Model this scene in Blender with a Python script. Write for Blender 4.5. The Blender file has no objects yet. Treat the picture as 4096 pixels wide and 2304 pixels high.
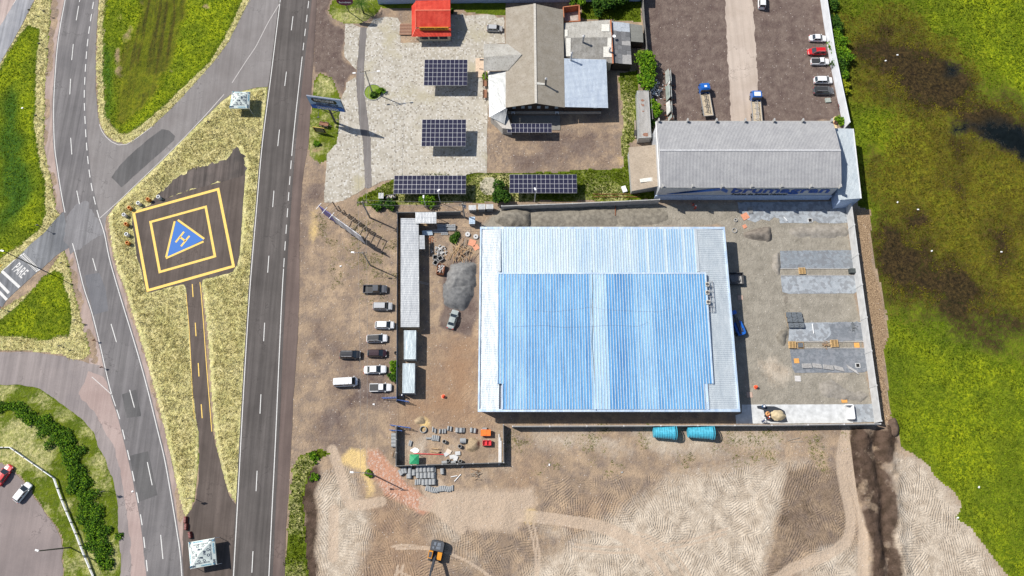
import bpy, bmesh, math, random
import numpy as np
from mathutils import Vector, Matrix
from mathutils.geometry import tessellate_polygon
random.seed(7); R = math.radians; PI = math.pi
S = bpy.context.scene; COL = S.collection
# ---------------------------------------------------------------- camera, sky, sun, exposure
FPX, CAMH = 2960.0, 160.0
TILT = math.atan(848 / FPX); CT, ST = math.cos(TILT), math.sin(TILT)
cam = bpy.data.objects.new('camera', bpy.data.cameras.new('camera')); COL.objects.link(cam)
cam.location = (0, 0, CAMH); cam.rotation_euler = (TILT, 0, 0)
cam.data.sensor_width = 36; cam.data.lens = 36 * FPX / 4096; cam.data.clip_start = 1; cam.data.clip_end = 9000
S.camera = cam
SUN_EL, SUN_AZ = R(50), R(155)
w = bpy.data.worlds.new('World'); S.world = w; w.use_nodes = True
nt = w.node_tree; bgn = nt.nodes['Background']; sky = nt.nodes.new('ShaderNodeTexSky')
sky.sky_type = 'NISHITA'; sky.sun_disc = False; sky.sun_elevation = SUN_EL; sky.sun_rotation = PI / 2 - SUN_AZ
sky.air_density = 1.0; sky.dust_density = 1.0
nt.links.new(sky.outputs[0], bgn.inputs[0]); bgn.inputs[1].default_value = 0.085
sl = bpy.data.lights.new('sun', 'SUN'); sl.energy = 4.6; sl.angle = R(0.5); sl.color = (1, .955, .88)
so = bpy.data.objects.new('sun', sl); COL.objects.link(so)
sd_ = Vector((math.cos(SUN_AZ) * math.cos(SUN_EL), math.sin(SUN_AZ) * math.cos(SUN_EL), math.sin(SUN_EL)))
so.rotation_euler = sd_.to_track_quat('Z', 'Y').to_euler(); so.location = sd_ * 300
S.view_settings.view_transform = 'Standard'; S.view_settings.look = 'None'
S.view_settings.exposure = 0.36; S.view_settings.gamma = 1; S.view_settings.use_curve_mapping = False
S.cycles.max_bounces = 5; S.cycles.diffuse_bounces = 2; S.cycles.glossy_bounces = 2
# ---------------------------------------------------------------- survey: where a mark of the photograph lies on the land
def G(px, py, h=0.0):
    v = (py - 1152) / FPX; k = (CAMH - h) / (CT + v * ST)
    return ((px - 2048) / FPX * k, (ST - v * CT) * k)
def F(x, y, h=0.0): return G(x / .62891, y / .62891, h)          # overview sheet
def Z(c, x, y, h=0.0): return G(int(c[0]) * 1024 + x / 2.515625, int(c[1]) * 576 + y / 2.515625, h)   # detail sheet
def FL(pts, h=0.0): return [F(a, b, h) for a, b in pts]
def ZL(c, pts, h=0.0): return [Z(c, a, b, h) for a, b in pts]
def zf(c, x, y): return (int(c[0]) * 644 + x / 4.0, int(c[1]) * 362.25 + y / 4.0)   # detail -> overview units
def zfl(c, pts): return [zf(c, a, b) for a, b in pts]
# ---------------------------------------------------------------- node helpers
class NT:
    def __init__(s, name):
        s.m = bpy.data.materials.new(name); s.m.use_nodes = True; s.t = s.m.node_tree
        s.b = s.t.nodes['Principled BSDF']; s._p = None
    def n(s, typ, props=None, **ins):
        x = s.t.nodes.new('ShaderNode' + typ)
        for k, v in (props or {}).items(): setattr(x, k, v)
        for k, v in ins.items():
            k = int(k[1:]) if k[0] == '_' else k.replace('_', ' ')
            s.put(x.inputs[k], v)
        return x
    def put(s, sock, v):
        if isinstance(v, bpy.types.NodeSocket): s.t.links.new(v, sock)
        elif v is not None:
            if isinstance(v, (tuple, list)) and len(v) == 3 and sock.type == 'RGBA': v = tuple(v) + (1,)
            sock.default_value = v
    def math(s, op, a, b=None, c=None, clamp=False):
        x = s.n('Math', dict(operation=op, use_clamp=clamp)); s.put(x.inputs[0], a)
        if b is not None: s.put(x.inputs[1], b)
        if c is not None: s.put(x.inputs[2], c)
        return x.outputs[0]
    def mix(s, f, a, b, bt='MIX'):
        x = s.n('MixRGB', dict(blend_type=bt)); s.put(x.inputs[0], f); s.put(x.inputs[1], a); s.put(x.inputs[2], b); return x.outputs[0]
    def pos(s):
        if s._p is None: s._p = s.n('NewGeometry').outputs['Position']
        return s._p
    def obj(s): return s.n('TexCoord').outputs['Object']
    def noise(s, scale, det=3, rough=.55, vec=None, dist=0, col=False):
        x = s.n('TexNoise', Scale=scale, Detail=det, Roughness=rough, Distortion=dist); s.put(x.inputs['Vector'], vec if vec is not None else s.pos())
        return x.outputs[1 if col else 0]
    def vor(s, scale, vec=None, rnd=1.0, col=True):
        x = s.n('TexVoronoi', Scale=scale, Randomness=rnd); s.put(x.inputs['Vector'], vec if vec is not None else s.pos())
        return x.outputs[1 if col else 0]
    def scalev(s, vec, sc):
        x = s.n('Mapping'); s.put(x.inputs['Vector'], vec); x.inputs['Scale'].default_value = sc; return x.outputs[0]
    def ramp(s, f, lo, hi): # linear step lo..hi -> 0..1
        x = s.n('MapRange', dict(clamp=True)); s.put(x.inputs[0], f); x.inputs[1].default_value = lo; x.inputs[2].default_value = hi; return x.outputs[0]
    def attr(s, name):
        x = s.n('Attribute', dict(attribute_name=name)); return x
    def rgba(s, name):
        a = s.attr(name); c = s.n('SeparateColor'); s.t.links.new(a.outputs['Color'], c.inputs[0])
        return [c.outputs[0], c.outputs[1], c.outputs[2], a.outputs['Alpha']]
    def bump(s, h, dist=1.0, strength=1.0):
        x = s.n('Bump', Strength=strength, Distance=dist); s.put(x.inputs['Height'], h); s.t.links.new(x.outputs[0], s.b.inputs['Normal'])
    def fin(s, col, rough=.9, metal=0, spec=None):
        s.put(s.b.inputs['Base Color'], col); s.put(s.b.inputs['Roughness'], rough); s.b.inputs['Metallic'].default_value = metal
        if spec is not None: s.b.inputs['Specular IOR Level'].default_value = spec
        return s.m
_M = {}
def mat(name, c, rough=.7, metal=0, n=(3, .25), c2=None, b=None, tc='pos', spec=None):
    if name in _M: return _M[name]
    t = NT(name); vec = t.pos() if tc == 'pos' else t.obj()
    f = t.ramp(t.noise(n[0], 4, .6, vec), .3, .7)
    dark = tuple(x * (1 - n[1]) for x in c); lite = c2 if c2 else tuple(min(1, x * (1 + n[1] * .6)) for x in c)
    col = t.mix(f, dark, lite)
    if b: t.bump(t.noise(b[0], 4, .6, vec), b[1])
    _M[name] = t.fin(col, rough, metal, spec); return _M[name]
def gloss(name, c, rough=.2, coat=.5):
    if name in _M: return _M[name]
    t = NT(name); f = t.noise(2, 2, .5, t.obj()); col = t.mix(f, tuple(x * .9 for x in c), c)
    t.b.inputs['Coat Weight'].default_value = coat; t.b.inputs['Coat Roughness'].default_value = .08
    _M[name] = t.fin(col, t.ramp(t.noise(9, 3, .6, t.obj()), -.6, 3), 0); return _M[name]
# ---------------------------------------------------------------- mesh helpers
class MB:
    def __init__(s): s.v = []; s.f = []
    def add(s, vs, fs):
        o = len(s.v); s.v += [tuple(q) for q in vs]; s.f += [tuple(o + i for i in f) for f in fs]; return s
    def box(s, x, y, z, sx, sy, sz, rot=0, tilt=None):       # centre x,y ; bottom z
        c, n = math.cos(rot), math.sin(rot); P = []
        for dz in (0, sz):
            for dx, dy in ((-sx / 2, -sy / 2), (sx / 2, -sy / 2), (sx / 2, sy / 2), (-sx / 2, sy / 2)):
                P.append((x + dx * c - dy * n, y + dx * n + dy * c, z + dz))
        return s.add(P, [(3, 2, 1, 0), (4, 5, 6, 7), (0, 1, 5, 4), (1, 2, 6, 5), (2, 3, 7, 6), (3, 0, 4, 7)])
    def prism(s, poly, z0, z1):                                 # z0/z1 number or per-vertex list
        n = len(poly); a = z0 if isinstance(z0, (list, tuple)) else [z0] * n; b = z1 if isinstance(z1, (list, tuple)) else [z1] * n
        V = [(p[0], p[1], a[i]) for i, p in enumerate(poly)] + [(p[0], p[1], b[i]) for i, p in enumerate(poly)]
        return s.add(V, [tuple(range(n))[::-1], tuple(range(n, 2 * n))] + [(i, (i + 1) % n, n + (i + 1) % n, n + i) for i in range(n)])
    def beam(s, p, q, w, h=None):                               # square bar between two points
        h = h or w; p, q = Vector(p), Vector(q); d = (q - p).normalized()
        u = d.cross(Vector((0, 0, 1))); u = Vector((1, 0, 0)) if u.length < 1e-4 else u.normalized(); t = u.cross(d)
        V = [e + u * a * w / 2 + t * b * h / 2 for e in (p, q) for a, b in ((-1, -1), (1, -1), (1, 1), (-1, 1))]
        return s.add(V, [(3, 2, 1, 0), (4, 5, 6, 7), (0, 1, 5, 4), (1, 2, 6, 5), (2, 3, 7, 6), (3, 0, 4, 7)])
    def tube(s, p, q, r, r2=None, n=8, cap=True):
        r2 = r if r2 is None else r2; p, q = Vector(p), Vector(q); d = (q - p).normalized()
        u = d.cross(Vector((0, 0, 1))); u = Vector((1, 0, 0)) if u.length < 1e-4 else u.normalized(); t = u.cross(d)
        V = [e + (u * math.cos(2 * PI * i / n) + t * math.sin(2 * PI * i / n)) * rr for e, rr in ((p, r), (q, r2)) for i in range(n)]
        fs = [(i, (i + 1) % n, n + (i + 1) % n, n + i) for i in range(n)]
        if cap: fs += [tuple(range(n))[::-1], tuple(range(n, 2 * n))]
        return s.add(V, fs)
    def ring(s, p, q, ro, ri, n=14):                            # hollow pipe from p to q
        p, q = Vector(p), Vector(q); d = (q - p).normalized()
        u = d.cross(Vector((0, 0, 1))); u = Vector((1, 0, 0)) if u.length < 1e-4 else u.normalized(); t = u.cross(d); V = []
        for e, rr in ((p, ro), (q, ro), (q, ri), (p, ri)):
            V += [e + (u * math.cos(2 * PI * i / n) + t * math.sin(2 * PI * i / n)) * rr for i in range(n)]
        return s.add(V, [(k * n + i, k * n + (i + 1) % n, ((k + 1) % 4) * n + (i + 1) % n, ((k + 1) % 4) * n + i) for k in range(4) for i in range(n)])
    def lathe(s, prof, x=0, y=0, n=16):
        V = [(x + r * math.cos(2 * PI * i / n), y + r * math.sin(2 * PI * i / n), z) for r, z in prof for i in range(n)]; m = len(prof)
        return s.add(V, [(k * n + i, k * n + (i + 1) % n, (k + 1) * n + (i + 1) % n, (k + 1) * n + i) for k in range(m - 1) for i in range(n)] + [tuple(range((m - 1) * n, m * n))])
    def quad(s, a, b, c, d): return s.add([a, b, c, d], [(0, 1, 2, 3)])
    def mesh(s, name, off=(0, 0, 0), smooth=False):
        me = bpy.data.meshes.new(name); me.from_pydata([(a - off[0], b - off[1], c - off[2]) for a, b, c in s.v], [], s.f); me.update()
        if smooth: me.shade_smooth()
        return me
    def obj(s, name, m, parent=None, world=False, smooth=False, label=None, kind=None):
        off = tuple(parent.location) if (parent and world) else (0, 0, 0)
        o = bpy.data.objects.new(name, s.mesh(name, off, smooth)); COL.objects.link(o); o.data.materials.append(m)
        if parent: o.parent = parent
        if label: o['label'] = label
        if kind: o['kind'] = kind
        return o
def T(name, label, cat, loc, rot=0, group=None):
    o = bpy.data.objects.new(name, None); COL.objects.link(o); o.empty_display_size = .5
    o.location = (loc[0], loc[1], loc[2] if len(loc) > 2 else 0); o.rotation_euler = (0, 0, rot)
    o['label'] = label; o['category'] = cat
    if group: o['group'] = group
    return o
def tag(o, label, cat, group=None, kind=None):
    o['label'] = label; o['category'] = cat
    if group: o['group'] = group
    if kind: o['kind'] = kind
    return o
def inst(name, me, parent, loc=(0, 0, 0), rot=(0, 0, 0), m=None, scale=None):     # a part that shares its mesh
    o = bpy.data.objects.new(name, me); COL.objects.link(o); o.location = loc; o.rotation_euler = rot; o.parent = parent
    if scale: o.scale = scale
    if m:
        if not me.materials: me.materials.append(m)
        elif me.materials[0] != m:
            o.material_slots[0].link = 'OBJECT'; o.material_slots[0].material = m
    return o
def dup(root, loc, rot=0, label=None, group=None, scale=None):
    def cp(o, par):
        c = o.copy(); COL.objects.link(c); c.parent = par
        for ch in list(o.children): cp(ch, c)
        return c
    r = cp(root, None); r.location = (loc[0], loc[1], loc[2] if len(loc) > 2 else 0); r.rotation_euler = (0, 0, rot)
    if label: r['label'] = label
    if group: r['group'] = group
    if scale: r.scale = scale
    return r
def text(s, m, parent, origin, xd, up, size, align='CENTER', ext=.01, name='lettering', font_scale=1.0, bold=0.0, width=None):
    cu = bpy.data.curves.new('lettering', 'FONT'); cu.body = s; cu.size = size; cu.align_x = align; cu.align_y = 'CENTER'; cu.extrude = ext; cu.offset = bold
    cu.resolution_u = 3
    t = bpy.data.objects.new('tmp', cu); me = bpy.data.meshes.new_from_object(t); bpy.data.objects.remove(t); me.name = 'lettering'
    if width: xs = [q.co.x for q in me.vertices]; font_scale = width / max(.01, max(xs) - min(xs))
    x = Vector(xd).normalized(); u = Vector(up).normalized(); z = x.cross(u)
    M = Matrix(((x.x * font_scale, u.x, z.x, origin[0]), (x.y * font_scale, u.y, z.y, origin[1]), (x.z * font_scale, u.z, z.z, origin[2]), (0, 0, 0, 1)))
    if parent: M = Matrix.Translation(-Vector(parent.location)) @ M
    me.transform(M); me.materials.clear(); me.materials.append(m)
    o = bpy.data.objects.new(name, me); COL.objects.link(o)
    if parent: o.parent = parent
    return o
# ---------------------------------------------------------------- numpy noise and polygons
_tab = np.random.RandomState(5).rand(256, 256).astype(np.float32)
def vn(x, y, s, k=0):
    x = x / s + k * 17.3; y = y / s + k * 9.7; i = np.floor(x).astype(int); j = np.floor(y).astype(int); u = x - i; v = y - j
    u = u * u * (3 - 2 * u); v = v * v * (3 - 2 * v); t = _tab
    a = t[i & 255, j & 255]; b = t[(i + 1) & 255, j & 255]; c = t[i & 255, (j + 1) & 255]; d = t[(i + 1) & 255, (j + 1) & 255]
    return (a * (1 - u) + b * u) * (1 - v) + (c * (1 - u) + d * u) * v
def fbm(x, y, s, o=4, k=0):
    r = 0; a = .5
    for q in range(o): r = r + a * vn(x, y, s / 2 ** q, k + q); a *= .55
    return r / (1 - .55 ** o) * .9
def sdist(X, Y, poly, pad=8.0):                                 # signed distance, positive inside
    P = np.array(poly, float); out = np.full(X.shape, -float(pad))
    mk = (X > P[:, 0].min() - pad) & (X < P[:, 0].max() + pad) & (Y > P[:, 1].min() - pad) & (Y < P[:, 1].max() + pad)
    x = X[mk]; y = Y[mk]; d2 = np.full(x.shape, float(pad * pad)); ins = np.zeros(x.shape, bool)
    for i in range(len(P)):
        x1, y1 = P[i - 1]; x2, y2 = P[i]; ex, ey = x2 - x1, y2 - y1; L = ex * ex + ey * ey
        if L == 0: continue
        t = np.clip(((x - x1) * ex + (y - y1) * ey) / L, 0, 1); d2 = np.minimum(d2, (x - x1 - t * ex) ** 2 + (y - y1 - t * ey) ** 2)
        if ey != 0: ins ^= ((y1 > y) != (y2 > y)) & (x < (x2 - x1) * (y - y1) / ey + x1)
    d = np.sqrt(d2); out[mk] = np.where(ins, d, -d); return out
ORD = ['first', 'second', 'third', 'fourth', 'fifth', 'sixth', 'seventh', 'eighth', 'ninth', 'tenth', 'eleventh', 'twelfth', 'thirteenth', 'fourteenth', 'fifteenth']
def smooth(pts, k=6, closed=False):                             # Catmull-Rom
    n = len(pts); out = []
    for i in range(n if closed else n - 1):
        g = lambda j: pts[j % n] if closed else pts[max(0, min(n - 1, j))]
        p0, p1, p2, p3 = (np.array(g(i + q), float) for q in (-1, 0, 1, 2))
        for t in np.linspace(0, 1, k, endpoint=False):
            out.append(tuple(.5 * (2 * p1 + (p2 - p0) * t + (2 * p0 - 5 * p1 + 4 * p2 - p3) * t * t + (3 * p1 - p0 - 3 * p2 + p3) * t ** 3)))
    if not closed: out.append(tuple(pts[-1]))
    return out
def ragged(poly, amp=.15, step=.5, k=0):
    out = []
    n = len(poly)
    for i in range(n):
        a = np.array(poly[i], float); b = np.array(poly[(i + 1) % n], float); L = np.linalg.norm(b - a); m = max(1, int(L / step))
        for q in range(m): out.append(a + (b - a) * q / m)
    o = np.array(out); dx = (fbm(o[:, 0], o[:, 1], 1.1, 3, k) - .45) * 2 * amp; dy = (fbm(o[:, 0], o[:, 1], 1.1, 3, k + 5) - .45) * 2 * amp
    return [(a + c, b + d) for (a, b), c, d in zip(out, dx, dy)]
def sheet(name, poly, z, m, rag=0, kind='structure', parent=None, step=.5):
    if rag: poly = ragged(poly, rag, step)
    vs = [Vector((a, b, 0)) for a, b in poly]; fs = tessellate_polygon([vs])
    mb = MB(); mb.add([(a, b, z) for a, b in poly], fs); me = mb.mesh(name)
    if me.polygons and sum(p.normal.z * p.area for p in me.polygons) < 0: me.flip_normals()
    o = bpy.data.objects.new(name, me); COL.objects.link(o); me.materials.append(m)
    if kind: o['kind'] = kind
    if parent: o.parent = parent
    return o
def strip_pts(line, w, a=0):                                     # offset polygon of a polyline, width w
    L = [np.array(p, float) for p in line]; l, r = [], []
    for i, p in enumerate(L):
        d = L[min(i + 1, len(L) - 1)] - L[max(i - 1, 0)]; d /= np.linalg.norm(d) + 1e-9; nrm = np.array((-d[1], d[0]))
        l.append(p + nrm * w / 2); r.append(p - nrm * w / 2)
    return l, r
def along(line, a, b, step=1.0):                                 # part of a polyline between two arc lengths
    P = [np.array(p, float) for p in line]; s = [0]
    for i in range(1, len(P)): s.append(s[-1] + np.linalg.norm(P[i] - P[i - 1]))
    b = min(b, s[-1]); ts = list(np.arange(a, b, step)) + [b]; X = np.interp(ts, s, [p[0] for p in P]); Y = np.interp(ts, s, [p[1] for p in P])
    return list(zip(X, Y))
def length(line): return sum(math.dist(line[i], line[i - 1]) for i in range(1, len(line)))
def at_y(line, y):                                               # arc length where the polyline first crosses y
    s = 0
    for i in range(1, len(line)):
        (x1, y1), (x2, y2) = line[i - 1], line[i]; d = math.dist(line[i], line[i - 1])
        if (y1 - y) * (y2 - y) <= 0 and y1 != y2: return s + d * (y1 - y) / (y1 - y2)
        s += d
    return s
# ================================================================ THE LAND: one 0.4 m grid, split by what covers it
STEP = .4
gx = np.arange(-142, 142.01, STEP); gy = np.arange(-24, 132.01, STEP); X, Y = np.meshgrid(gx, gy); ny, nx = X.shape
jx = (fbm(X, Y, 5, 4, 1) - .45) * 2.2; jy = (fbm(X, Y, 5, 4, 9) - .45) * 2.2
def SD(pts, j=.5, pad=10): return sdist(X + jx * j, Y + jy * j, pts, pad)
# --- surveyed outlines (overview units)
HWY_L = smooth(FL([(715, -90), (705, 0), (683, 181), (660, 362), (644, 543), (629, 724), (617.5, 905), (607.3, 1087), (597.5, 1270), (587.5, 1449), (583, 1530)]))
HWY_R = smooth(FL([(787, -90), (777, 0), (756, 181), (736.6, 362), (722.5, 543), (710.5, 724), (702, 905), (694, 1087), (685, 1270), (676.5, 1449), (672, 1530)]))
WR_L = smooth(FL([(172, -60), (164, 0), (152.5, 62), (143.8, 125), (137.5, 212), (135, 275), (137, 362), (145, 425), (153.7, 482), (163.7, 535), (175, 590), (183, 614), (193, 650), (211, 724), (231, 785), (253, 873), (268, 940), (281, 992), (300, 1050), (320, 1130), (340, 1220), (356, 1310), (366, 1390), (372, 1449), (378, 1530)]))
WR_R = smooth(FL([(246, -60), (236, 0), (223.7, 80), (217.5, 137), (213.5, 200), (212, 252), (215, 320), (218, 367), (224, 427), (232, 477), (241, 517), (250, 550), (262.5, 587), (275, 650), (296, 724), (316, 790), (345, 885), (370, 975), (397.5, 1087), (415, 1160), (433.7, 1267), (445, 1337), (452.5, 1387), (457.5, 1449), (462, 1530)]))
P_FIELD_O = FL([(249, -60), (248, 0), (243, 75), (240, 150), (241, 225), (246, 288), (252, 318), (265, 340), (287, 357), (312, 363), (334, 357), (375, 325), (425, 278), (462, 240), (500, 198), (538, 155), (575, 105), (600, 55), (627, 0), (650, -60)])
P_FIELD = FL([(262, -60), (262, 0), (259, 100), (259, 225), (265, 288), (282, 312), (302, 335), (328, 333), (362, 313), (400, 280), (438, 240), (475, 207), (525, 160), (560, 110), (582, 62), (607, 0), (630, -60)])
P_VERGE_W = FL([(95, -60), (86, 0), (75, 22), (50, 72), (20, 125), (0, 160), (-60, 250), (-60, 740), (0, 687), (15, 675), (52, 640), (80, 612), (112, 585), (135, 562), (150, 540), (140, 530), (133, 490), (125, 440), (108, 362), (110, 300), (115, 200), (120, 100), (128, 0), (135, -60)])
P_GREEN_W = FL([(72, 60), (82, 66), (100, 70), (98, 110), (93, 150), (92, 220), (88, 300), (94, 362), (110, 440), (118, 480), (118, 540), (112, 562), (95, 582), (60, 612), (30, 634), (-60, 690), (-60, 260), (0, 175), (20, 130), (50, 85)])
P_TRI_O = FL([(-60, 815), (0, 778), (60, 745), (110, 700), (145, 648), (158, 632), (166, 650), (178, 700), (190, 760), (212, 830), (225, 890), (205, 908), (175, 905), (150, 893), (75, 885), (-60, 885)])
P_TRI = FL([(-60, 840), (0, 800), (60, 757), (100, 703), (140, 678), (160, 690), (175, 745), (183, 800), (175, 845), (120, 857), (60, 852), (-60, 842)])
P_PARK = FL([(-60, 968), (50, 968), (100, 978), (140, 1005), (175, 1030), (212, 1060), (235, 1087), (247, 1125), (265, 1152), (270, 1172), (282, 1200), (290, 1237), (297, 1277), (297, 1335), (305, 1412), (302, 1449), (306, 1530), (160, 1530), (157, 1449), (155, 1362), (145, 1337), (130, 1312), (110, 1287), (85, 1250), (62, 1215), (40, 1194), (0, 1165), (-60, 1150)])
P_MED = FL([(672, 218), (650, 222), (600, 230), (578, 240), (560, 252), (500, 310), (447, 362), (400, 410), (360, 448), (297, 507), (270, 543), (275, 590), (283, 640), (292, 680), (312, 724), (330, 790), (360, 885), (385, 975), (412, 1087), (428, 1160), (446, 1240), (458, 1290), (466, 1303), (480, 1280), (490, 1240), (497, 1180), (500, 1087), (495, 1000), (485, 900), (478, 800), (468, 724),
    (506, 724), (516, 800), (524, 900), (530, 1000), (536, 1087), (552, 1180), (572, 1240), (597, 1272), (607, 1087), (629, 724), (660, 362)])
P_MARSH = FL([(2076, -60), (2080, 0), (2096, 100), (2118, 300), (2140, 320), (2152, 420), (2155, 500), (2158, 522), (2186, 530), (2190, 600), (2205, 680), (2215, 724), (2230, 800), (2232, 850), (2222, 880), (2232, 950), (2236, 1050), (2258, 1087), (2268, 1130), (2290, 1140), (2330, 1170), (2348, 1200), (2400, 1240), (2418, 1270), (2400, 1305), (2440, 1330), (2470, 1370), (2530, 1449), (2600, 1530), (2900, 1530), (2900, -160), (2076, -160)])
P_VERGE_S = FL([(800, 1130), (830, 1145), (795, 1160), (775, 1200), (763, 1250), (760, 1300), (768, 1330), (770, 1400), (775, 1449), (778, 1500), (715, 1500), (716, 1449), (720, 1330), (728, 1250), (735, 1180), (755, 1145)])
P_ISLE_N = FL([(850, -40), (830, 10), (824, 28), (836, 48), (870, 61), (905, 60), (925, 50), (945, 35), (960, 15), (955, -40)])
P_ISLE_M = FL([(803, 185), (835, 195), (850, 235), (858, 262), (855, 300), (850, 340), (848, 380), (828, 400), (805, 412), (780, 395), (775, 362), (778, 300), (785, 240), (790, 205)])
P_BACK_N = FL([(1462, -20), (1612, -20), (1612, 60), (1590, 55), (1460, 48)])
P_BACK_NW = FL([(960, -20), (1270, -20), (1270, 38), (1240, 40), (1170, 32), (1165, 25), (1100, 22), (960, 22), (955, 5)])
P_STRIP_S = FL([(1100, 438), (1250, 437), (1450, 430), (1560, 425), (1600, 480), (1655, 482), (1655, 505), (1262, 507), (1100, 512), (900, 520), (900, 500), (960, 470), (1010, 440)])
P_STRIP_E = FL([(1556, 185), (1605, 180), (1605, 230), (1600, 300), (1600, 350), (1585, 362), (1585, 470), (1560, 440), (1565, 300)])
VEG = [('meadow', P_MARSH, .35), ('field_grass', P_FIELD, .5), ('field_margin', P_FIELD_O, .15), ('ditch_grass', P_GREEN_W, .5), ('roadside_straw', P_VERGE_W, .2),
       ('weed_patch', P_TRI, .5), ('weed_margin', P_TRI_O, .2), ('park_lawn', P_PARK, .2), ('median_straw', P_MED, .12), ('verge_grass', P_VERGE_S, .6), ('isle_lawn', P_ISLE_N, .2), ('isle_lawn', P_ISLE_M, .4),
       ('yard_grass', P_BACK_N, .3), ('yard_grass', P_BACK_NW, .5), ('yard_grass', P_STRIP_S, .7), ('yard_grass', P_STRIP_E, .7)]
sdv = [SD(p, j, 12) for _, p, j in VEG]
# --- relief
Hh = (fbm(X, Y, 9, 4, 3) - .45) * .25 + (fbm(X, Y, 1.6, 3, 6) - .45) * .10
veg = np.max(np.stack(sdv), 0); vin = np.clip(veg / 1.5, 0, 1)
Hh += vin * ((fbm(X, Y, 3.2, 4, 11) - .4) * .45)
low = {0: .4, 1: .4, 3: .5, 5: .55}
for i, a in low.items(): Hh += np.clip(sdv[i] / 4, 0, 1) * (fbm(X, Y, 2.2, 4, 20 + i) - .35) * a
Hh -= np.clip((sdv[1] - 2) / 14, 0, 1) * .8 + np.clip((sdv[3] - 2) / 8, 0, 1) * .5
LOT = SD(FL([(800, 1170), (1000, 1190), (1270, 1200), (1500, 1180), (2120, 1170), (2140, 1449), (2140, 1600), (780, 1600)]), .5)
lin = np.clip(LOT / 4, 0, 1); Hh += lin * ((fbm(X, Y, 11, 3, 31) - .45) * .8 + (fbm(X, Y, 2.4, 3, 32) - .45) * .28)
TRENCH = FL([(2205, 1062), (2200, 1120), (2212, 1180), (2222, 1280), (2230, 1360), (2240, 1449), (2255, 1540)])
def lined(line, j=.6, pad=9): # distance from a polyline
    x = X + jx * j; y = Y + jy * j; d = np.full(X.shape, pad * 1.0)
    for (x1, y1), (x2, y2) in zip(line[:-1], line[1:]):
        ex, ey = x2 - x1, y2 - y1; t = np.clip(((x - x1) * ex + (y - y1) * ey) / (ex * ex + ey * ey), 0, 1); d = np.minimum(d, np.hypot(x - x1 - t * ex, y - y1 - t * ey))
    return d
dT = lined(TRENCH); Hh += (-.9 * np.exp(-(dT / 1.0) ** 2) + .8 * np.exp(-((dT - 2.6) / 1.7) ** 2)) * (.1 + 1.7 * np.clip(fbm(X, Y, 2.2, 4, 40) - .1, 0, 1)) * (dT < 8) * (SD(FL([(2170, 1050), (2250, 1050), (2290, 1600), (2180, 1600)]), 0) > -6)
# flat wherever something is laid on the land
FLATS = [HWY_L + HWY_R[::-1], WR_L + WR_R[::-1], P_MED[:0] or FL([(330, 530), (470, 430), (555, 395), (617, 375), (617, 440), (600, 690), (512, 705), (520, 1000), (600, 1280), (596, 1449), (590, 1530), (460, 1530), (462, 1320), (497, 1200), (470, 724), (368, 735)]),
    FL([(640, -100), (705, -100), (672, 218), (560, 252), (447, 362), (297, 507), (180, 640), (100, 720), (0, 780), (-60, 820), (-60, 720), (52, 640), (112, 585), (160, 520), (215, 300), (232, -100), (249, -100), (246, 288), (287, 357), (334, 357), (425, 278), (500, 198), (600, 55)]),
    FL([(-200, -200), (86, -60), (86, 0), (50, 72), (0, 160), (-200, 400)]), FL([(-100, 887), (112, 890), (225, 925), (262, 930), (360, 1337), (378, 1560), (306, 1530), (297, 1277), (235, 1087), (140, 1005), (50, 968), (-100, 968)]),
    FL([(-100, 1150), (40, 1194), (85, 1250), (145, 1337), (160, 1530), (-100, 1530)]), FL([(820, 60), (1270, 40), (1270, 430), (820, 500)]), FL([(1620, -10), (2075, -10), (2130, 305), (1640, 310)]),
    FL([(1000, 530), (1600, 500), (2130, 505), (2200, 1065), (1000, 1170)]), FL([(1225, 0), (1620, 0), (1590, 480), (1225, 440)]), FL([(690, -60), (850, -60), (845, 200), (800, 360), (775, 480), (762, 724), (745, 1100), (726, 1330), (716, 1530), (660, 1530)])]
fl = np.max(np.stack([sdist(X, Y, p, 6) for p in FLATS]), 0); fm = np.clip((fl + 1.6) / 1.6, 0, 1); yard_f = sdist(X, Y, FLATS[9], 6)
Hh = Hh * (1 - fm) - .03 * fm
Hh += np.clip(yard_f / 1.5, 0, 1) * ((fbm(X, Y, 1.3, 4, 70) - .45) * .03)
edge = np.minimum(np.minimum(X + 142, 142 - X), np.minimum(Y + 24, 132 - Y)); Hh -= np.clip(1 - edge / 6, 0, 1) * .6
def hgt(x, y):
    i = np.clip(np.round((np.asarray(x) + 142) / STEP).astype(int), 0, nx - 1); j = np.clip(np.round((np.asarray(y) + 24) / STEP).astype(int), 0, ny - 1); return Hh[j, i]
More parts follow.
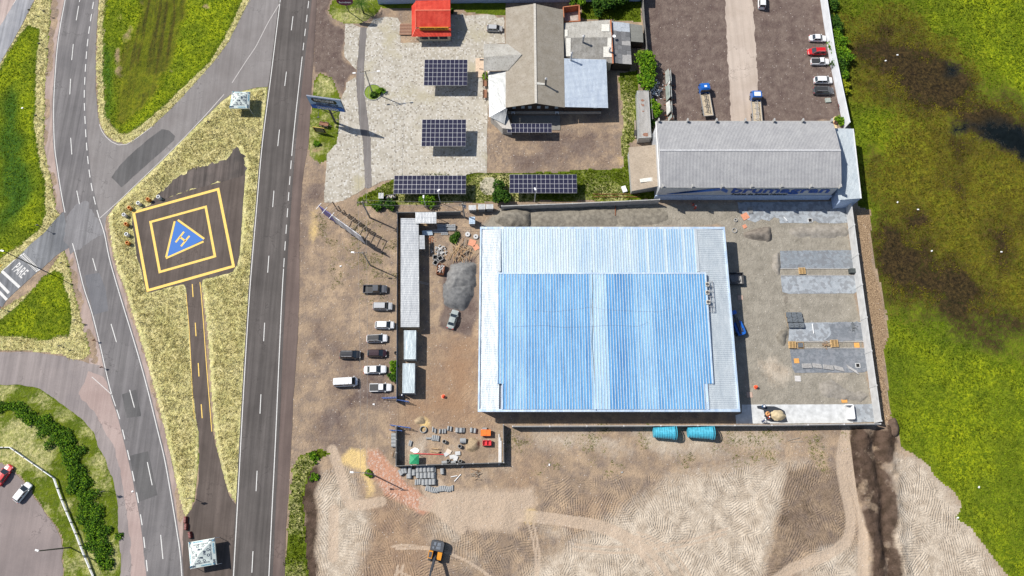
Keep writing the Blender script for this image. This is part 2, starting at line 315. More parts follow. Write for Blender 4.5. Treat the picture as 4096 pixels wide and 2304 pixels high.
# --- what covers it: soft masks that the materials sharpen with fine noise
def soft(polys, wd=1.5, j=1.0):
    r = np.zeros(X.shape)
    for p in polys: r = np.maximum(r, np.clip(SD(p, j, 10) / (2 * wd) + .5, 0, 1))
    return r
def blob(x, y, rx, ry=None): return [F(x + rx * math.cos(a) * (1 + .25 * math.sin(3 * a + x)), y + (ry or rx) * math.sin(a) * (1 + .2 * math.cos(2 * a + y))) for a in np.linspace(0, 2 * PI, 14, endpoint=False)]
def noisy(s, lo, hi, k): return np.clip((fbm(X, Y, s, 4, k) - lo) / (hi - lo), 0, 1)
n1 = noisy(14, .38, .6, 51); n2 = noisy(6, .4, .62, 55)
m_sand = np.maximum(soft([FL([(1880, 1170), (2030, 1170), (1990, 1250), (1955, 1330), (1935, 1449), (1920, 1560), (1250, 1560), (1330, 1430), (1550, 1300), (1700, 1200)]), FL([(2245, 1140), (2330, 1160), (2400, 1240), (2530, 1449), (2600, 1560), (2262, 1560), (2240, 1280)]), FL([(2050, 1360), (2120, 1330), (2180, 1420), (2170, 1560), (1980, 1560)])], 2.5) * .95,
    np.maximum(soft([FL([(795, 1300), (800, 1200), (880, 1180), (900, 1240), (930, 1300), (880, 1560), (790, 1560)])], 2) * .85, soft([blob(1180, 1380, 45, 30), blob(1270, 1180, 60, 20), blob(1500, 1100, 220, 20), blob(1420, 1330, 60, 25), blob(1560, 1250, 50, 18), blob(1700, 1230, 60, 15), blob(1650, 1400, 60, 25), blob(1130, 1330, 30, 40), blob(1850, 1105, 200, 22), blob(1980, 930, 120, 40), blob(1080, 1120, 80, 25), blob(1650, 1110, 300, 30)], 3) * n2 * .8))
m_dark = soft([FL([(2140, 1078), (2215, 1062), (2250, 1062), (2262, 1100), (2245, 1200), (2262, 1449), (2262, 1560), (2200, 1560), (2195, 1400), (2180, 1320), (2160, 1260), (2140, 1215), (2105, 1160)]), FL([(755, 1190), (800, 1165), (810, 1195), (795, 1250), (800, 1449), (800, 1560), (778, 1560), (765, 1330)]),
    FL([(1985, 1190), (2070, 1165), (2140, 1200), (2150, 1290), (2110, 1350), (2010, 1390), (1960, 1449), (1930, 1560), (1920, 1440), (1955, 1330), (1975, 1260)])], 1.0)
m_dark *= np.where(X > G(3400, 2000)[0] - 3, 1.0, 1) ; mid = soft([FL([(1975, 1180), (2095, 1165), (2150, 1200), (2155, 1300), (2110, 1370), (2010, 1395), (1960, 1460), (1925, 1560), (1900, 1560), (1920, 1440), (1945, 1330), (1968, 1250)])], 1.0)
m_dark = np.maximum(np.where(mid > .02, mid * .42, 0), np.where(X > F(2150, 1200)[0], m_dark, np.where(X < F(900, 1200)[0], m_dark, 0)))
m_dark = np.maximum(m_dark, soft([blob(800, 890, 25, 12), blob(1975, 745, 12, 30), blob(1985, 825, 10, 30)], 1) * .5)
m_grav = np.maximum(soft([FL([(1118, 700), (1135, 655), (1195, 650), (1200, 800), (1185, 850), (1110, 820)]), FL([(1618, -60), (2075, -60), (2128, 305), (1640, 310)]), FL(zfl('10', [(560, -160), (750, -100), (715, 100), (760, 220), (900, 270), (885, 570), (1000, 690), (900, 830), (870, 940), (800, 790), (700, 720), (590, 740), (555, 400)]))], .7),
    np.maximum(soft([FL([(1225, 300), (1560, 290), (1565, 425), (1500, 440), (1225, 440)]), FL([(1290, 275), (1560, 180), (1570, 300), (1290, 345)])], 3, 2.5) * (.25 + .45 * n2), soft([FL(zfl('12', [(690, 800), (900, 560), (1100, 420), (1350, 440), (1430, 700), (1400, 1160), (1100, 1220), (900, 1449), (640, 1449), (640, 1250), (750, 1050)])), FL(zfl('12', [(600, 300), (720, 280), (780, 560), (700, 700), (640, 560)])), FL(zfl('12', [(720, 560), (1400, 440), (1420, 1180), (700, 1200)])), FL(zfl('13', [(520, 0), (920, 0), (950, 200), (700, 230), (560, 150)])), FL(zfl('11', [(430, 440), (690, 190), (690, 560), (560, 600), (460, 900), (440, 1400), (360, 1400)]))], 3.5, 2) * (.42 + .58 * n2)))
m_yell = soft([FL(zfl('13', [(820, 320), (940, 170), (1130, 185), (1150, 370), (1200, 500), (1200, 640), (1120, 650), (1130, 500), (1050, 380), (900, 330)])), FL(zfl('21', [(1040, 100), (1110, 130), (1100, 230), (1030, 230)])), FL(zfl('10', [(515, 320), (575, 300), (560, 400), (590, 590), (530, 560)])), blob(1070, 1065, 14, 8), blob(1340, 1300, 14, 20), FL(zfl('11', [(530, 680), (640, 660), (620, 900), (560, 1000), (520, 900)]))], .8) * (.6 + .4 * n2) * np.where(Y > 36, .62, 1)
m_red = soft([FL(zfl('13', [(1120, 170), (1230, 190), (1430, 370), (1480, 470), (1650, 590), (1820, 680), (1800, 730), (1700, 810), (1500, 730), (1310, 640), (1240, 510), (1150, 380)]))], .9)
m_ridge = soft([FL([(795, 1300), (800, 1200), (850, 1165), (905, 1180), (930, 1215), (945, 1255), (1000, 1235), (1060, 1290), (1100, 1275), (1290, 1340), (1370, 1275), (1380, 1205), (1500, 1190), (1800, 1190), (1900, 1165), (2030, 1160), (2110, 1165), (2160, 1260), (2180, 1400), (2180, 1600), (790, 1600)]), FL([(2250, 1150), (2330, 1170), (2400, 1290), (2520, 1449), (2520, 1600), (2262, 1600)])], 1.2)
TRK = [smooth(FL([(1060, 1255), (1110, 1280), (1310, 1290), (1480, 1310), (1560, 1335), (1640, 1390), (1690, 1460), (1700, 1540)])), smooth(FL([(1060, 1275), (1200, 1300), (1330, 1305), (1500, 1330), (1570, 1360), (1640, 1420), (1665, 1480), (1670, 1540)])), smooth(FL([(2130, 1080), (2115, 1150), (2125, 1230), (2140, 1300), (2130, 1360), (2070, 1400), (1990, 1430), (1900, 1500)])), smooth(FL([(2170, 1090), (2140, 1180), (2160, 1260), (2172, 1330), (2170, 1400), (2180, 1540)])),
       smooth(FL([(835, 1130), (860, 1200), (875, 1260), (900, 1270), (960, 1262)])), smooth(FL([(840, 1280), (838, 1400)])), smooth(FL([(1070, 1220), (1110, 1290), (1160, 1330)])), smooth(FL([(1100, 1215), (1140, 1265), (1200, 1310)]))]
_r = random.Random(12)
for q in range(9):
    x0, y0, a = _r.uniform(900, 2050), _r.uniform(1230, 1440), _r.uniform(-.5, .5) + _r.choice((0, 0, 1.4)); kk = _r.uniform(-.25, .25); pp = [(x0, y0)]
    for i in range(14): a += kk * .6; pp.append((pp[-1][0] + 28 * math.cos(a), pp[-1][1] + 28 * math.sin(a)))
    if min(p[1] for p in pp) > 1195 and max(p[0] for p in pp) < 2130: TRK += [smooth(FL(pp), 3), smooth(FL([(p[0] + 14 * math.sin(a), p[1] + 14 * math.cos(a)) for p in pp]), 3)]
dK = np.full(X.shape, 9.0)
for q, t in enumerate(TRK): dK = np.minimum(dK, lined(t[::3], .12) / (.75 if q in (0, 1) else 1.3 if q < 8 else .30))
Hh -= np.clip(1.2 - dK, 0, 1) * .07 * (fm < .1)
m_track = np.maximum(np.clip(1.3 - dK, 0, 1), soft([FL([(1075, 1240), (1200, 1235), (1345, 1225), (1355, 1270), (1300, 1335), (1180, 1330), (1100, 1290)]), blob(2150, 1130, 40, 40)], 2))
m_track *= 1 - np.clip(np.where(X > F(2150, 1200)[0], m_dark, 0) * 1.2, 0, 1); m_sand *= 1 - mid * .8; m_dark = np.where(X > F(2150, 1200)[0], m_dark * (.45 + .75 * noisy(2.6, .3, .6, 99)), m_dark); m_dark = np.maximum(m_dark, mid * (.22 + .3 * n2))
m_weed = soft([FL([(1270, 1080), (2130, 1078), (2100, 1170), (1500, 1185), (1270, 1190)]), FL([(790, 560), (1000, 520), (1000, 720), (900, 800), (830, 700)]), blob(2050, 1110, 60, 30)], 4) * noisy(4, .42, .62, 80)
m_yard = soft([FL([(1262, 512), (2128, 508), (2150, 724), (2200, 1062), (1862, 1066), (1820, 567), (1207, 575), (1245, 540)])], .8)
m_orng = soft([FL([(1062, 850), (1130, 830), (1205, 830), (1205, 1067), (1005, 1067), (1000, 1015), (1060, 1000)])], 4, 2) * (.45 + .5 * n1) + soft([FL([(900, 1240), (1000, 1220), (1080, 1300), (1100, 1449), (1090, 1560), (890, 1560)]), blob(1330, 1190, 50, 30), blob(1500, 1290, 60, 20)], 5, 3) * .5
m_asph = soft([FL([(1268, 1040), (1850, 1040), (1850, 1066), (1268, 1066)]), FL([(1225, 285), (1300, 290), (1290, 420), (1225, 430)])], 1) * .3
m_leaf = soft([FL([(2148, 525), (2187, 525), (2190, 600), (2200, 680), (2215, 724), (2232, 850), (2225, 900), (2240, 1062), (2215, 1062), (2185, 800), (2160, 600)])], .8)
# vegetation masks
rA = [FL([(2350, -60), (2900, -60), (2900, 240), (2576, 250), (2480, 180), (2420, 110), (2340, 40)]), FL([(2200, 310), (2300, 295), (2345, 380), (2300, 420), (2190, 400)]), blob(2350, 350, 30, 60), blob(2550, 560, 60, 90), FL([(2210, 500), (2400, 470), (2450, 540), (2300, 570)])]
m_brt = np.maximum(soft(rA, 6, 3) * (.45 + .55 * n2), np.maximum(.8 * soft([FL([(2230, 740), (2300, 800), (2450, 870), (2900, 920), (2900, 1600), (2540, 1600), (2400, 1260), (2250, 1080)])], 5, 3) * (.35 + .65 * noisy(7, .35, .65, 90)), np.clip(.4 + .6 * noisy(5, .35, .6, 92), 0, 1) * np.clip((sdv[1] + sdv[3]) * 0 + np.maximum(np.maximum(sdv[1], sdv[3]), sdv[5]), 0, 1) * .9))
m_brn = np.maximum(soft([FL([(2150, 70), (2230, 60), (2300, 85), (2350, 125), (2440, 185), (2500, 230), (2600, 300), (2900, 380), (2900, 500), (2576, 420), (2480, 370), (2400, 300), (2330, 280), (2240, 230), (2170, 160)]), FL([(2187, 590), (2220, 545), (2330, 580), (2400, 640), (2520, 740), (2600, 790), (2900, 880), (2900, 980), (2576, 890), (2500, 866), (2400, 818), (2300, 770), (2215, 740), (2195, 670)]), FL([(2250, 520), (2330, 510), (2380, 580), (2310, 620), (2240, 590)]), FL([(2375, 330), (2410, 340), (2440, 420), (2430, 500), (2390, 480)]), FL([(2480, 560), (2530, 540), (2560, 640), (2500, 680)]), FL([(2188, 560), (2215, 520), (2260, 600), (2260, 745), (2215, 725), (2195, 660)])], 7, 4) * (.75 + .4 * n2), soft([blob(2500, 640, 20, 30), blob(2570, 540, 15, 50), blob(2210, 400, 12, 40)], 3, 3) * .8)
m_oliv = np.maximum(soft([FL([(2090, 40), (2260, 20), (2420, 120), (2500, 260), (2600, 330), (2900, 400), (2900, 850), (2600, 800), (2300, 760), (2200, 730), (2190, 420), (2290, 290), (2130, 240)])], 7, 4) * .95, soft([FL([(380, -60), (475, -60), (470, 0), (440, 100), (420, 170), (400, 220), (350, 290), (310, 320), (290, 300), (295, 200), (315, 120), (345, 50)])], 1.5, 1.5) * (.55 + .45 * n2))
m_deep = np.maximum(soft([FL([(260, 110), (292, 120), (292, 200), (290, 280), (300, 330), (265, 290), (258, 200)]), FL([(0, 250), (40, 200), (55, 300), (60, 362), (80, 420), (88, 500), (60, 540), (0, 600)])], 2, 2) * .9, noisy(4, .5, .68, 95) * .2 * (np.maximum(sdv[1], sdv[3]) > 0))
m_straw = np.maximum.reduce([np.clip(sdv[i] / 1.0 + .5, 0, 1) for i in (2, 4, 6, 8)]) ; gi = np.maximum.reduce([np.clip(sdv[i] / .8 + .5, 0, 1) for i in (1, 3, 5)])
m_straw = np.where(gi > .5, 0, m_straw); m_straw = np.maximum(m_straw, np.clip(sdv[9] + .5, 0, 1) * .45 * n1)
m_straw = np.maximum(m_straw, np.clip(np.maximum(np.maximum(sdv[7] * 1.0, sdv[10]), sdv[11]) + .5, 0, 1) * (.16 + .38 * n2)); m_straw = np.maximum(m_straw, np.clip(np.maximum(sdv[14], sdv[15]) + .5, 0, 1) * (.2 + .45 * n1))
m_water = soft([FL([(2455, 320), (2490, 298), (2576, 330), (2700, 380), (2900, 420), (2900, 440), (2700, 420), (2560, 385), (2500, 350)]), blob(2425, 315, 34, 14), blob(2395, 180, 18, 12), blob(2530, 350, 50, 28)], 3, 3)
m_bare = np.maximum(soft([blob(300, 45, 8, 14), blob(306, 180, 13, 14), blob(325, 85, 10, 20), blob(300, 140, 6, 20), blob(380, 5, 18, 6), blob(335, 275, 8, 9), blob(520, 15, 6, 6), blob(412, 120, 6, 22), blob(430, 180, 5, 5), blob(800, 375, 14, 8)], .7, 1.5), soft([blob(2290, 1340, 0.1)], .1) * 0)
m_bare = np.clip(m_bare * .72 * (.5 + n2), 0, 1); m_strp = np.clip(m_oliv * (sdv[1] > 0), 0, 1)
def stack4(*a): return np.stack([np.clip(q, 0, 1) for q in a], -1).astype(np.float32)
MA = stack4(m_sand, m_dark, m_grav, m_yell); MBm = stack4(m_red, m_ridge, m_track, m_weed); MC = stack4(m_yard, m_orng, m_asph, m_leaf)
VA = stack4(m_brt, m_brn, m_oliv, m_deep); VB = stack4(m_straw, m_water, m_bare, m_strp)
# --- split the grid
own = np.zeros(X.shape, int)
for i in reversed(range(len(VEG))): own = np.where(sdv[i] > 0, i + 1, own)
fown = own[:-1, :-1]
def submesh(name, sel, m, veg, label=None, cat=None):
    j, i = np.nonzero(sel); a = j * nx + i; q = np.stack([a, a + 1, a + nx + 1, a + nx], 1); u, inv = np.unique(q, return_inverse=True); q = inv.reshape(-1, 4)
    me = bpy.data.meshes.new(name); co = np.stack([X.ravel()[u], Y.ravel()[u], Hh.ravel()[u]], 1).astype(np.float32)
    me.vertices.add(len(u)); me.vertices.foreach_set('co', co.ravel()); me.loops.add(q.size); me.loops.foreach_set('vertex_index', q.ravel().astype(np.int32))
    me.polygons.add(len(q)); me.polygons.foreach_set('loop_start', np.arange(0, q.size, 4, dtype=np.int32)); me.polygons.foreach_set('loop_total', np.full(len(q), 4, np.int32))
    me.update(calc_edges=True); me.shade_smooth()
    for nm, arr in (('va', VA), ('vb', VB)) if veg else (('ma', MA), ('mb', MBm), ('mc', MC)):
        at = me.color_attributes.new(nm, 'FLOAT_COLOR', 'POINT'); at.data.foreach_set('color', arr.reshape(-1, 4)[u].ravel())
    o = bpy.data.objects.new(name, me); COL.objects.link(o); me.materials.append(m)
    if label: tag(o, label, cat, kind='stuff')
    else: o['kind'] = 'structure'
    return o
def terrain_material():
    t = NT('earth'); sand, dark, grav, yell = t.rgba('ma'); red, ridge, trk, weed = t.rgba('mb'); yard, orng, asph, leaf = t.rgba('mc')
    nf = t.noise(1.6, 5, .65); ng = t.noise(5.5, 4, .7); nl = t.noise(.16, 4, .6); nb = t.noise(.45, 5, .62)
    fv = t.ramp(ng, .3, .7)
    def sh(mk, s=3.0, k=.75): return t.math('MULTIPLY_ADD', t.math('ADD', mk, t.math('MULTIPLY_ADD', nf, k, -k / 2 - .5)), s, .5, clamp=True)
    col = t.mix(t.ramp(nl, .35, .65), (.262, .192, .135), (.400, .295, .200)); col = t.mix(t.ramp(nb, .42, .66), col, (.215, .165, .130))
    col = t.mix(sh(yard, 2), col, t.mix(t.ramp(nb, .3, .7), (.215, .195, .160), (.330, .300, .250)))
    col = t.mix(t.math('MULTIPLY', sh(orng, 1.2), .85), col, (.285, .175, .105))
    col = t.mix(sh(sand, 1.3, .9), col, t.mix(t.ramp(nb, .35, .65), (.355, .290, .222), (.555, .475, .380)))
    col = t.mix(t.math('MULTIPLY', sh(dark, 2.2, .6), .93), col, t.mix(t.ramp(nb, .4, .6), (.030, .018, .012), (.085, .055, .040)))
    gr = t.mix(t.ramp(nb, .35, .65), (.112, .080, .070), (.180, .138, .116)); gr = t.mix(t.ramp(t.noise(.9, 5, .7), .58, .76), gr, (.215, .172, .145))
    col = t.mix(sh(grav, 1.6, .9), col, gr); col = t.mix(sh(asph, 2), col, (.10, .09, .085))
    col = t.mix(sh(yell, 1.6, .9), col, (.62, .45, .20))
    rb = t.vor(3.2); rs = t.n('SeparateColor'); t.put(rs.inputs[0], rb)
    col = t.mix(sh(red, 2), col, t.mix(t.ramp(rs.outputs[0], .55, .9), (.440, .235, .155), (.50, .36, .29)))
    col = t.mix(sh(leaf, 2), col, t.mix(t.ramp(ng, .40, .6), (.130, .080, .048), (.420, .300, .185)))
    col = t.mix(t.math('MULTIPLY', sh(trk, 3, .4), .8), col, (.46, .36, .27))
    wd = t.ramp(t.math('MULTIPLY', t.ramp(t.noise(2.3, 3, .6), .55, .68), t.ramp(weed, .15, .6)), .15, .6); col = t.mix(t.math('MULTIPLY', wd, .7), col, (.150, .145, .045))
    col = t.mix(1, col, t.mix(fv, (.80, .80, .80), (1.16, 1.16, 1.16)), 'MULTIPLY')
    # loose stones
    st = t.vor(2.2, col=False); ss = t.n('SeparateColor'); t.put(ss.inputs[0], t.vor(2.2)); stone = t.math('MULTIPLY', t.math('LESS_THAN', st, .17), t.math('GREATER_THAN', ss.outputs[1], .86)); stone = t.math('MULTIPLY', stone, t.math('SUBTRACT', 1, t.math('MULTIPLY', dark, 1.0), clamp=True)); col = t.mix(t.math('MULTIPLY', stone, .8), col, (.62, .58, .54))
    # bulldozer grouser ridges: straight runs, each patch in its own direction
    def ridges(vs, wl, seed):
        pv = t.n('VectorMath', dict(operation='ADD')); t.put(pv.inputs[0], t.pos()); dn = t.n('VectorMath', dict(operation='SCALE')); t.put(dn.inputs[0], t.noise(.22, 2, .5, col=True)); dn.inputs[3].default_value = 7 + seed; t.put(pv.inputs[1], dn.outputs[0])
        c = t.n('SeparateColor'); t.put(c.inputs[0], t.vor(vs, pv.outputs[0])); an = t.math('MULTIPLY', c.outputs[seed % 3], 5.2)
        sp = t.n('SeparateXYZ'); t.put(sp.inputs[0], t.pos()); d = t.math('ADD', t.math('MULTIPLY', sp.outputs[0], t.math('COSINE', an)), t.math('MULTIPLY', sp.outputs[1], t.math('SINE', an)))
        wv = t.math('SINE', t.math('ADD', t.math('MULTIPLY', d, 2 * PI / wl), t.math('MULTIPLY', t.noise(.30, 3, .5), 14.0))); return wv, c.outputs[(seed + 1) % 3]
    w1, r1 = ridges(.24, .50, 0); w2, r2 = ridges(.31, .46, 1)
    wv = t.math('ADD', t.math('MULTIPLY', t.math('MULTIPLY', w1, t.ramp(r1, .05, .25)), .85), t.math('MULTIPLY', t.math('MULTIPLY', w2, t.ramp(r2, .4, .6)), .6))
    nz = t.math('MULTIPLY', t.ramp(t.noise(.28, 4, .65), .30, .46), t.math('MULTIPLY', t.ramp(ridge, .4, .7), t.math('SUBTRACT', 1, t.math('MULTIPLY', t.ramp(trk, .3, .7), .85))))
    rough = t.math('ADD', t.math('MULTIPLY', t.math('SUBTRACT', nf, .5), .26), t.math('MULTIPLY', t.math('SUBTRACT', ng, .5), .10))
    t.bump(t.math('ADD', t.math('MULTIPLY', t.math('MULTIPLY', wv, nz), .052), rough), 1.0, 1.0)
    return t.fin(col, .96, 0, .15)
def grass_material():
    t = NT('grassland'); brt, brn, olv, deep = t.rgba('va'); straw, water, bare, strp = t.rgba('vb')
    nf = t.noise(1.5, 5, .68); ng = t.noise(4.5, 4, .7); nb = t.noise(.35, 5, .62)
    def sh(mk, s=2.0, k=1.0): return t.math('MULTIPLY_ADD', t.math('ADD', mk, t.math('MULTIPLY_ADD', nf, k, -k / 2 - .5)), s, .5, clamp=True)
    col = t.mix(t.ramp(nb, .35, .65), (.105, .155, .010), (.180, .230, .011)); col = t.mix(t.ramp(nf, .42, .64), col, (.085, .125, .012))
    col = t.mix(sh(brt, 1.4), col, t.mix(t.ramp(nf, .35, .65), (.190, .260, .008), (.330, .380, .011)))
    col = t.mix(t.math('MULTIPLY', sh(olv, 1.2), .9), col, t.mix(t.ramp(nb, .34, .62), t.mix(t.ramp(nf, .35, .65), (.075, .060, .012), (.165, .130, .016)), t.mix(t.ramp(nf, .35, .65), (.110, .125, .010), (.235, .215, .014))))
    col = t.mix(sh(deep, 1.5), col, t.mix(t.ramp(nf, .35, .65), (.030, .085, .012), (.080, .165, .014)))
    col = t.mix(t.math('MULTIPLY', sh(brn, 2.0, 1.3), .95), col, t.mix(t.ramp(nf, .38, .72), (.022, .014, .010), (.085, .054, .020)))
    sv = t.noise(2.6, 4, .6, t.noise(.5, 2, .5, col=True) and t.pos(), dist=2.2)
    col = t.mix(sh(straw, 1.7), col, t.mix(t.ramp(sv, .36, .62), (.500, .450, .180), t.mix(t.ramp(nb, .4, .6), (.860, .770, .430), (.680, .660, .300))))
    col = t.mix(sh(bare, 2), col, (.36, .27, .15)); col = t.mix(sh(water, 2.2), col, (.006, .009, .010))
    col = t.mix(1, col, t.mix(t.ramp(ng, .28, .72), (.62, .62, .62), (1.30, 1.30, 1.30)), 'MULTIPLY')
    col = t.mix(1, col, t.mix(t.ramp(t.noise(.75, 5, .72), .36, .60), (.66, .68, .66), (1.08, 1.06, 1.05)), 'MULTIPLY')
    ms = t.n('Mapping'); t.put(ms.inputs['Vector'], t.pos()); ms.inputs['Rotation'].default_value = (0, 0, .35); ms.inputs['Scale'].default_value = (1, .04, 1)
    col = t.mix(t.ramp(strp, .3, .8), col, t.mix(t.ramp(t.noise(.8, 3, .6, ms.outputs[0]), .38, .6), t.mix(t.ramp(nf, .35, .65), (.035, .042, .008), (.095, .080, .012)), t.mix(t.ramp(nf, .35, .65), (.080, .105, .007), (.150, .165, .009))))
    hgt_ = t.math('ADD', t.math('MULTIPLY', nf, .7), t.math('MULTIPLY', t.math('ADD', ng, sv), .22)); hgt_ = t.math('MULTIPLY', hgt_, t.math('SUBTRACT', 1, sh(water, 2.2)))
    t.bump(hgt_, 1.0, .75)
    return t.fin(col, t.math('MULTIPLY_ADD', sh(water, 2.2), -.7, .92), 0, .12)
M_EARTH = terrain_material(); M_GRASS = grass_material()
submesh('ground', fown == 0, M_EARTH, False)
LB = {'meadow': ('marshy green and brown meadow beyond the long white boundary wall', 'meadow'), 'field_grass': ('mown green field grass with dark stripes inside the road loop', 'grass'), 'field_margin': ('dry straw margin around the striped green field', 'grass'),
      'ditch_grass': ('lush green ditch grass at the far left edge beside the curved road', 'grass'), 'roadside_straw': ('dry yellow grass verge around the left ditch', 'grass'), 'weed_patch': ('dense green weeds in the small road triangle under the crossing', 'weeds'),
      'weed_margin': ('dry straw border of the small weedy road triangle', 'grass'), 'park_lawn': ('yellow green lawn with rail fence in the lower left corner', 'lawn'), 'median_straw': ('tall pale straw grass covering the median around the helipad', 'grass'), 'verge_grass': ('narrow green and straw verge between highway shoulder and sand lot', 'grass'),
      'isle_lawn': ('short bright lawn of the two roadside islands with signs', 'lawn'), 'yard_grass': ('patchy yard grass around the restaurant buildings and carport panels', 'grass')}
for nm in dict.fromkeys(v[0] for v in VEG):
    ids = [i + 1 for i, v in enumerate(VEG) if v[0] == nm]; submesh(nm, np.isin(fown, ids), M_GRASS, True, *LB[nm])
# land out to the horizon, below the surveyed sheet
far = MB(); far.quad((-4000, -4000, -4), (4000, -4000, -4), (4000, 4000, -4), (-4000, 4000, -4)); t = NT('far_land'); cf = t.mix(t.ramp(t.noise(.01, 5, .6), .4, .6), (.09, .11, .02), (.14, .13, .05)); far.obj('terrain', t.fin(cf, .95), kind='structure')
# --- grass blades as real tufts
def tuft_material(name, cols):
    t = NT(name); a = t.attr('tint').outputs['Fac']; col = t.mix(t.ramp(a, 0, .5), cols[0], cols[1]); col = t.mix(t.ramp(a, .5, 1), col, cols[2]); t.b.inputs['Specular IOR Level'].default_value = .1
    g = t.n('NewGeometry').outputs['Normal']; sc = t.n('VectorMath', dict(operation='SCALE')); t.put(sc.inputs[0], g); sc.inputs[3].default_value = .45; ad = t.n('VectorMath', dict(operation='ADD')); t.put(ad.inputs[0], sc.outputs[0]); ad.inputs[1].default_value = (0, 0, .8); nn_ = t.n('VectorMath', dict(operation='NORMALIZE')); t.put(nn_.inputs[0], ad.outputs[0]); t.put(t.b.inputs['Normal'], nn_.outputs[0])
    t.fin(col, .9); tr = t.n('BsdfTranslucent'); t.put(tr.inputs['Color'], col); t.put(tr.inputs['Normal'], nn_.outputs[0]); mx = t.n('MixShader'); mx.inputs[0].default_value = .18; t.t.links.new(t.b.outputs[0], mx.inputs[1]); t.t.links.new(tr.outputs[0], mx.inputs[2]); out = [q for q in t.t.nodes if q.type == 'OUTPUT_MATERIAL'][0]; t.t.links.new(mx.outputs[0], out.inputs[0]); return t.m
def tufts(name, label, pts, h0, h1, w, m, blades=3, lean=.5, swirl=4.0, seed=1):
    rs = np.random.RandomState(seed); P = np.array(pts, np.float32); n = len(P); z = hgt(P[:, 0], P[:, 1]).astype(np.float32)
    x = np.repeat(P[:, 0], blades); y = np.repeat(P[:, 1], blades); z = np.repeat(z, blades) - .02; N_ = n * blades
    flow = fbm(x, y, swirl, 3, seed) * 14; an = flow + rs.randn(N_) * .7; hh = (h0 + (h1 - h0) * rs.rand(N_)); pa = rs.rand(N_) * 2 * PI
    wx = np.cos(pa) * w; wy = np.sin(pa) * w; bx = x + rs.randn(N_) * .12; by = y + rs.randn(N_) * .12; lx = np.cos(an) * lean * hh; ly = np.sin(an) * lean * hh
    V = np.stack([np.stack([bx - wx, by - wy, z], 1), np.stack([bx + wx, by + wy, z], 1), np.stack([bx + lx * 1.0 + wx * .5, by + ly + wy * .5, z + hh * .9], 1), np.stack([bx + lx * 1.9, by + ly * 1.9, z + hh * .85], 1)], 1).reshape(-1, 3)
    q = np.arange(N_ * 4).reshape(-1, 4); me = bpy.data.meshes.new(name); me.vertices.add(len(V)); me.vertices.foreach_set('co', V.astype(np.float32).ravel()); me.loops.add(q.size); me.loops.foreach_set('vertex_index', q.ravel().astype(np.int32))
    me.polygons.add(len(q)); me.polygons.foreach_set('loop_start', np.arange(0, q.size, 4, dtype=np.int32)); me.polygons.foreach_set('loop_total', np.full(len(q), 4, np.int32)); me.update(calc_edges=True)
    ti = np.clip(np.repeat(fbm(x, y, 3.5, 3, seed + 3) * .8 + rs.rand(N_) * .5 - .15, 4), 0, 1).astype(np.float32); at = me.attributes.new('tint', 'FLOAT', 'POINT'); at.data.foreach_set('value', ti)
    o = bpy.data.objects.new(name, me); COL.objects.link(o); me.materials.append(m); tag(o, label, 'grass', kind='stuff'); return o
def fill(sdf, n, seed, lo=.3, extra=None):
    rs = np.random.RandomState(seed); j, i = np.nonzero(sdf > lo); out = []
    k = rs.randint(0, len(j), n); x = X[j[k], i[k]] + rs.rand(n) * STEP; y = Y[j[k], i[k]] + rs.rand(n) * STEP
    if extra is not None: ok = extra(x, y); x, y = x[ok], y[ok]
    return np.stack([x, y], 1)
STRAW = tuft_material('straw_blades', ((.440, .390, .130), (.780, .700, .330), (.930, .860, .540)))
LUSH = tuft_material('lush_blades', ((.045, .110, .008), (.130, .230, .008), (.290, .380, .012)))
OLIVE = tuft_material('meadow_blades', ((.060, .095, .008), (.120, .180, .008), (.230, .300, .010)))
DULL = tuft_material('marsh_blades', ((.050, .038, .010), (.125, .105, .012), (.220, .200, .016)))
WEED = tuft_material('weed_blades', ((.070, .080, .016), (.120, .150, .020), (.190, .230, .025)))
# ================================================================ ROADS, LOTS, PAINT
def asphalt(name, c, c2, rot=0, streak=.25, patch=.2, crack=True):
    t = NT(name); mp = t.n('Mapping'); t.put(mp.inputs['Vector'], t.pos()); mp.inputs['Rotation'].default_value = (0, 0, rot); mp.inputs['Scale'].default_value = (1, .03, 1)
    s = t.noise(1.1, 3, .6, mp.outputs[0]); big = t.noise(.12, 5, .62); fine = t.noise(7, 4, .7); col = t.mix(t.ramp(big, .35, .65), c, c2)
    col = t.mix(1, col, t.mix(t.ramp(s, .35, .65), (1 - streak,) * 3, (1 + streak,) * 3), 'MULTIPLY')
    col = t.mix(1, col, t.mix(t.ramp(fine, .3, .7), (.86,) * 3, (1.14,) * 3), 'MULTIPLY')
    if crack:
        v = t.n('TexVoronoi', dict(feature='DISTANCE_TO_EDGE'), Scale=.16); wv = t.n('VectorMath', dict(operation='ADD')); t.put(wv.inputs[0], t.pos()); sc = t.n('VectorMath', dict(operation='SCALE')); t.put(sc.inputs[0], t.noise(.7, 4, .6, col=True)); sc.inputs[3].default_value = 4; t.put(wv.inputs[1], sc.outputs[0]); t.put(v.inputs['Vector'], wv.outputs[0])
        ck = t.math('MULTIPLY', t.math('LESS_THAN', v.outputs[0], .012), t.ramp(big, .5, .6)); col = t.mix(t.math('MULTIPLY', ck, .5), col, tuple(x * .4 for x in c))
    t.bump(fine, .02); return t.fin(col, .88, 0, .25)
A_HWY = asphalt('highway_asphalt', (.074, .066, .062), (.100, .089, .084), .02, .22)
A_WEST = asphalt('worn_asphalt', (.125, .118, .120), (.165, .155, .155), -.03, .20)
A_CONN = asphalt('pale_asphalt', (.170, .155, .150), (.215, .200, .195), .62, .10)
A_PARE = asphalt('blue_grey_asphalt', (.125, .130, .140), (.185, .190, .200), 1.0, .28)
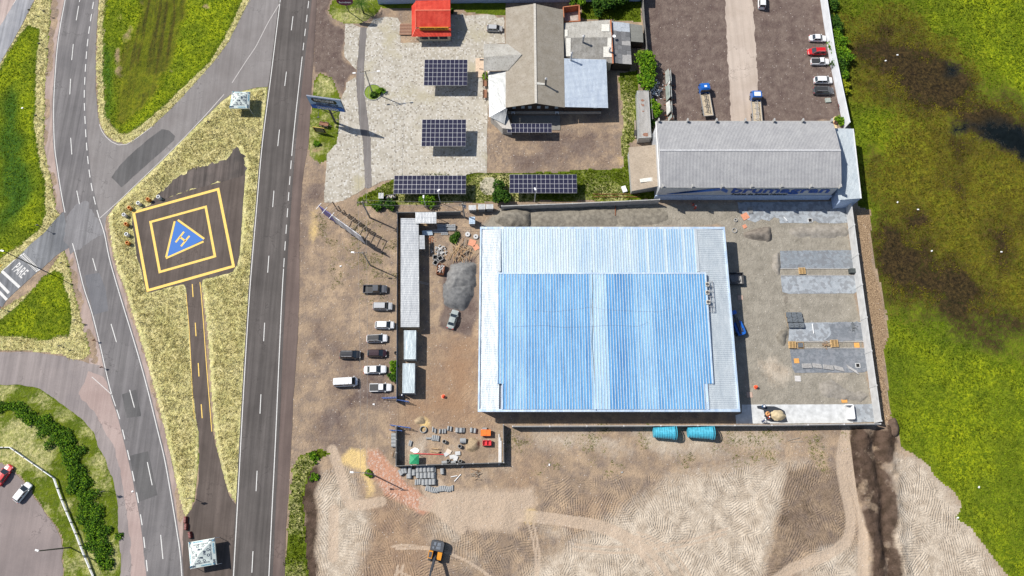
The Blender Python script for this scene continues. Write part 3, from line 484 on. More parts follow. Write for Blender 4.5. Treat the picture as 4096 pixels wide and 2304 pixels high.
A_HELI = asphalt('helipad_asphalt', (.076, .060, .052), (.110, .088, .077), -.2, .18)
A_PARK = asphalt('pinkish_asphalt', (.185, .155, .150), (.235, .195, .185), .3, .08)
A_LOOP = asphalt('loop_asphalt', (.200, .175, .172), (.260, .225, .215), 1.2, .14)
A_PATCH = asphalt('patch_asphalt', (.085, .083, .084), (.110, .106, .105), 0, .15, crack=False)
A_SHLD = asphalt('shoulder_tar', (.105, .078, .070), (.140, .105, .092), .02, .14)
A_DIRT = asphalt('pink_dirt', (.270, .205, .180), (.370, .290, .255), .05, .16)
A_ROCK = asphalt('rough_tar', (.060, .052, .048), (.120, .098, .088), 1.8, .35)
def paint(name, c, wear=.25):
    t = NT(name); f = t.ramp(t.noise(3.5, 4, .7), .30, .55); f2 = t.math('MULTIPLY_ADD', f, wear, 1 - wear); return t.fin(t.mix(f2, tuple(x * .45 for x in c), c), .8, 0, .2)
PW = paint('white_road_paint', (.62, .61, .59), .5); PWF = paint('faded_white_paint', (.55, .52, .50), .55); PY = paint('yellow_road_paint', (.80, .55, .15), .35); PB = paint('blue_road_paint', (.060, .165, .460), .12)
def quadline(mb, line, a, b, w, z, step=2.0):
    L, Rr = strip_pts(along(line, a, b, step), w); o = len(mb.v); mb.v += [(p[0], p[1], z) for p in L] + [(p[0], p[1], z) for p in Rr]; n = len(L)
    mb.f += [(o + i, o + n + i, o + n + i + 1, o + i + 1) for i in range(n - 1)]
def shift(line, d): L, Rr = strip_pts(line, abs(d) * 2); return [tuple(p) for p in (L if d > 0 else Rr)]
# highway
e1 = shift(HWY_L, -.35); e2 = shift(HWY_R, .55)
dl, dr = shift(HWY_L, -.35)[0][0], shift(HWY_L, .35)[0][0]
outL = e1 if dl < dr else shift(HWY_L, .35); rl = shift(HWY_R, .75); rr_ = shift(HWY_R, -.75); outR = rl if rl[0][0] > rr_[0][0] else rr_
highway = sheet('highway', list(outL) + list(outR)[::-1], .022, A_HWY, .06, step=.6)
sheet('road_shoulder', ragged(list(outR) + FL([(798, -90), (797, 0), (786, 185), (776, 362), (762, 440), (753, 560), (753, 724), (749, 850), (738, 1000), (734, 1087), (728, 1200), (719, 1330), (716, 1449), (714, 1530)])[::-1], .1, .6), .012, A_SHLD)
def dashes(line, segs, w, z, m, name, parent):
    for a, b in segs:
        mb = MB(); quadline(mb, line, a, b, w, z); mb.obj(name, m, parent)
mb = MB(); quadline(mb, HWY_L, 0, length(HWY_L), .18, .030); ya = at_y(HWY_R, Z('10', 500, 570)[1]); yb = at_y(HWY_R, Z('11', 365, 120)[1]); yc = at_y(HWY_R, Z('11', 280, 1255)[1])
quadline(mb, HWY_R, ya, yb, .18, .030); quadline(mb, HWY_R, yc, length(HWY_R), .18, .030); mb.obj('edge_line', PW, highway)
for s0 in np.arange(3, ya - 1, 4.05): dashes(HWY_R, [(s0, s0 + 2.1)], .17, .030, PW, 'lane_dash', highway)
for s0 in np.arange(yb + 1.2, yc - 1, 4.05): dashes(HWY_R, [(s0, s0 + 2.2)], .17, .030, PW, 'lane_dash', highway)
HWY_C = [((a[0] + b[0]) / 2 + .1, (a[1] + b[1]) / 2) for a, b in zip(HWY_L, HWY_R)]
for c, y0, y1 in (('10', 40 - 500, 150 - 490), ('10', 165, 305), ('10', 722, 865), ('10', 1305, 1470), ('11', 470, 635), ('11', 1125, 1295), ('12', 350, 535), ('12', 1070, 1265), ('13', 390, 595), ('13', 1200, 1415)):
    a = at_y(HWY_C, Z(c, 200, y0)[1]); b = at_y(HWY_C, Z(c, 200, y1)[1])
    if b > a: dashes(HWY_C, [(a, b)], .17, .030, PW, 'lane_dash', highway)
# ramp and crossing (pale), then the curved road on it
ramp = sheet('slip_road', ragged(FL([(232, -90), (249, -90), (248, 0), (243, 75), (240, 150), (241, 225), (246, 288), (252, 318), (265, 340), (287, 357), (312, 363), (334, 357), (375, 325), (425, 278), (462, 240), (500, 198), (538, 155), (575, 105), (600, 55), (627, 0), (655, -90), (717, -90), (706, 0), (684, 181), (673, 218), (640, 221), (600, 231), (578, 240), (560, 252), (500, 310), (447, 362), (400, 410), (360, 448), (297, 507), (267, 546), (262, 590), (214, 600), (205, 300), (215, 150)]), .12, .6), .010, A_CONN)
sheet('side_road', ragged(smooth(FL([(175, 520), (150, 541), (132, 560), (112, 585), (80, 612), (52, 640), (15, 676), (-60, 742)])) + smooth(FL([(-60, 815), (0, 778), (15, 757), (50, 724), (85, 692), (112, 670), (140, 645), (160, 631), (182, 620)])), .12, .6), .014, A_PARE)
wl_ = [shift(WR_L, d) for d in (-.3, .3)]; wl_ = min(wl_, key=lambda q: q[5][0]); wr2 = max([shift(WR_R, d) for d in (-.35, .35)], key=lambda q: q[5][0])
west = sheet('curved_road', ragged(wl_ + wr2[::-1], .06, .6), .018, A_WEST)
sheet('worn_crossing', ragged(FL([(165, 545), (215, 500), (262, 590), (175, 640), (160, 600)]), .8), .020, asphalt('crossing_asphalt', (.155, .150, .155), (.200, .195, .200), 1.0, .22))
for nm, pts, m in (('asphalt_patch', zfl('01', [(1120, 335), (1200, 225), (1290, 130), (1400, 30), (1520, -70), (1630, -150), (1700, -135), (1760, -80), (1750, -40), (1620, 80), (1440, 240), (1225, 437)]), A_PATCH), ('asphalt_patch', zfl('02', [(1225, 1070), (1370, 1020), (1420, 1290), (1275, 1310)]), A_PATCH), ('asphalt_patch', zfl('03', [(1305, 240), (1490, 195), (1585, 640), (1395, 700)]), A_PATCH),
                   ('asphalt_patch', zfl('02', [(850, -130), (1000, -150), (1060, 0), (1090, 230), (940, 270)]), asphalt('patch_blue', (.12, .12, .13), (.15, .15, .16), 0, .1))):
    sheet(nm, ragged(FL(pts), .12, .5), .021 + .001 * random.random(), m)
pn = lambda c, pts: [Z(c, *p) for p in pts]
def wline(pts, w, z, m, name, parent=None, kind=None): mb = MB(); quadline(mb, pts, 0, length(pts), w, z); return mb.obj(name, m, parent, kind=kind)
yj1 = at_y(WR_L, Z('01', 0, 690)[1]); yj2 = at_y(WR_L, Z('01', 0, 1000)[1]); yk = at_y(WR_L, Z('02', 0, 1190)[1])
mb = MB(); quadline(mb, WR_L, 0, yj1, .17, .030); quadline(mb, WR_L, yj2, yk, .17, .030); yr = at_y(WR_R, Z('01', 0, 750)[1]); quadline(mb, WR_R, yr, length(WR_R), .18, .030); mb.obj('edge_line', PW, west)
for s0 in np.arange(yk + .8, length(WR_L), 4.6): dashes(WR_L, [(s0, s0 + 2.2)], .2, .030, PW, 'lane_dash', west)
for s0 in np.arange(.5, yr - 1, 3.6): dashes(WR_R, [(s0, s0 + 2.1)], .2, .030, PW, 'lane_dash', west)
for c, a, b in (('00', (803, 0), (800, 20)), ('00', (792, 60), (768, 205)), ('00', (738, 445), (722, 605)), ('00', (711, 793), (703, 950)), ('00', (712, 1387), (723, 1554)), ('01', (773, 470), (800, 605)), ('01', (933, 1150), (968, 1275)), ('02', (1118, 362), (1172, 545)), ('02', (1305, 1025), (1353, 1203)), ('03', (1483, 303), (1532, 535)), ('03', (1617, 1035), (1640, 1278))):
    wline([Z(c, *a), Z(c, *b)], .18, .030, PW, 'lane_dash', west)
wline(smooth(pn('01', [(1180, -30), (1000, -170), (1000, 750)]))[:0] or smooth(pn('00', [(1000, 1250), (1030, 1330), (1090, 1400), (1160, 1450), (1230, 1461), (1290, 1445), (1370, 1395), (1530, 1275)])), .15, .030, PWF, 'edge_line', ramp)
wline(pn('00', [(2255, 950), (2050, 1180), (1850, 1390), (1600, 1640), (1440, 1790), (1190, 2030), (1000, 2200)]), .16, .030, PWF, 'edge_line', ramp)
wline([Z('10', 245, 25), Z('10', 120, 230), Z('10', 0, 470), Z('00', 2480, 610), Z('00', 2335, 835)], .14, .030, PWF, 'edge_line', ramp)
# top-left road, loop, car park
tl = sheet('frontage_road', ragged(FL([(-200, -150), (140, -150), (86, 0), (75, 22), (50, 72), (20, 125), (0, 160), (-100, 330), (-200, 420)]), .15, .6), .012, asphalt('frontage_asphalt', (.200, .205, .225), (.300, .300, .315), .55, .22))
sheet('road_shoulder', ragged(FL([(-200, -150), (80, -150), (40, 0), (0, 65), (-80, 180), (-200, 300)]), .3, .6), .016, asphalt('pink_shoulder', (.33, .26, .235), (.42, .34, .31), .55, .2)); wline([Z('00', 200, -60), Z('00', 130, 50)], .16, .030, PWF, 'edge_line', tl)
sheet('road_shoulder', ragged(FL([(118, 110), (125, 60), (130, 0), (135, -90), (170, -90), (162, 0), (150, 62), (142, 125), (136, 212), (133.5, 275), (135.5, 362), (143.5, 425), (152, 482), (161, 532), (150, 538), (140, 530), (133, 490), (124, 440), (110, 362), (110, 300), (114, 200)]), .35, .5), .009, A_DIRT)
sheet('road_shoulder', ragged(FL([(160, 628), (176, 618), (191, 655), (209, 724), (229, 785), (251, 873), (263, 920), (279, 992), (275, 1010), (225, 925), (222, 900), (210, 830), (192, 760), (180, 700), (170, 650)]), .35, .5), .009, A_DIRT)
sheet('road_shoulder', ragged(FL([(262, 575), (266, 560), (272, 600), (288, 660), (312, 730), (330, 790), (362, 890), (388, 980), (414, 1090), (430, 1160), (448, 1240), (462, 1310), (465, 1449), (468, 1530), (460, 1530), (456, 1449), (432, 1267), (396, 1087), (368, 975), (343, 885), (295, 724), (274, 650)]), .3, .5), .009, A_DIRT)
loop = sheet('loop_road', ragged(FL([(-100, 887), (75, 886), (112, 890), (150, 895), (175, 903), (205, 908), (225, 915), (255, 920), (266, 930), (281, 992), (297, 1040), (320, 1130), (340, 1220), (356, 1310), (372, 1449), (378, 1560), (306, 1560), (302, 1449), (305, 1412), (297, 1335), (297, 1277), (290, 1237), (282, 1200), (270, 1172), (265, 1152), (247, 1125), (235, 1087), (212, 1060), (175, 1030), (140, 1005), (100, 978), (50, 968), (-100, 968)]), .2, .6), .011, A_LOOP)
sheet('worn_strip', ragged(FL([(222, 935), (240, 940), (262, 950), (281, 1000), (297, 1040), (320, 1130), (336, 1200), (353, 1290), (366, 1449), (330, 1449), (328, 1380), (318, 1280), (300, 1180), (285, 1120), (262, 1087), (240, 1040), (197, 994)]), .35, .5), .015, asphalt('pink_worn', (.300, .225, .205), (.360, .280, .255), .3, .08))
wline(pn('02', [(925, 895), (1000, 960), (1127, 1075)]), .17, .03, PWF, 'edge_line', loop)
park = sheet('car_park', ragged(FL([(-100, 1150), (0, 1165), (40, 1194), (62, 1215), (85, 1250), (110, 1287), (130, 1312), (145, 1337), (155, 1362), (157, 1449), (160, 1560), (-100, 1560)]), .35, .5), .011, A_PARK)
# PARE junction paint
side = bpy.data.objects['side_road']
for a, b in (((-60, 1345), (90, 1500)), ((18, 1278), (197, 1442))): wline(pn('01', [a, b]), .62, .030, PW, 'stop_bar', side)
wline(pn('01', [(155, 1160), (95, 1215), (30, 1272)]), .2, .030, PW, 'edge_line', side); wline(pn('02', [(-40, 5), (70, 120)]), .6, .03, PW, 'stop_bar', side)
wline(pn('01', [(20, 1210), (-40, 1270)]), .35, .030, PY, 'edge_line', side)
p0, p1 = Z('01', 200, 1275), Z('01', 330, 1140); rd = (Vector(Z('01', 235, 1220)) - Vector(Z('01', 160, 1330)))
xd = Vector(Z('01', 270, 1330)) - Vector(Z('01', 150, 1220))
o = text('PARE', PW, None, (*Z('01', 200, 1275), .030), (xd.x, xd.y, 0), (-xd.y, xd.x, 0), 3.3, ext=0, name='lettering', width=3.3, bold=.04); o.parent = side
dA, dB = Vector(Z('01', 222, 1112)), Vector(Z('01', 385, 1275)); dn = (dB - dA).normalized(); dp = Vector((-dn.y, dn.x)); mb = MB(); nn = 16
for q in range(nn):
    for r_ in (0, 1):
        c = dA.lerp(dB, (q + .25 + .5 * r_) / nn) + dp * (r_ - .5) * .55; h = .24
        mb.quad(*[(c.x + dn.x * a * h + dp.x * b * h, c.y + dn.y * a * h + dp.y * b * h, .03) for a, b in ((-1, -1), (1, -1), (1, 1), (-1, 1))])
mb.obj('speed_bump_paint', PW, side)
# helipad
hp = [(zf('01', *p)) for p in [(1340, 690), (1500, 618), (1640, 560), (1900, 470), (2180, 395), (2465, 315), (2448, 560), (2440, 700), (2425, 900), (2410, 1100), (2385, 1220), (2340, 1285), (2200, 1330), (2070, 1355), (2040, 1362)]] + zfl('02', [(2025, -10), (2060, 450), (2085, 800), (2110, 1100), (2140, 1449)]) + zfl('03', [(2180, 180), (2250, 450), (2310, 650), (2385, 745), (2372, 900), (2350, 1449), (2345, 1560), (1840, 1560), (1830, 1449), (1845, 900), (1870, 850), (1925, 780), (1962, 700), (1995, 500), (2003, 200), (1995, 0)]) + zfl('02', [(1968, 1300), (1950, 1150), (1925, 800), (1900, 400), (1870, 0)]) + zfl('01', [(1850, 1415), (1700, 1440), (1490, 1500)]) + zfl('02', [(1462, 35)]) + zfl('01', [(1440, 1360), (1415, 1250), (1380, 1160), (1352, 950), (1325, 800)])
heli = sheet('helipad', ragged(FL(hp), .16, .5), .014, A_HELI); heli['label'] = 'dark tarmac helipad with yellow squares and a blue triangle'
sheet('rough_tarmac', ragged(FL(zfl('01', [(1500, 612), (1620, 480), (1830, 300), (1960, 250), (2060, 235), (2250, 170), (2350, 70), (2400, 40), (2460, 90), (2480, 180), (2466, 330), (2180, 400), (1900, 475), (1640, 562)])), 1.1, .35), .012, A_ROCK)
def frame(corners, w, z, m, name, par):
    n = len(corners); P = [Vector((*c, 0)) for c in corners]; ctr = sum(P, Vector()) / n; mb = MB()
    def off(i, d):
        a = (P[i] - P[i - 1]).normalized(); b = (P[(i + 1) % n] - P[i]).normalized(); bis = (b - a).normalized(); s = (1 - a.dot(b)) / 2; L = d / max(.3, math.sqrt(max(.01, s if False else (1 - (-a).dot(b)) / 2))); return P[i] + bis * L
    I = [off(i, w / 2) for i in range(n)]; O = [off(i, -w / 2) for i in range(n)]
    for i in range(n): j = (i + 1) % n; mb.quad(*[(q.x, q.y, z) for q in (O[i], O[j], I[j], I[i])])
    return mb.obj(name, m, par)
frame(pn('01', [(1345, 690), (2195, 455), (2350, 1230), (1487, 1474)]), .62, .030, PY, 'yellow_square', heli); frame(pn('01', [(1515, 785), (2070, 632), (2163, 1130), (1608, 1288)]), .55, .030, PY, 'yellow_square', heli)
tri = pn('01', [(1772, 772), (2052, 962), (1678, 1148)]); mb = MB(); mb.add([(a, b, .030) for a, b in tri], [(2, 1, 0)]); o = mb.obj('blue_triangle', PB, heli)
for a, b in (((1790, 765), (2055, 955)), ((2048, 982), (1670, 1150)), ((1672, 1140), (1758, 778))): wline(pn('01', [a, b]), .45, .034, PY, 'triangle_edge', heli)
for a, b in (((1852, 883), (1768, 990)), ((1907, 925), (1822, 1030)), ((1812, 937), (1866, 977))): wline(pn('01', [a, b]), .42, .036, PY, 'letter_stroke', heli)
for c, a, b in (('01', (1935, 1410), (1943, 1540)), ('02', (1965, 350), (1973, 485)), ('02', (1995, 755), (2003, 890)), ('02', (2025, 1170), (2035, 1310))): wline(pn(c, [a, b]), .2, .030, PY, 'lane_dash', heli)
wline([Z('01', 2012, 1390), Z('02', 2020, 0), Z('02', 2048, 350), Z('02', 2072, 700), Z('02', 2100, 1050), Z('02', 2132, 1445)], .16, .030, PY, 'edge_line', heli)
wline([Z('02', 1873, 60), Z('02', 1903, 400), Z('02', 1922, 760), Z('02', 1932, 1000), Z('02', 1957, 1320)], .12, .030, PY, 'edge_line', heli)
# courtyard of hexagonal blocks
t = NT('hex_blocks'); v = t.vor(2.9, rnd=.35); s = t.n('SeparateColor'); t.put(s.inputs[0], v); nb = t.noise(.3, 5, .65); nf = t.noise(2, 4, .7)
col = t.mix(t.ramp(nb, .36, .64), (.390, .358, .300), (.500, .465, .405)); col = t.mix(t.ramp(s.outputs[0], .75, .9), col, (.56, .54, .50)); col = t.mix(t.ramp(s.outputs[1], .86, .96), col, (.27, .24, .20)); col = t.mix(t.math('MULTIPLY', t.ramp(nf, .58, .7), .55), col, (.27, .22, .17)); col = t.mix(t.ramp(t.noise(.12, 4, .6), .55, .72), col, (.42, .38, .27))
ve = t.n('TexVoronoi', dict(feature='DISTANCE_TO_EDGE'), Scale=2.9, Randomness=.35); t.put(ve.inputs['Vector'], t.pos()); j = t.ramp(ve.outputs[0], .0, .09); col = t.mix(j, t.mix(1, col, (.62, .60, .52), 'MULTIPLY'), col); t.bump(j, .03)
HEXM = t.fin(col, .85, 0, .2)
court = sheet('courtyard_paving', ragged(FL(zfl('10', [(1115, 290), (1180, 190), (1300, 170), (1420, 180), (1460, 240), (1450, 430), (1650, 430), (1650, 380), (1960, 370), (1960, 130), (2080, 135), (2110, 160), (2300, 145), (2400, 150), (2430, 180), (2495, 170), (2505, 440), (2300, 440), (2290, 700), (2340, 800), (2340, 1000), (2330, 1180), (2320, 1449)]) + zfl('11', [(2325, 150), (2320, 292), (2220, 285), (2100, 320), (1900, 340), (1650, 322), (1420, 350), (1260, 380), (1165, 430), (1160, 200), (1155, 0)]) + zfl('10', [(1150, 1400), (1110, 1100), (1085, 900), (1090, 700), (1100, 500)])), .22, .4), .016, HEXM)
sheet('courtyard_paving', ragged(FL(zfl('10', [(895, 245), (970, 240), (1055, 275), (1035, 420), (1020, 600), (1010, 700), (950, 640), (885, 570), (890, 400)])), .25, .4), .016, HEXM)
sheet('courtyard_paving', ragged(FL(zfl('10', [(1005, 780), (1012, 900), (1030, 1100), (1050, 1300), (1080, 1449)]) + zfl('11', [(1085, 200), (1100, 440), (1050, 480), (900, 560), (850, 590), (690, 592), (690, 420), (705, 250), (720, 100), (760, 50), (810, 0)]) + zfl('10', [(830, 1300), (850, 1050), (870, 950), (910, 900), (905, 830)])), .3, .4), .016, HEXM)
sheet('asphalt_drive', ragged(FL(zfl('10', [(1050, 272), (1115, 280), (1100, 500), (1088, 700), (1085, 900), (1112, 1100), (1150, 1400)]) + zfl('11', [(1155, 0), (1160, 200), (1166, 430), (1130, 450), (1098, 440), (1085, 200), (1080, 0)]) + zfl('10', [(1048, 1300), (1030, 1100), (1012, 900), (1010, 780), (1030, 500)])), .15, .4), .020, asphalt('drive_asphalt', (.140, .128, .122), (.190, .172, .165), .0, .12))
# pale strip across the gravel lot
sheet('concrete_lane', ragged(FL(zfl('20', [(2140, -30), (2420, -10), (2440, 300), (2465, 700), (2480, 1000), (2500, 1245), (2205, 1245), (2190, 1000), (2175, 700), (2160, 400), (2150, 200)])), .35, .4), .014, asphalt('dusty_lane', (.360, .295, .245), (.440, .370, .315), .04, .08))
# grey interlocking pavers in the building yard
def paver_mat(name, c, c2, edge):
    t = NT(name); b = t.n('TexBrick', Scale=1.0); t.put(b.inputs['Vector'], t.pos()); b.inputs['Brick Width'].default_value = .42; b.inputs['Row Height'].default_value = .22; b.inputs['Mortar Size'].default_value = .012
    b.inputs['Color1'].default_value = (*c, 1); b.inputs['Color2'].default_value = (*c2, 1); b.inputs['Mortar'].default_value = (*[x * .6 for x in c], 1)
    v = t.n('SeparateColor'); t.put(v.inputs[0], t.vor(1.6, rnd=1)); col = t.mix(t.math('MULTIPLY', t.ramp(t.math('ADD', v.outputs[0], t.noise(.35, 4, .7)), 1.0, 1.2), .8), b.outputs[0], edge); col = t.mix(1, col, t.mix(t.ramp(t.noise(.7, 4, .7), .3, .7), (.84,) * 3, (1.14,) * 3), 'MULTIPLY'); return t.fin(col, .8, 0, .3)
PV1 = paver_mat('bluish_pavers', (.200, .225, .250), (.250, .275, .300), (.16, .17, .185)); PV2 = paver_mat('pale_pavers', (.300, .330, .360), (.350, .375, .400), (.20, .21, .225)); PV3 = paver_mat('slate_pavers', (.150, .165, .185), (.190, .205, .225), (.21, .22, .24))
rp = lambda pts, k=.10: ragged(FL(pts), k, .3)
sheet('yard_paving', rp(zfl('20', [(0, 0)])[:0] + [(1855, 509), (2128, 507), (2133, 560), (2100, 562), (2060, 561), (2050, 555), (2035, 562), (1990, 561), (1962, 562), (1960, 550), (1947, 546), (1935, 556), (1915, 552), (1900, 560), (1880, 553), (1878, 540), (1860, 535)]), .016, PV2)
sheet('yard_paving', rp([(1962, 631), (2149, 629), (2152, 676), (1964, 676)], .08), .016, PV1); sheet('yard_paving', rp([(1964, 695), (2151, 693), (2156, 733), (2150, 738), (1985, 739), (1968, 735)], .08), .016, PV2)
sheet('yard_paving', rp([(1983, 858), (1985, 825), (2000, 812), (2168, 810), (2172, 857)], .08), .016, PV2); sheet('yard_paving', rp([(2085, 814), (2167, 811), (2171, 856), (2076, 857), (2090, 840)], .4), .018, PV3)
sheet('yard_paving', rp([(1987, 879), (2176, 876), (2181, 933), (2170, 937), (2000, 938), (1993, 925)], .08), .016, PV3); sheet('yard_paving', rp([(2144, 1018), (2196, 1016), (2204, 1062), (2146, 1062)], .1), .016, PV2)
slab = sheet('concrete_slab', rp([(1866, 1018), (2143, 1017), (2146, 1064), (1852, 1066), (1850, 1045), (1866, 1040)], .04), .022, mat('fresh_concrete', (.52, .53, .53), .8, n=(.8, .25)))
for y0, x0, x1 in ((676, 1962, 2148), (693, 1964, 2150), (860, 1985, 2172), (876, 1986, 2174)):
    a = Vector(F(x0, y0)); b = Vector(F(x1, y0)); mb = MB()
    n = 12; k = T('kerb', {676: 'thin concrete kerb below the northern yard paving', 693: 'thin concrete kerb above the pale square paving', 860: 'thin concrete kerb above the strip with wooden pallets', 876: 'thin concrete kerb below the strip with wooden pallets'}[y0], 'kerb', ((a + b) / 2).to_3d())
    me = MB().box(0, 0, 0, (b - a).length / n - .03, .13, .14).mesh('kerb_stone')
    for i in range(n): inst('kerb_stone', me, k, ((i + .5 - n / 2) * (b - a).length / n, 0, random.uniform(0, .01)), (0, 0, math.atan2(b.y - a.y, b.x - a.x)), mat('kerb_concrete', (.42, .41, .40), .85))
# --- straw, meadow and field blades
tar = np.maximum(sdist(X, Y, FL(hp), 3), sdist(X, Y, FL(zfl('01', [(1500, 612), (1830, 300), (2060, 235), (2250, 170), (2400, 40), (2480, 180), (2466, 330)])), 3))
tufts('straw_tufts', 'tall wind swept pale straw tufts on the median', fill(np.where(tar < -.45, sdv[8], -1), 26000, 1, .85), .08, .22, .035, STRAW, 3, 1.25, 3.2, 1)
sm = np.maximum.reduce([np.where(sdv[i] > .1, sdv[i], -1) for i in (2, 4, 6)]); sm = np.where(gi > .6, -1, sm)
tufts('straw_tufts', 'dry straw tufts along the margins of the green fields', fill(sm, 9000, 2, .1), .08, .22, .035, STRAW, 3, 1.1, 3, 2)
gg = np.maximum.reduce([sdv[1], sdv[3], sdv[5]]); gg = np.where((m_bare > .3) | ((m_strp > .5)), -1, gg)
tufts('grass_tufts', 'lush green grass tufts in the roadside fields', fill(gg, 15000, 3, .2), .06, .22, .08, LUSH, 3, .6, 3, 3)
mo = (m_oliv > .45); mg = np.where((m_brn > .3) | mo | (m_water > .2) | (X > 132), -1, sdv[0]); tufts('marsh_tufts', 'dull olive brown tufts in the wet middle of the meadow', fill(np.where((m_brn < .75) & mo & (m_water < .2) & (X < 132), sdv[0], -1), 20000, 7, .4), .1, .3, .12, DULL, 2, .6, 5, 7); tufts('meadow_tufts', 'olive green meadow tufts beyond the long wall', fill(mg, 30000, 4, .4), .12, .36, .12, OLIVE, 2, .5, 6, 4)
tufts('verge_tufts', 'mixed green grass tufts beside the highway and on the yard edges', fill(np.maximum.reduce([sdv[9], sdv[14], sdv[15], sdv[12]]), 11000, 5, .2), .12, .38, .06, OLIVE, 3, .4, 3, 5)
wk = np.where(m_weed * noisy(1.6, .5, .62, 88) > .35, 1, -1); tufts('weed_tufts', 'small weeds sprouting on the bare sandy lot', fill(wk, 1900, 6, .2), .06, .2, .05, WEED, 3, .8, 3, 6)
# ================================================================ BUILDINGS
def V3(c, x, y, h): return (*Z(c, x, y, h), h)
def F3(x, y, h): return (*F(x, y, h), h)
def corr(a, b, c, d, n, amp, trap=False):                      # corrugated sheet: ribs run a->d, n of them from a to b (c opposite b)
    a, b, c, d = map(Vector, (a, b, c, d)); mb = MB(); A, B = [], []
    amp *= 1.9 if trap and amp < .055 else 1
    prof = [(0, 0), (.62, 0), (.72, 1), (.88, 1)] if trap else [(0, 0), (.5, 1)]
    for i in range(n):
        for u, h in prof:
            s = (i + u) / n; z = Vector((0, 0, h * amp)); A.append(a.lerp(b, s) + z); B.append(d.lerp(c, s) + z)
    A.append(b); B.append(c); m = len(A); mb.add(A + B, [(i, i + 1, m + i + 1, m + i) for i in range(m - 1)]); return mb
def old_roof(name, c, c2, stain):
    t = NT(name); nb = t.noise(.5, 5, .65); nf = t.noise(3, 4, .7); col = t.mix(t.ramp(nb, .35, .65), c, c2); col = t.mix(t.math('MULTIPLY', t.ramp(nf, .5, .7), .7), col, stain); return t.fin(col, .9, 0, .15)
FIB = old_roof('fibre_cement', (.280, .245, .195), (.345, .310, .260), (.190, .160, .125)); FIB2 = old_roof('pale_fibre_cement', (.340, .325, .290), (.430, .415, .380), (.150, .135, .120)); FIBD = old_roof('dark_fibre_cement', (.13, .13, .13), (.17, .165, .16), (.08, .08, .08)); FIBB = old_roof('brown_fibre_cement', (.320, .265, .205), (.390, .325, .255), (.21, .17, .13))
def metal(name, c, c2=None, rough=.45, k=.3):
    if name in _M: return _M[name]
    t = NT(name); f = t.noise(.9, 4, .6, t.scalev(t.pos(), (1, .35, 1))); col = t.mix(t.ramp(f, .35, .65), c, c2 or tuple(min(1, x * 1.2) for x in c)); f2 = t.noise(4, 4, .7); col = t.mix(1, col, t.mix(t.ramp(f2, .3, .7), (.9,) * 3, (1.08,) * 3), 'MULTIPLY')
    t.bump(f, .10); _M[name] = t.fin(col, rough, k); return _M[name]
WHT = metal('white_sheet_metal', (.45, .50, .535), (.54, .585, .61)); WBL = metal('bluish_white_metal', (.46, .56, .66), (.56, .66, .74)); TRIM = metal('blue_white_trim', (.40, .52, .68), (.58, .68, .78)); GALV = metal('galvanised', (.33, .33, .34), (.42, .42, .43)); RIB = mat('rib_metal', (.56, .60, .62), .5)
WALLW = mat('white_plaster', (.62, .64, .67), .8, n=(.6, .12)); CREAM = mat('cream_plaster', (.62, .52, .38), .8); DARKW = mat('dark_timber', (.050, .030, .020), .8, n=(2, .4)); CONC = mat('grey_concrete', (.36, .355, .345), .85, n=(1.2, .25)); CONCL = mat('light_concrete', (.50, .50, .495), .85, n=(.7, .2)); STEEL = mat('dark_steel', (.07, .07, .075), .5); BLUES = mat('blue_steel', (.035, .10, .32), .5); BRICK = mat('orange_brick', (.42, .15, .07), .85, n=(4, .3)); BLK = mat('black_rubber', (.02, .02, .02), .7); NAVY = mat('navy_paint', (.03, .10, .33), .6); GLASS = mat('dark_glass', (.03, .04, .05), .12, spec=.8); RUST = mat('rust', (.25, .09, .04), .9, n=(5, .4)); TIMB = mat('raw_timber', (.44, .30, .16), .85, n=(5, .35)); TIMBG = mat('grey_timber', (.28, .23, .18), .9, n=(5, .3)); WHITE = mat('white_paint', (.75, .75, .75), .5, n=(2, .1))
# ---- the large metal hall with the blue roof
bx0, bx1, by0, by1 = -7.1, 47.35, 17.6, 58.45
hall = T('metal_hall', 'largest building, wide blue and white ribbed metal roof in the walled yard', 'building', ((bx0 + bx1) / 2, (by0 + by1) / 2, 0))
MB().prism([(bx0 + .5, by0 + .6), (bx1 - .5, by0 + .6), (bx1 - .5, by1 - .5), (bx0 + .5, by1 - .5)], 0, 5.0).obj('wall', mat('hall_wall', (.42, .45, .5), .8), hall, True)
for nm, p in (('gutter', [(bx0, by0), (bx1, by0), (bx1, by0 + .55), (bx0, by0 + .55)]), ('gutter', [(bx0, by1 - .5), (bx1, by1 - .5), (bx1, by1), (bx0, by1)]), ('gutter', [(bx0, by0 + .55), (bx0 + .35, by0 + .55), (bx0 + .35, by1 - .5), (bx0, by1 - .5)]), ('gutter', [(bx1 - .35, by0 + .55), (bx1, by0 + .55), (bx1, by1 - .5), (bx1 - .35, by1 - .5)])):
    MB().prism(p, 4.6, 5.42).obj(nm, TRIM, hall, True)
corr((bx0 + .35, by0 + .55, 5.15), (bx0 + .35, by1 - .5, 5.15), (-2.7, by1 - .5, 5.45), (-2.7, by0 + .55, 5.45), 104, .06, True).obj('side_roof', WHT, hall, True)
corr((bx1 - .35, by1 - .5, 5.15), (bx1 - .35, by0 + .55, 5.15), (40.5, by0 + .55, 5.45), (40.5, by1 - .5, 5.45), 90, .06, True).obj('side_roof', WHT, hall, True)
[MB().box(x, 53.0, 5.40, w_, 10.0, .16).obj('ridge_cap', WHT, hall, True) for x, w_ in ((-2.75, .55), (40.75, .6))]
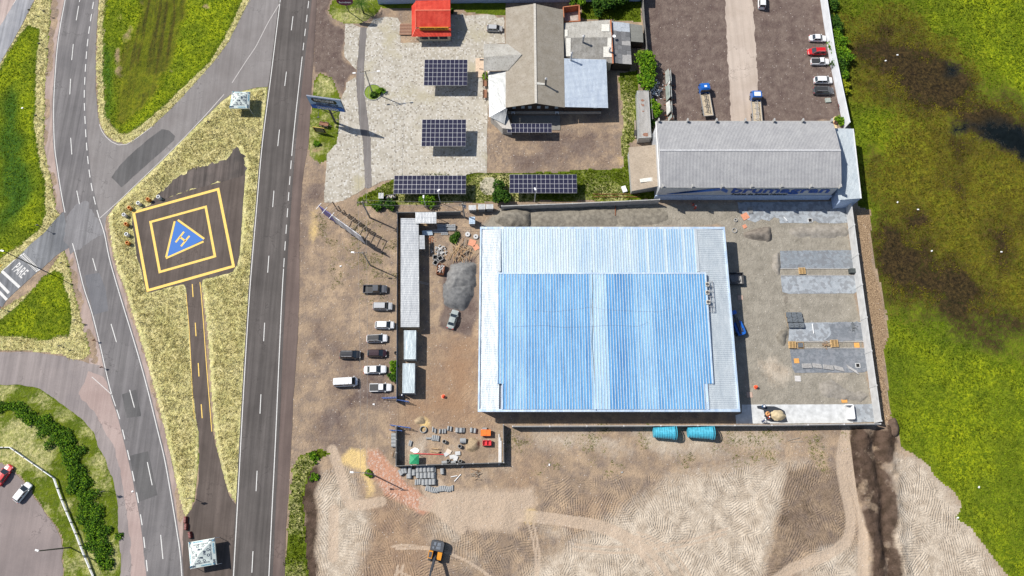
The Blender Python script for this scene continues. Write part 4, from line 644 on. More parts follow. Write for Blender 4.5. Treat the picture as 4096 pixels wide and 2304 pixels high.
MB().prism([(-2.95, 23.4), (-1.95, 23.4), (-1.95, by0 + .5), (40.7, by0 + .5), (40.7, 23.4), (41.95, 23.4), (41.95, 47.35), (-2.95, 47.35)], 5.2, [5.62, 5.62, 5.42, 5.42, 5.62, 5.62, 6.2, 6.2]).obj('deck_wall', TRIM, hall, True)
def panel_mesh(L, w, drop): # local: x across, y along down-slope
    mb = MB(); mb.add([(0, 0, 0), (w * .80, 0, 0), (w * .80, -L, -drop), (0, -L, -drop)], [(3, 2, 1, 0)]); n0 = len(mb.f)
    mb.add([(w * .80, 0, 0), (w * .83, 0, .10), (w * .97, 0, .10), (w, 0, 0), (w * .80, -L, -drop), (w * .83, -L, .10 - drop), (w * .97, -L, .10 - drop), (w, -L, -drop)], [(1, 0, 4, 5), (2, 1, 5, 6), (3, 2, 6, 7)]); me = mb.mesh('roof_panel')
    me.materials.append(WHT); me.materials.append(RIB)
    for i, p in enumerate(me.polygons): p.material_index = 1 if i >= n0 else 0
    if me.polygons[0].normal.z < 0: me.flip_normals()
    return me
def blue(name, c, c2):
    t = NT(name); f = t.noise(.55, 5, .62, t.scalev(t.pos(), (1.6, .22, 1))); g = t.noise(2.6, 4, .7, t.scalev(t.pos(), (1, .5, 1))); col = t.mix(t.ramp(f, .36, .62), c, c2); col = t.mix(1, col, t.mix(t.ramp(g, .3, .7), (.94,) * 3, (1.06,) * 3), 'MULTIPLY'); t.bump(g, .05); return t.fin(col, .42, .15)
DB = [blue('blue_panel', (.080, .250, .490), (.150, .370, .620)), blue('mid_blue_panel', (.140, .330, .560), (.235, .450, .670)), blue('light_blue_panel', (.270, .450, .630), (.390, .560, .700)), blue('deep_blue_panel', (.055, .205, .450), (.110, .315, .575))]
NB = [blue('ice_panel', (.42, .54, .64), (.54, .63, .69)), blue('ice_blue_panel', (.33, .47, .61), (.45, .57, .67)), blue('sky_panel', (.23, .40, .59), (.34, .50, .65))]
nd = 75; wdk = (41.95 + 2.95) / nd; me1 = panel_mesh(47.35 - 23.4, wdk, .60); seam = panel_mesh(47.35 - by0 - .5, wdk, .73)
for i in range(nd):
    u = i / nd; b = vn(np.array([u * 9.0]), np.array([.5]), 1.0, 3)[0]; m = DB[1] if u < .13 else DB[2] if (.43 < u < .52 or u < .04) else DB[3] if (u > .52 and b < .45) else DB[0] if b < .62 else DB[1]; m = random.choice(DB) if random.random() < .10 else m
    zz = random.uniform(-.012, .012); x0 = -2.95 + i * wdk; last = (x0 > -2.0 and x0 + wdk < 40.7)
    if last: o = inst('roof_panel', seam, hall, (x0 - hall.location.x, 47.35 - hall.location.y, 6.28 + zz), (0, 0, 0), m)
    else: o = inst('roof_panel', me1, hall, (x0 - hall.location.x, 47.35 - hall.location.y, 6.28 + zz), (0, 0, 0), m)
nn = 75; wn = (40.5 + 2.5) / nn; me3 = panel_mesh(by1 - .5 - 47.4, wn, -.0)
for i in range(nn):
    u = i / nn; o = inst('roof_panel', me3, hall, (-2.5 + i * wn - hall.location.x, by1 - .5 - hall.location.y, 5.42 + random.uniform(-.01, .01)), (math.atan2(.25, by1 - 48), 0, 0), NB[0] if u < .38 or (i % 7 == 0) else NB[1] if u < .7 else NB[2])
for o_ in [c for c in hall.children if c.name.startswith('roof_panel') and len(c.material_slots) > 1]: pass
MB().box(19.5, 47.35, 6.1, 45.1, .35, .28).obj('ridge_cap', TRIM, hall, True)
for x in (42.05, -3.0): MB().beam((x, 47.4, 6.25), (x, 23.4, 5.72), .22, .3).obj('edge_flashing', TRIM, hall, True)
for x in (40.8, -2.0): MB().beam((x, 23.4, 5.68), (x, 18.1, 5.55), .22, .2).obj('edge_flashing', TRIM, hall, True)
cb = T('roof_cable', 'long black cable running down the middle of the blue roof', 'cable', (*Z('22', 830, 600, 6), 5.9)); mb = MB(); pts = [V3('22', *p, 6.35 - .0013 * max(0, p[1] + 100) * .5) for p in [(805, -180), (812, 0), (806, 190), (815, 350), (806, 545), (818, 700), (832, 950), (848, 1235)]]
for p, q in zip(pts[:-1], pts[1:]): mb.tube(p, q, .05, n=5)
mb.obj('cable_run', BLK, cb, True); mb = MB()
for pts in ([(210, 225), (420, 240), (640, 215), (806, 190), (940, 220), (1240, 232), (1500, 240), (1600, 195)], [(0, 388), (330, 375), (500, 395), (740, 390), (1000, 372), (1270, 385), (1365, 345)]):
    for p, q in zip(pts[:-1], pts[1:]): mb.tube(V3('22', *p, 6.12), V3('22', *q, 6.12), .014, n=4)
mb.obj('branch_cable', mat('thin_cable', (.16, .20, .34), .7), cb, True)
rk = T('equipment_rack', 'steel rack with air conditioner units beside the blue roof edge', 'rack', (*Z('22', 1990, 60, 5.8), 5.45)); mb = MB(); cA, cB = Z('21', 1950, 1380, 6), Z('22', 2040, 235, 6)
for xx in (cA[0] + .1, (cA[0] + cB[0]) / 2, cB[0]): mb.beam((xx, cA[1], 5.9), (xx, cB[1], 5.9), .1)
for q in range(7): yy = cA[1] + (cB[1] - cA[1]) * q / 6; mb.beam((cA[0] + .1, yy, 5.9), (cB[0], yy, 5.9), .08); mb.beam((cB[0], yy, 5.4), (cB[0], yy, 5.9), .08)
mb.obj('rack_frame', GALV, rk, True)
for i, (c, x, y) in enumerate((('21', 1965, 1412), ('22', 1966, 45), ('22', 1974, 142))):
    k = T('air_conditioner', ['small outdoor air conditioner at the north end of the roof rack', 'middle outdoor air conditioner on the roof rack', 'southern outdoor air conditioner on the roof rack'][i], 'air conditioner', (*Z(c, x, y, 6.4), 5.95), group='air conditioners on the roof rack')
    MB().box(0, 0, 0, .8, .9, .55).obj('casing', mat('beige_casing', (.55, .50, .42), .6), k); MB().lathe([(.33, .56), (.33, .6), (.05, .6)], n=12).obj('fan_grille', STEEL, k)
mb = MB(); 
# ---- stone dealer hall "brumagran"
hx0, hx1, hy0, hy1, eh, rh = 33.0, 73.5, 67.0, 83.3, 7.5, 9.4
br = T('stone_warehouse', 'grey ribbed gable roof warehouse with brumagran lettering on its front', 'building', ((hx0 + hx1) / 2, (hy0 + hy1) / 2, 0)); ym = (hy0 + hy1) / 2
MB().prism([(hx0 + .2, hy0 + .35), (hx1 - .2, hy0 + .35), (hx1 - .2, hy1 - .3), (hx0 + .2, hy1 - .3)], 0, eh - .1).obj('wall', metal('cladding', (.50, .52, .55), (.58, .6, .62)), br, True)
mb = MB()
for xx in (hx0 + .2, hx1 - .25): mb.add([(xx, hy0 + .35, eh - .1), (xx, hy1 - .3, eh - .1), (xx, ym, rh - .1)], [(0, 1, 2)])
mb.obj('gable', metal('cladding', (.4, .4, .4)), br, True)
RG = old_roof('weathered_zinc', (.275, .275, .285), (.340, .340, .345), (.215, .215, .225))
zc = lambda y: eh + (rh - eh) * (1 - ((y - ym) / (hy0 - ym)) ** 2 * .45 - abs((y - ym) / (hy0 - ym)) * .55)
yy = np.linspace(hy0, hy1, 9)
mb = MB()
for a, b in zip(yy[:-1], yy[1:]):
    q = corr((hx0, a, zc(a)), (hx1, a, zc(a)), (hx1, b, zc(b)), (hx0, b, zc(b)), 128, .07); mb.add(q.v, q.f)
mb.obj('roof', RG, br, True); MB().box((hx0 + hx1) / 2, ym, rh + .02, hx1 - hx0, .5, .1).obj('ridge_cap', mat('grey_cap', (.42, .42, .43), .6), br, True)
MB().box((hx0 + hx1) / 2, hy0 + .05, eh - .25, hx1 - hx0, .16, .3).box((hx0 + hx1) / 2, hy1 + .1, eh - .25, hx1 - hx0, .22, .3).obj('gutter', CONC, br, True)
MB().box(hx0 - .02, ym, eh - .3, .16, hy1 - hy0, .35).obj('verge_trim', WHITE, br, True)
MB().box((hx0 + hx1) / 2 + .1, hy0 + .3, 0, hx1 - hx0 + .2, .24, 2.3).obj('lower_wall', mat('blue_white_wall', (.40, .50, .68), .7), br, True)
for i in range(7):
    xs = hx0 + .5 + (hx1 - hx0 - 1) * i / 6
    for ys, sg in ((hy0 + .05, -1), (hy1, 1)): MB().prism([(xs - .13, ys - .35), (xs + .13, ys - .35), (xs + .13, ys + .35), (xs - .13, ys + .35)], eh - .2, eh + 1.1).obj('concrete_stub', CONC, br, True)
fy = hy0 + .32; BL = mat('sign_blue', (.020, .085, .36), .6); xa, xb = F(1842, 485, 5)[0], F(2088, 485, 5)[0]
text('brumagran', BL, br, ((xa + xb) / 2, fy - .04, 5.15), (1, 0, 0), (0, 0, 1), 3.9, ext=.03, width=xb - xa, bold=.09); xa, xb = F(1843, 493, 3.5)[0], F(1982, 493, 3.5)[0]
text('Pedras de Beleza Natural', mat('sign_black', (.02, .02, .02), .6), br, ((xa + xb) / 2, fy - .04, 3.0), (1, 0, 0), (0, 0, 1), 1.1, ext=.02, width=xb - xa, bold=.03)
xa, xb = F(1680, 490, 4)[0], F(1820, 490, 4)[0]; mb = MB()
for i in range(5):
    z0 = 3.0 + i * .32; mb.add([(xa + i * .9, fy - .05, z0), (xa + i * .9 + .8, fy - .05, z0 + .02), (xb - 1, fy - .05, z0 + 2.2), (xb - 1, fy - .05, z0 + 2.0 + .4), (xa + i * .9, fy - .05, z0 + .24)], [(0, 1, 2, 3, 4)])
    mb.add([(xb - .9, fy - .05, z0 + 2.45), (xb - .9, fy - .05, z0 + 2.25), (xb + .8, fy - .05, z0 + .8), (xb + .8, fy - .05, z0 + 1.0)], [(0, 1, 2, 3)])
mb.obj('logo', mat('logo_blue', (.03, .16, .60), .6), br, True)
# annex east, shed west
an = T('annex', 'narrow white metal roof annex at the right end of the grey warehouse', 'building', (*F(2130, 410, 5), 0)); ax = [F3(2093, 322, 5.6), F3(2146, 324, 5.6), F3(2166, 499, 5.2), F3(2119, 503, 5.2)]
MB().prism([(p[0] * .997 + .2, p[1]) for p in ax], 0, 5.15).obj('wall', mat('blue_white_wall', (.4, .5, .68), .7), an, True); A4 = [ax[0], ax[1], ax[2], (hx1 + .1, ax[3][1], 5.2)]; A4[0] = (hx1 + .1, ax[0][1], 5.6)
corr(A4[0], A4[1], A4[2], A4[3], 18, .05, True).obj('roof', WHT, an, True); MB().beam(A4[1], A4[2], .25, .12).obj('edge_trim', WHITE, an, True)
ws = T('lean_to', 'brown fibre cement lean-to on the left side of the grey warehouse', 'shed', (*F(1620, 425, 4), 0)); q = [F3(1581, 371, 3.6), F3(1650, 364, 4.4), F3(1657, 468, 4.4), F3(1589, 481, 3.6)]
MB().prism([p[:2] for p in [F3(1584, 374, 3.4), F3(1650, 367, 3.4), F3(1656, 465, 3.4), F3(1592, 474, 3.4)]], 0, [3.45, 4.2, 4.2, 3.45]).obj('wall', CONC, ws, True); corr(q[0], q[3], q[2], q[1], 34, .06).obj('roof', FIBB, ws, True)
a_, b_ = [V3('21', *p, 4.25) for p in ((1285, 350), (1470, 325))]; c_, d_ = [V3('21', *p, 4.1) for p in ((1470, 370), (1290, 388))]; MB().add([(*p[:2], 4.15 + (p[0] - q[0][0]) * .02) for p in (d_, c_, b_, a_)], [(0, 1, 2, 3)]).obj('patch_sheet', mat('pale_sheet', (.62, .6, .54), .8), ws, True)
# ---- restaurant complex
rs_ = T('restaurant', 'long grey fibre cement gable roof building with porch beside the courtyard', 'building', (*Z('20', 230, 540), 0))
rn, rsth = V3('20', 228, 38, 6.6), V3('20', 240, 1040, 6.6); en, es = V3('20', 515, 100, 4.6), V3('20', 531, 1083, 4.6); wn_, ws_ = V3('10', 2512, 80, 4.6), V3('10', 2512, 1083, 4.6)
body = [(wn_[0] + .4, wn_[1] - .4), (ws_[0] + .4, ws_[1] + 1.2), (es[0] - .1, es[1] + 1.2), (en[0] - .1, en[1] - .4)]; MB().prism(body, 0, 4.45).obj('wall', DARKW, rs_, True)
mb = MB(); mb.add([(body[1][0], body[1][1], 4.45), (body[2][0], body[2][1], 4.45), (rsth[0], body[1][1], 6.45)], [(0, 1, 2)]); mb.add([(body[0][0], body[0][1], 4.45), (body[3][0], body[3][1], 4.45), (rn[0], body[0][1], 6.45)], [(0, 1, 2)]); mb.obj('gable', DARKW, rs_, True)
corr(wn_, ws_, rsth, rn, 92, .06).obj('roof', FIB, rs_, True); corr(es, en, rn, rsth, 92, .06).obj('roof', old_roof('grey_fibre_cement', (.255, .225, .180), (.315, .285, .240), (.175, .150, .120)), rs_, True)
MB().beam((rn[0], rn[1], 6.66), (rsth[0], rsth[1], 6.66), .55, .12).obj('ridge_cap', mat('pale_ridge', (.48, .45, .40), .85), rs_, True)
mr = [V3('20', 524, 588, 4.7), V3('20', 948, 600, 4.1), V3('20', 967, 1088, 4.1), V3('20', 532, 1078, 4.7)]
MB().prism([(mr[0][0], mr[0][1]), (mr[1][0] - .4, mr[1][1]), (mr[2][0] - 1.2, mr[2][1] + 1.0), (mr[3][0], mr[3][1] + 1.0)], 0, [4.6, 4.0, 4.0, 4.6]).obj('wall', DARKW, rs_, True)
corr(mr[0], mr[3], mr[2], mr[1], 40, .05, True).obj('metal_roof', metal('pale_blue_sheet', (.50, .56, .64), (.60, .66, .72)), rs_, True)
bz = Vector(((body[1][0] + mr[2][0]) / 2, body[1][1], 0)); MB().box((body[1][0] + mr[2][0] - 1.2) / 2, body[1][1] - .15, .0, mr[2][0] - 1.2 - body[1][0], .3, .9).obj('plinth', mat('plinth_stone', (.42, .36, .3), .9), rs_, True)
for x in (20, 110, 180, 270, 350, 450, 560, 620, 760, 840): p = Z('20', x, 1085, 3.2); MB().box(p[0], body[1][1] - .03, 2.2, .8, .08, 1.1).obj('window', mat('window_light', (.35, .4, .42), .3), rs_, True)
# old rear roofs
os_ = T('kitchen_shed', 'old patched grey ribbed roof behind the restaurant with steel chimneys', 'shed', (*Z('20', 760, 400), 0)); N1, N2, R1, R2, S1, S2 = V3('20', 525, 232, 3.7), V3('20', 988, 200, 3.7), V3('20', 525, 380, 4.3), V3('20', 1003, 375, 4.3), V3('20', 525, 572, 3.7), V3('20', 1015, 640, 3.5)
MB().prism([N1[:2], N2[:2], (S2[0] - .3, S2[1] + .3), S1[:2]], 0, 3.4).obj('wall', CREAM, os_, True); corr(N1, N2, R2, R1, 36, .06).obj('roof', FIB2, os_, True); corr(R1, R2, S2, S1, 36, .06).obj('roof', old_roof('stained_fibre', (.20, .19, .17), (.30, .29, .27), (.12, .11, .1)), os_, True)
for x0, x1, y0, y1 in ((545, 590, 390, 560), (920, 1010, 470, 570), (960, 1000, 385, 470), (530, 560, 300, 375), (900, 980, 240, 320)):
    zz = 4.42 if y0 > 380 else 4.3; MB().quad(*[(*Z('20', a, b, 4.1), 4.38 - abs((b - 378)) * .0030 + .05) for a, b in ((x0, y1), (x1, y1), (x1, y0), (x0, y0))]).obj('patch_sheet', mat('pale_sheet', (.5, .49, .46), .8), os_, True)
MB().beam(V3('20', 992, 205, 4.0), V3('20', 1016, 640, 4.0), .3, .3).obj('parapet', BRICK, os_, True)
ds = T('tar_shed', 'dark grey patchwork sheet roof shed behind the kitchen roof', 'shed', (*Z('20', 1100, 430), 0)); q = [V3('20', 1005, 216, 3.4), V3('20', 1180, 236, 3.0), V3('20', 1202, 646, 3.0), V3('20', 1020, 630, 3.4)]
MB().prism([(p[0] * .999, p[1]) for p in q], 0, [3.3, 2.9, 2.9, 3.3]).obj('wall', DARKW, ds, True); greys = [mat('tar_sheet_%s' % n, c, .9) for n, c in (('black', (.12, .12, .125)), ('dark', (.16, .16, .165)), ('mid', (.21, .21, .21)), ('pale', (.32, .31, .30)), ('blue', (.38, .41, .45)))]
qa = [Vector(p) for p in q]; rows, cols = 9, 4
for r_ in range(rows):
    for c in range(cols):
        f = lambda u, v: qa[0].lerp(qa[1], u).lerp(qa[3].lerp(qa[2], u), v); u0, u1, v0, v1 = c / cols + .004, (c + 1) / cols + .006, r_ / rows, (r_ + 1) / rows + .01; z = Vector((0, 0, .03 + .025 * ((r_ + c) % 3)))
        g = greys[4] if r_ < 2 else greys[3] if (r_, c) in ((4, 2), (4, 3), (7, 3), (7, 2), (8, 2), (8, 3)) else random.choice(greys[:2]); MB().prism([(f(*k).x, f(*k).y) for k in ((u0, v1), (u1, v1), (u1, v0), (u0, v0))], [f(*k).z + z.z for k in ((u0, v1), (u1, v1), (u1, v0), (u0, v0))], [f(*k).z + z.z + .03 for k in ((u0, v1), (u1, v1), (u1, v0), (u0, v0))]).obj('roof_sheet', g, ds, True)
d2 = T('tar_shed', 'small dark flat roof shed touching the slatted concrete fence', 'shed', (*Z('20', 1250, 330), 0)); q = [V3('20', 1183, 236, 2.8), V3('20', 1314, 256, 2.6), V3('20', 1321, 426, 2.6), V3('20', 1192, 416, 2.8)]; MB().prism([p[:2] for p in q], 0, 2.5).obj('wall', DARKW, d2, True); corr(q[0], q[3], q[2], q[1], 16, .04).obj('roof', old_roof('mossy_sheet', (.17, .17, .155), (.22, .22, .2), (.12, .12, .1)), d2, True)
rr = T('open_brick_room', 'small roofless brick room with orange walls behind the restaurant', 'shed', (*Z('20', 600, 130), 0)); q = [Z('20', *p, 2.5) for p in ((515, 72), (675, 52), (684, 212), (525, 218))]; sheet('rubble_floor', q, .3, mat('pale_rubble', (.38, .34, .31), .95, n=(1.5, .4)), kind=None).parent = None
o = bpy.data.objects['rubble_floor']; o.parent = rr; o.location = (-rr.location.x, -rr.location.y, 0)
for i in range(4): a, b = q[i], q[(i + 1) % 4]; MB().beam((*a, 1.3), (*b, 1.3), .22, 2.6).obj('brick_wall', BRICK, rr, True)
# porch and west wing
pw = T('porch_wing', 'grey gabled porch projecting left from the restaurant over the entrance', 'porch', (*Z('10', 2400, 580), 0)); a, b, c, d = V3('10', 2291, 442, 4.7), V3('10', 2530, 442, 4.85), V3('20', 102, 548, 5.95), V3('10', 2291, 575, 5.9); e_, f_ = V3('10', 2291, 712, 4.7), V3('10', 2535, 712, 4.85)
corr(a, b, c, d, 24, .05).obj('roof', FIB2, pw, True); corr(d, c, f_, e_, 24, .05).obj('roof', FIB2, pw, True)
for p in (a, e_): MB().box(p[0] + .3, p[1] + (.3 if p is e_ else -.3), 0, .3, .3, 4.6).obj('post', CREAM, pw, True)
ww = T('veranda', 'white ribbed metal roof wing with folded corner left of the restaurant', 'veranda', (*Z('10', 2430, 950), 0)); q = [V3('10', 2336, 716, 3.4), V3('10', 2513, 716, 4.5), V3('10', 2513, 1080, 4.5), V3('10', 2345, 1172, 3.4)]; corr(q[0], q[3], q[2], q[1], 32, .1, True).obj('roof', metal('veranda_sheet', (.36, .37, .37), (.44, .45, .45)), ww, True)
hp_ = [V3('10', 2345, 1175, 3.4), V3('10', 2513, 1083, 4.5), V3('10', 2528, 1100, 4.4), V3('10', 2500, 1250, 3.3), V3('10', 2430, 1215, 3.3)]; corr(hp_[0], hp_[4], hp_[1], hp_[1], 7, .04, True).obj('roof', metal('veranda_sheet', (.36, .37, .37), (.44, .45, .45)), ww, True); corr(hp_[4], hp_[3], hp_[2], hp_[1], 8, .04, True).obj('roof', metal('veranda_sheet', (.36, .37, .37), (.44, .45, .45)), ww, True)
MB().beam(hp_[0], hp_[1], .3, .12).obj('ridge_cap', WHITE, ww, True); MB().prism([Z('10', *p, 3) for p in ((2350, 720), (2510, 720), (2510, 1090), (2576, 1300), (2480, 1290), (2430, 1235), (2360, 1175))], 0, 3.0).obj('wall', mat('veranda_wall', (.45, .42, .38), .8), ww, True)
# paved terrace + slab, AC
st_ = T('entrance_terrace', 'small beige tiled terrace under the porch of the restaurant', 'terrace', (*Z('10', 2260, 690), 0)); MB().prism([Z('10', *p) for p in ((2210, 590), (2335, 590), (2335, 780), (2210, 780))], 0, .18).obj('floor', mat('beige_tile', (.58, .44, .32), .7), st_, True); MB().beam(V3('10', 2250, 600, .3), V3('10', 2290, 600, .3), .2).beam(V3('10', 2245, 690, .3), V3('10', 2285, 695, .3), .08).obj('step', STEEL, st_, True)
pl = T('rear_slab', 'dark concrete slab behind the small solar table', 'slab', (*Z('20', 330, 1240), 0)); MB().prism([Z('20', *p) for p in ((0, 1165), (482, 1165), (486, 1310), (0, 1310))], 0, .12).obj('slab_block', mat('mossy_concrete', (.20, .19, .17), .9), pl, True)
for x, y in ((450, 1150), (12, 1150)):
    k = T('air_conditioner', 'white air conditioner on the dark rear wall %s' % ('at the right end of the slab' if x > 100 else 'at the left end of the slab'), 'air conditioner', Z('20', x, y + 10)); MB().box(0, 0, .9, .85, .4, .6).box(0, .2, .85, .9, .5, .05).obj('casing', WHITE, k); MB().box(0, -.21, .95, .45, .02, .45).obj('fan_grille', STEEL, k)
for i, (x, y, x2, y2, h0, h1, r, m) in enumerate(((338, 855, 340, 785, 6.0, 8.6, .22, STEEL), (592, 605, 600, 515, 4.7, 7.6, .22, GALV), (712, 425, 732, 345, 4.2, 6.6, .24, GALV), (978, 525, 985, 492, 3.8, 5.2, .22, GALV))):
    p = Z('20', x, y, h0); k = T('chimney', ['dark steel chimney on the long grey gable roof', 'tall steel chimney at the corner of the pale blue roof', 'steel chimney in the middle of the old kitchen roof', 'short steel vent near the orange parapet'][i], 'chimney', (*p, h0 - .6)); MB().tube((0, 0, 0), (0, 0, h1 - h0 + .6), r, n=10).obj('pipe', m, k); MB().tube((0, 0, h1 - h0 + .75), (0, 0, h1 - h0 + .95), r * 1.5, r * .3, n=10).obj('cowl', GALV, k)
p = [V3('20', 232, 822, 6.75), V3('20', 330, 838, 6.2), V3('20', 330, 855, 6.15), V3('20', 232, 848, 6.7)]; MB().quad(*p[::-1]).obj('flashing', mat('pale_sheet', (.6, .6, .6), .8), rs_, True)
k = T('satellite_dish', 'small white satellite dish on the orange parapet of the kitchen roof', 'satellite dish', (*Z('20', 1026, 368, 4.3), 3.9)); MB().lathe([(.05, .4), (.3, .46), (.42, .6), (.40, .62), (.05, .48)], n=14).obj('dish', WHITE, k); MB().tube((0, 0, 0), (0, 0, .45), .04, n=6).obj('mount', STEEL, k)
# ---- red roofed kiosk
rk_ = T('red_roof_kiosk', 'small snack kiosk with bright red tiled roof and yellow sign', 'building', (*Z('10', 1780, 200), 0)); RED = old_roof('red_tiles', (.470, .045, .030), (.600, .085, .055), (.360, .035, .025)); REDL = mat('red_ridge', (.62, .14, .08), .7)
A = dict(nw=V3('10', 1605, 8, 3.8), ne=V3('10', 1957, 0, 3.8), rw=V3('10', 1604, 104, 5.2), re=V3('10', 1957, 102, 5.2), sw=V3('10', 1606, 276, 3.7), se=V3('10', 1961, 275, 3.7), kw=V3('10', 1568, 371, 2.8), ke=V3('10', 1965, 367, 2.8), hw=V3('10', 1566, 62, 2.9))
corr(A['nw'], A['ne'], A['re'], A['rw'], 28, .10).obj('roof', RED, rk_, True); corr(A['rw'], A['re'], A['se'], A['sw'], 28, .10).obj('roof', RED, rk_, True)
kk = V3('10', 1606, 285, 3.5); ke2 = V3('10', 1962, 285, 3.5); corr(kk, ke2, A['ke'], A['kw'], 28, .10).obj('skirt_roof', RED, rk_, True); corr(A['hw'], V3('10', 1604, 20, 3.5), kk, A['kw'], 3, .1).obj('skirt_roof', RED, rk_, True)
MB().beam(A['rw'], A['re'], .3, .15).beam(kk, A['kw'], .22, .12).beam(V3('10', 1604, 100, 5.1), V3('10', 1606, 276, 3.8), .2, .15).obj('ridge_tiles', REDL, rk_, True)
bd = [Z('10', *p, 2.8) for p in ((1622, 60), (1950, 50), (1950, 345), (1625, 350))]; MB().prism(bd, 0, 2.75).obj('wall', CREAM, rk_, True); MB().prism([Z('10', *p, 3.5) for p in ((1610, 30), (1955, 20), (1958, 290), (1612, 290))], 2.7, 3.5).obj('wall', CREAM, rk_, True)
f0, f1 = Vector((*bd[3], 0)), Vector((*bd[2], 0)); MB().prism([Z('10', *p) for p in ((1615, 400), (1940, 398), (1940, 380), (1615, 380))], 0, 1.0).obj('counter', CREAM, rk_, True)
for i in range(3): p = f0.lerp(f1, (i + .6) / 3.3); MB().box(p.x, p.y - .05, 1.0, 2.0, .06, 1.1).obj('window', GLASS, rk_, True)
a, b = V3('10', 1646, 300, 3.55), V3('10', 1940, 300, 3.55); MB().box((a[0] + b[0]) / 2, a[1], 3.45, b[0] - a[0], .12, 1.15).obj('sign_board', mat('sign_yellow', (.80, .36, .03), .6), rk_, True)
SY = mat('sign_black', (.02,) * 3, .6); wd_ = b[0] - a[0]; text('RESTAURANTE - LANCHES', SY, rk_, ((a[0] + b[0]) / 2 - wd_ * .05, a[1] - .08, 4.03), (1, 0, 0), (0, 0, 1), .95, ext=.01, width=wd_ * .82, bold=.02)
mb = MB(); xx = b[0] - 1.0; yy_ = a[1] - .09; mb.quad((xx, yy_, 3.93), (xx + .45, yy_, 3.93), (xx + .45, yy_, 4.1), (xx, yy_, 4.1)); mb.add([(xx + .42, yy_, 3.75), (xx + .82, yy_, 4.02), (xx + .42, yy_, 4.28)], [(0, 1, 2)]); mb.obj('arrow', SY, rk_, True)
dk = T('wooden_deck', 'weathered plank deck beside the red roofed kiosk', 'deck', (*Z('10', 1510, 300), 0)); a, b = Z('10', 1450, 243), Z('10', 1565, 358); me = MB().box(0, 0, .22, (b[0] - a[0]), .26, .06).mesh('plank'); n = int((a[1] - b[1]) / .3)
for i in range(n): inst('plank', me, dk, ((a[0] + b[0]) / 2 - dk.location.x, b[1] + (i + .5) * .3 - dk.location.y, random.uniform(0, .02)), (0, 0, random.uniform(-.004, .004)), mat('plank_%d' % (i % 3), [(.26, .14, .09), (.32, .19, .13), (.22, .12, .08)][i % 3], .85))
MB().prism([Z('10', 1452, 250), Z('10', 1562, 250), Z('10', 1562, 355), Z('10', 1452, 355)], .02, .2).obj('joist_frame', DARKW, dk, True)
# ---- north building walls at the top edge
nb_ = T('white_warehouse', 'long blue white warehouse wall at the top edge of the view', 'building', (*Z('10', 1900, -60), 0)); a, b = Z('10', 1232, 42), Z('20', 1290, 14); MB().prism([a, b, (b[0], b[1] + 12), (a[0], a[1] + 12)], 0, 4.8).obj('wall', mat('blue_white_wall', (.4, .5, .68), .7), nb_, True); corr((a[0], a[1] + 12, 6), (b[0], b[1] + 12, 6), (b[0], b[1] - .2, 4.9), (a[0], a[1] - .2, 4.9), 120, .06).obj('roof', FIB2, nb_, True)
# ---- long site office shed and its additions
ss = T('site_shed', 'long narrow white ribbed roof shed along the site fence', 'shed', (-22.7, 48.9, 0)); A_, B_, C_, D_ = F3(1008, 549, 3.0), F3(1053, 549, 2.7), F3(1055, 823, 2.7), F3(1008, 823, 3.0); MB().prism([(A_[0] + .15, A_[1] - .15), (B_[0] - .3, B_[1] - .15), (C_[0] - .3, C_[1] + .2), (D_[0] + .15, D_[1] + .2)], 0, [2.9, 2.65, 2.65, 2.9]).obj('wall', mat('plywood', (.40, .33, .25), .85), ss, True); corr(A_, D_, C_, B_, 62, .06, True).obj('roof', metal('dusty_white_sheet', (.44, .455, .47), (.53, .545, .555)), ss, True)
for nm, lb, q, n in (('site_canopy', 'short white ribbed canopy at the top end of the long site shed', [F3(1045, 534, 3.4), F3(1098, 534, 3.4), F3(1098, 562, 3.2), F3(1045, 562, 3.2)], 14), ('site_canopy', 'small white ribbed awning on the right side of the long site shed', [F3(1055, 592, 2.6), F3(1068, 592, 2.5), F3(1069, 627, 2.5), F3(1055, 627, 2.6)], 0)):
    k = T(nm, lb, 'canopy', (q[0][0], q[0][1], 0)); (corr(q[0], q[1], q[2], q[3], n, .06, True) if n else corr(q[0], q[3], q[2], q[1], 10, .05, True)).obj('roof', metal('dusty_white_sheet', (.55, .57, .59)), k, True)
    for p in q: MB().box(p[0] + (.1 if p in (q[0], q[3]) else -.1), p[1] + (-.1 if p in q[:2] else .1), 0, .1, .1, p[2] - .02).obj('post', TIMBG, k, True)
def shipping(nm, lb, q, h, mroof, mside, n, rib='x'):
    k = T(nm, lb, 'container', (sum(p[0] for p in q) / 4, sum(p[1] for p in q) / 4, 0)); P = [F(*p, h) for p in q]; MB().prism(P, .15, h - .05).obj('body', mside, k, True); a, b, c, d = [(*p, h) for p in P]; corr(a, d, c, b, n, .04, True).obj('roof', mroof, k, True)
    mb = MB()
    for i in range(4): mb.beam((*P[i], h), (*P[(i + 1) % 4], h), .12, .14)
    mb.obj('roof_rail', mside, k, True); mb = MB()
    for p in P: mb.box(p[0], p[1], 0, .16, .16, h)
    mb.obj('corner_posts', mside, k, True); return k
TW = metal('office_white', (.40, .46, .49), (.47, .53, .56)); shipping('office_container', 'white office container below the long site shed', [(1017, 832), (1046, 832), (1045, 903), (1017, 903)], 2.7, TW, TW, 26); shipping('office_container', 'white office container nearest the site gate', [(1014, 915), (1043, 915), (1042, 988), (1013, 988)], 2.7, TW, TW, 26)
k = shipping('rusty_container', 'old white shipping container with rust stains beside the concrete fence', [(1603, 229), (1631, 229), (1638, 345), (1607, 347)], 2.7, metal('dirty_white', (.42, .40, .37), (.55, .53, .50)), metal('dirty_white_side', (.40, .42, .42), (.5, .5, .5)), 44)
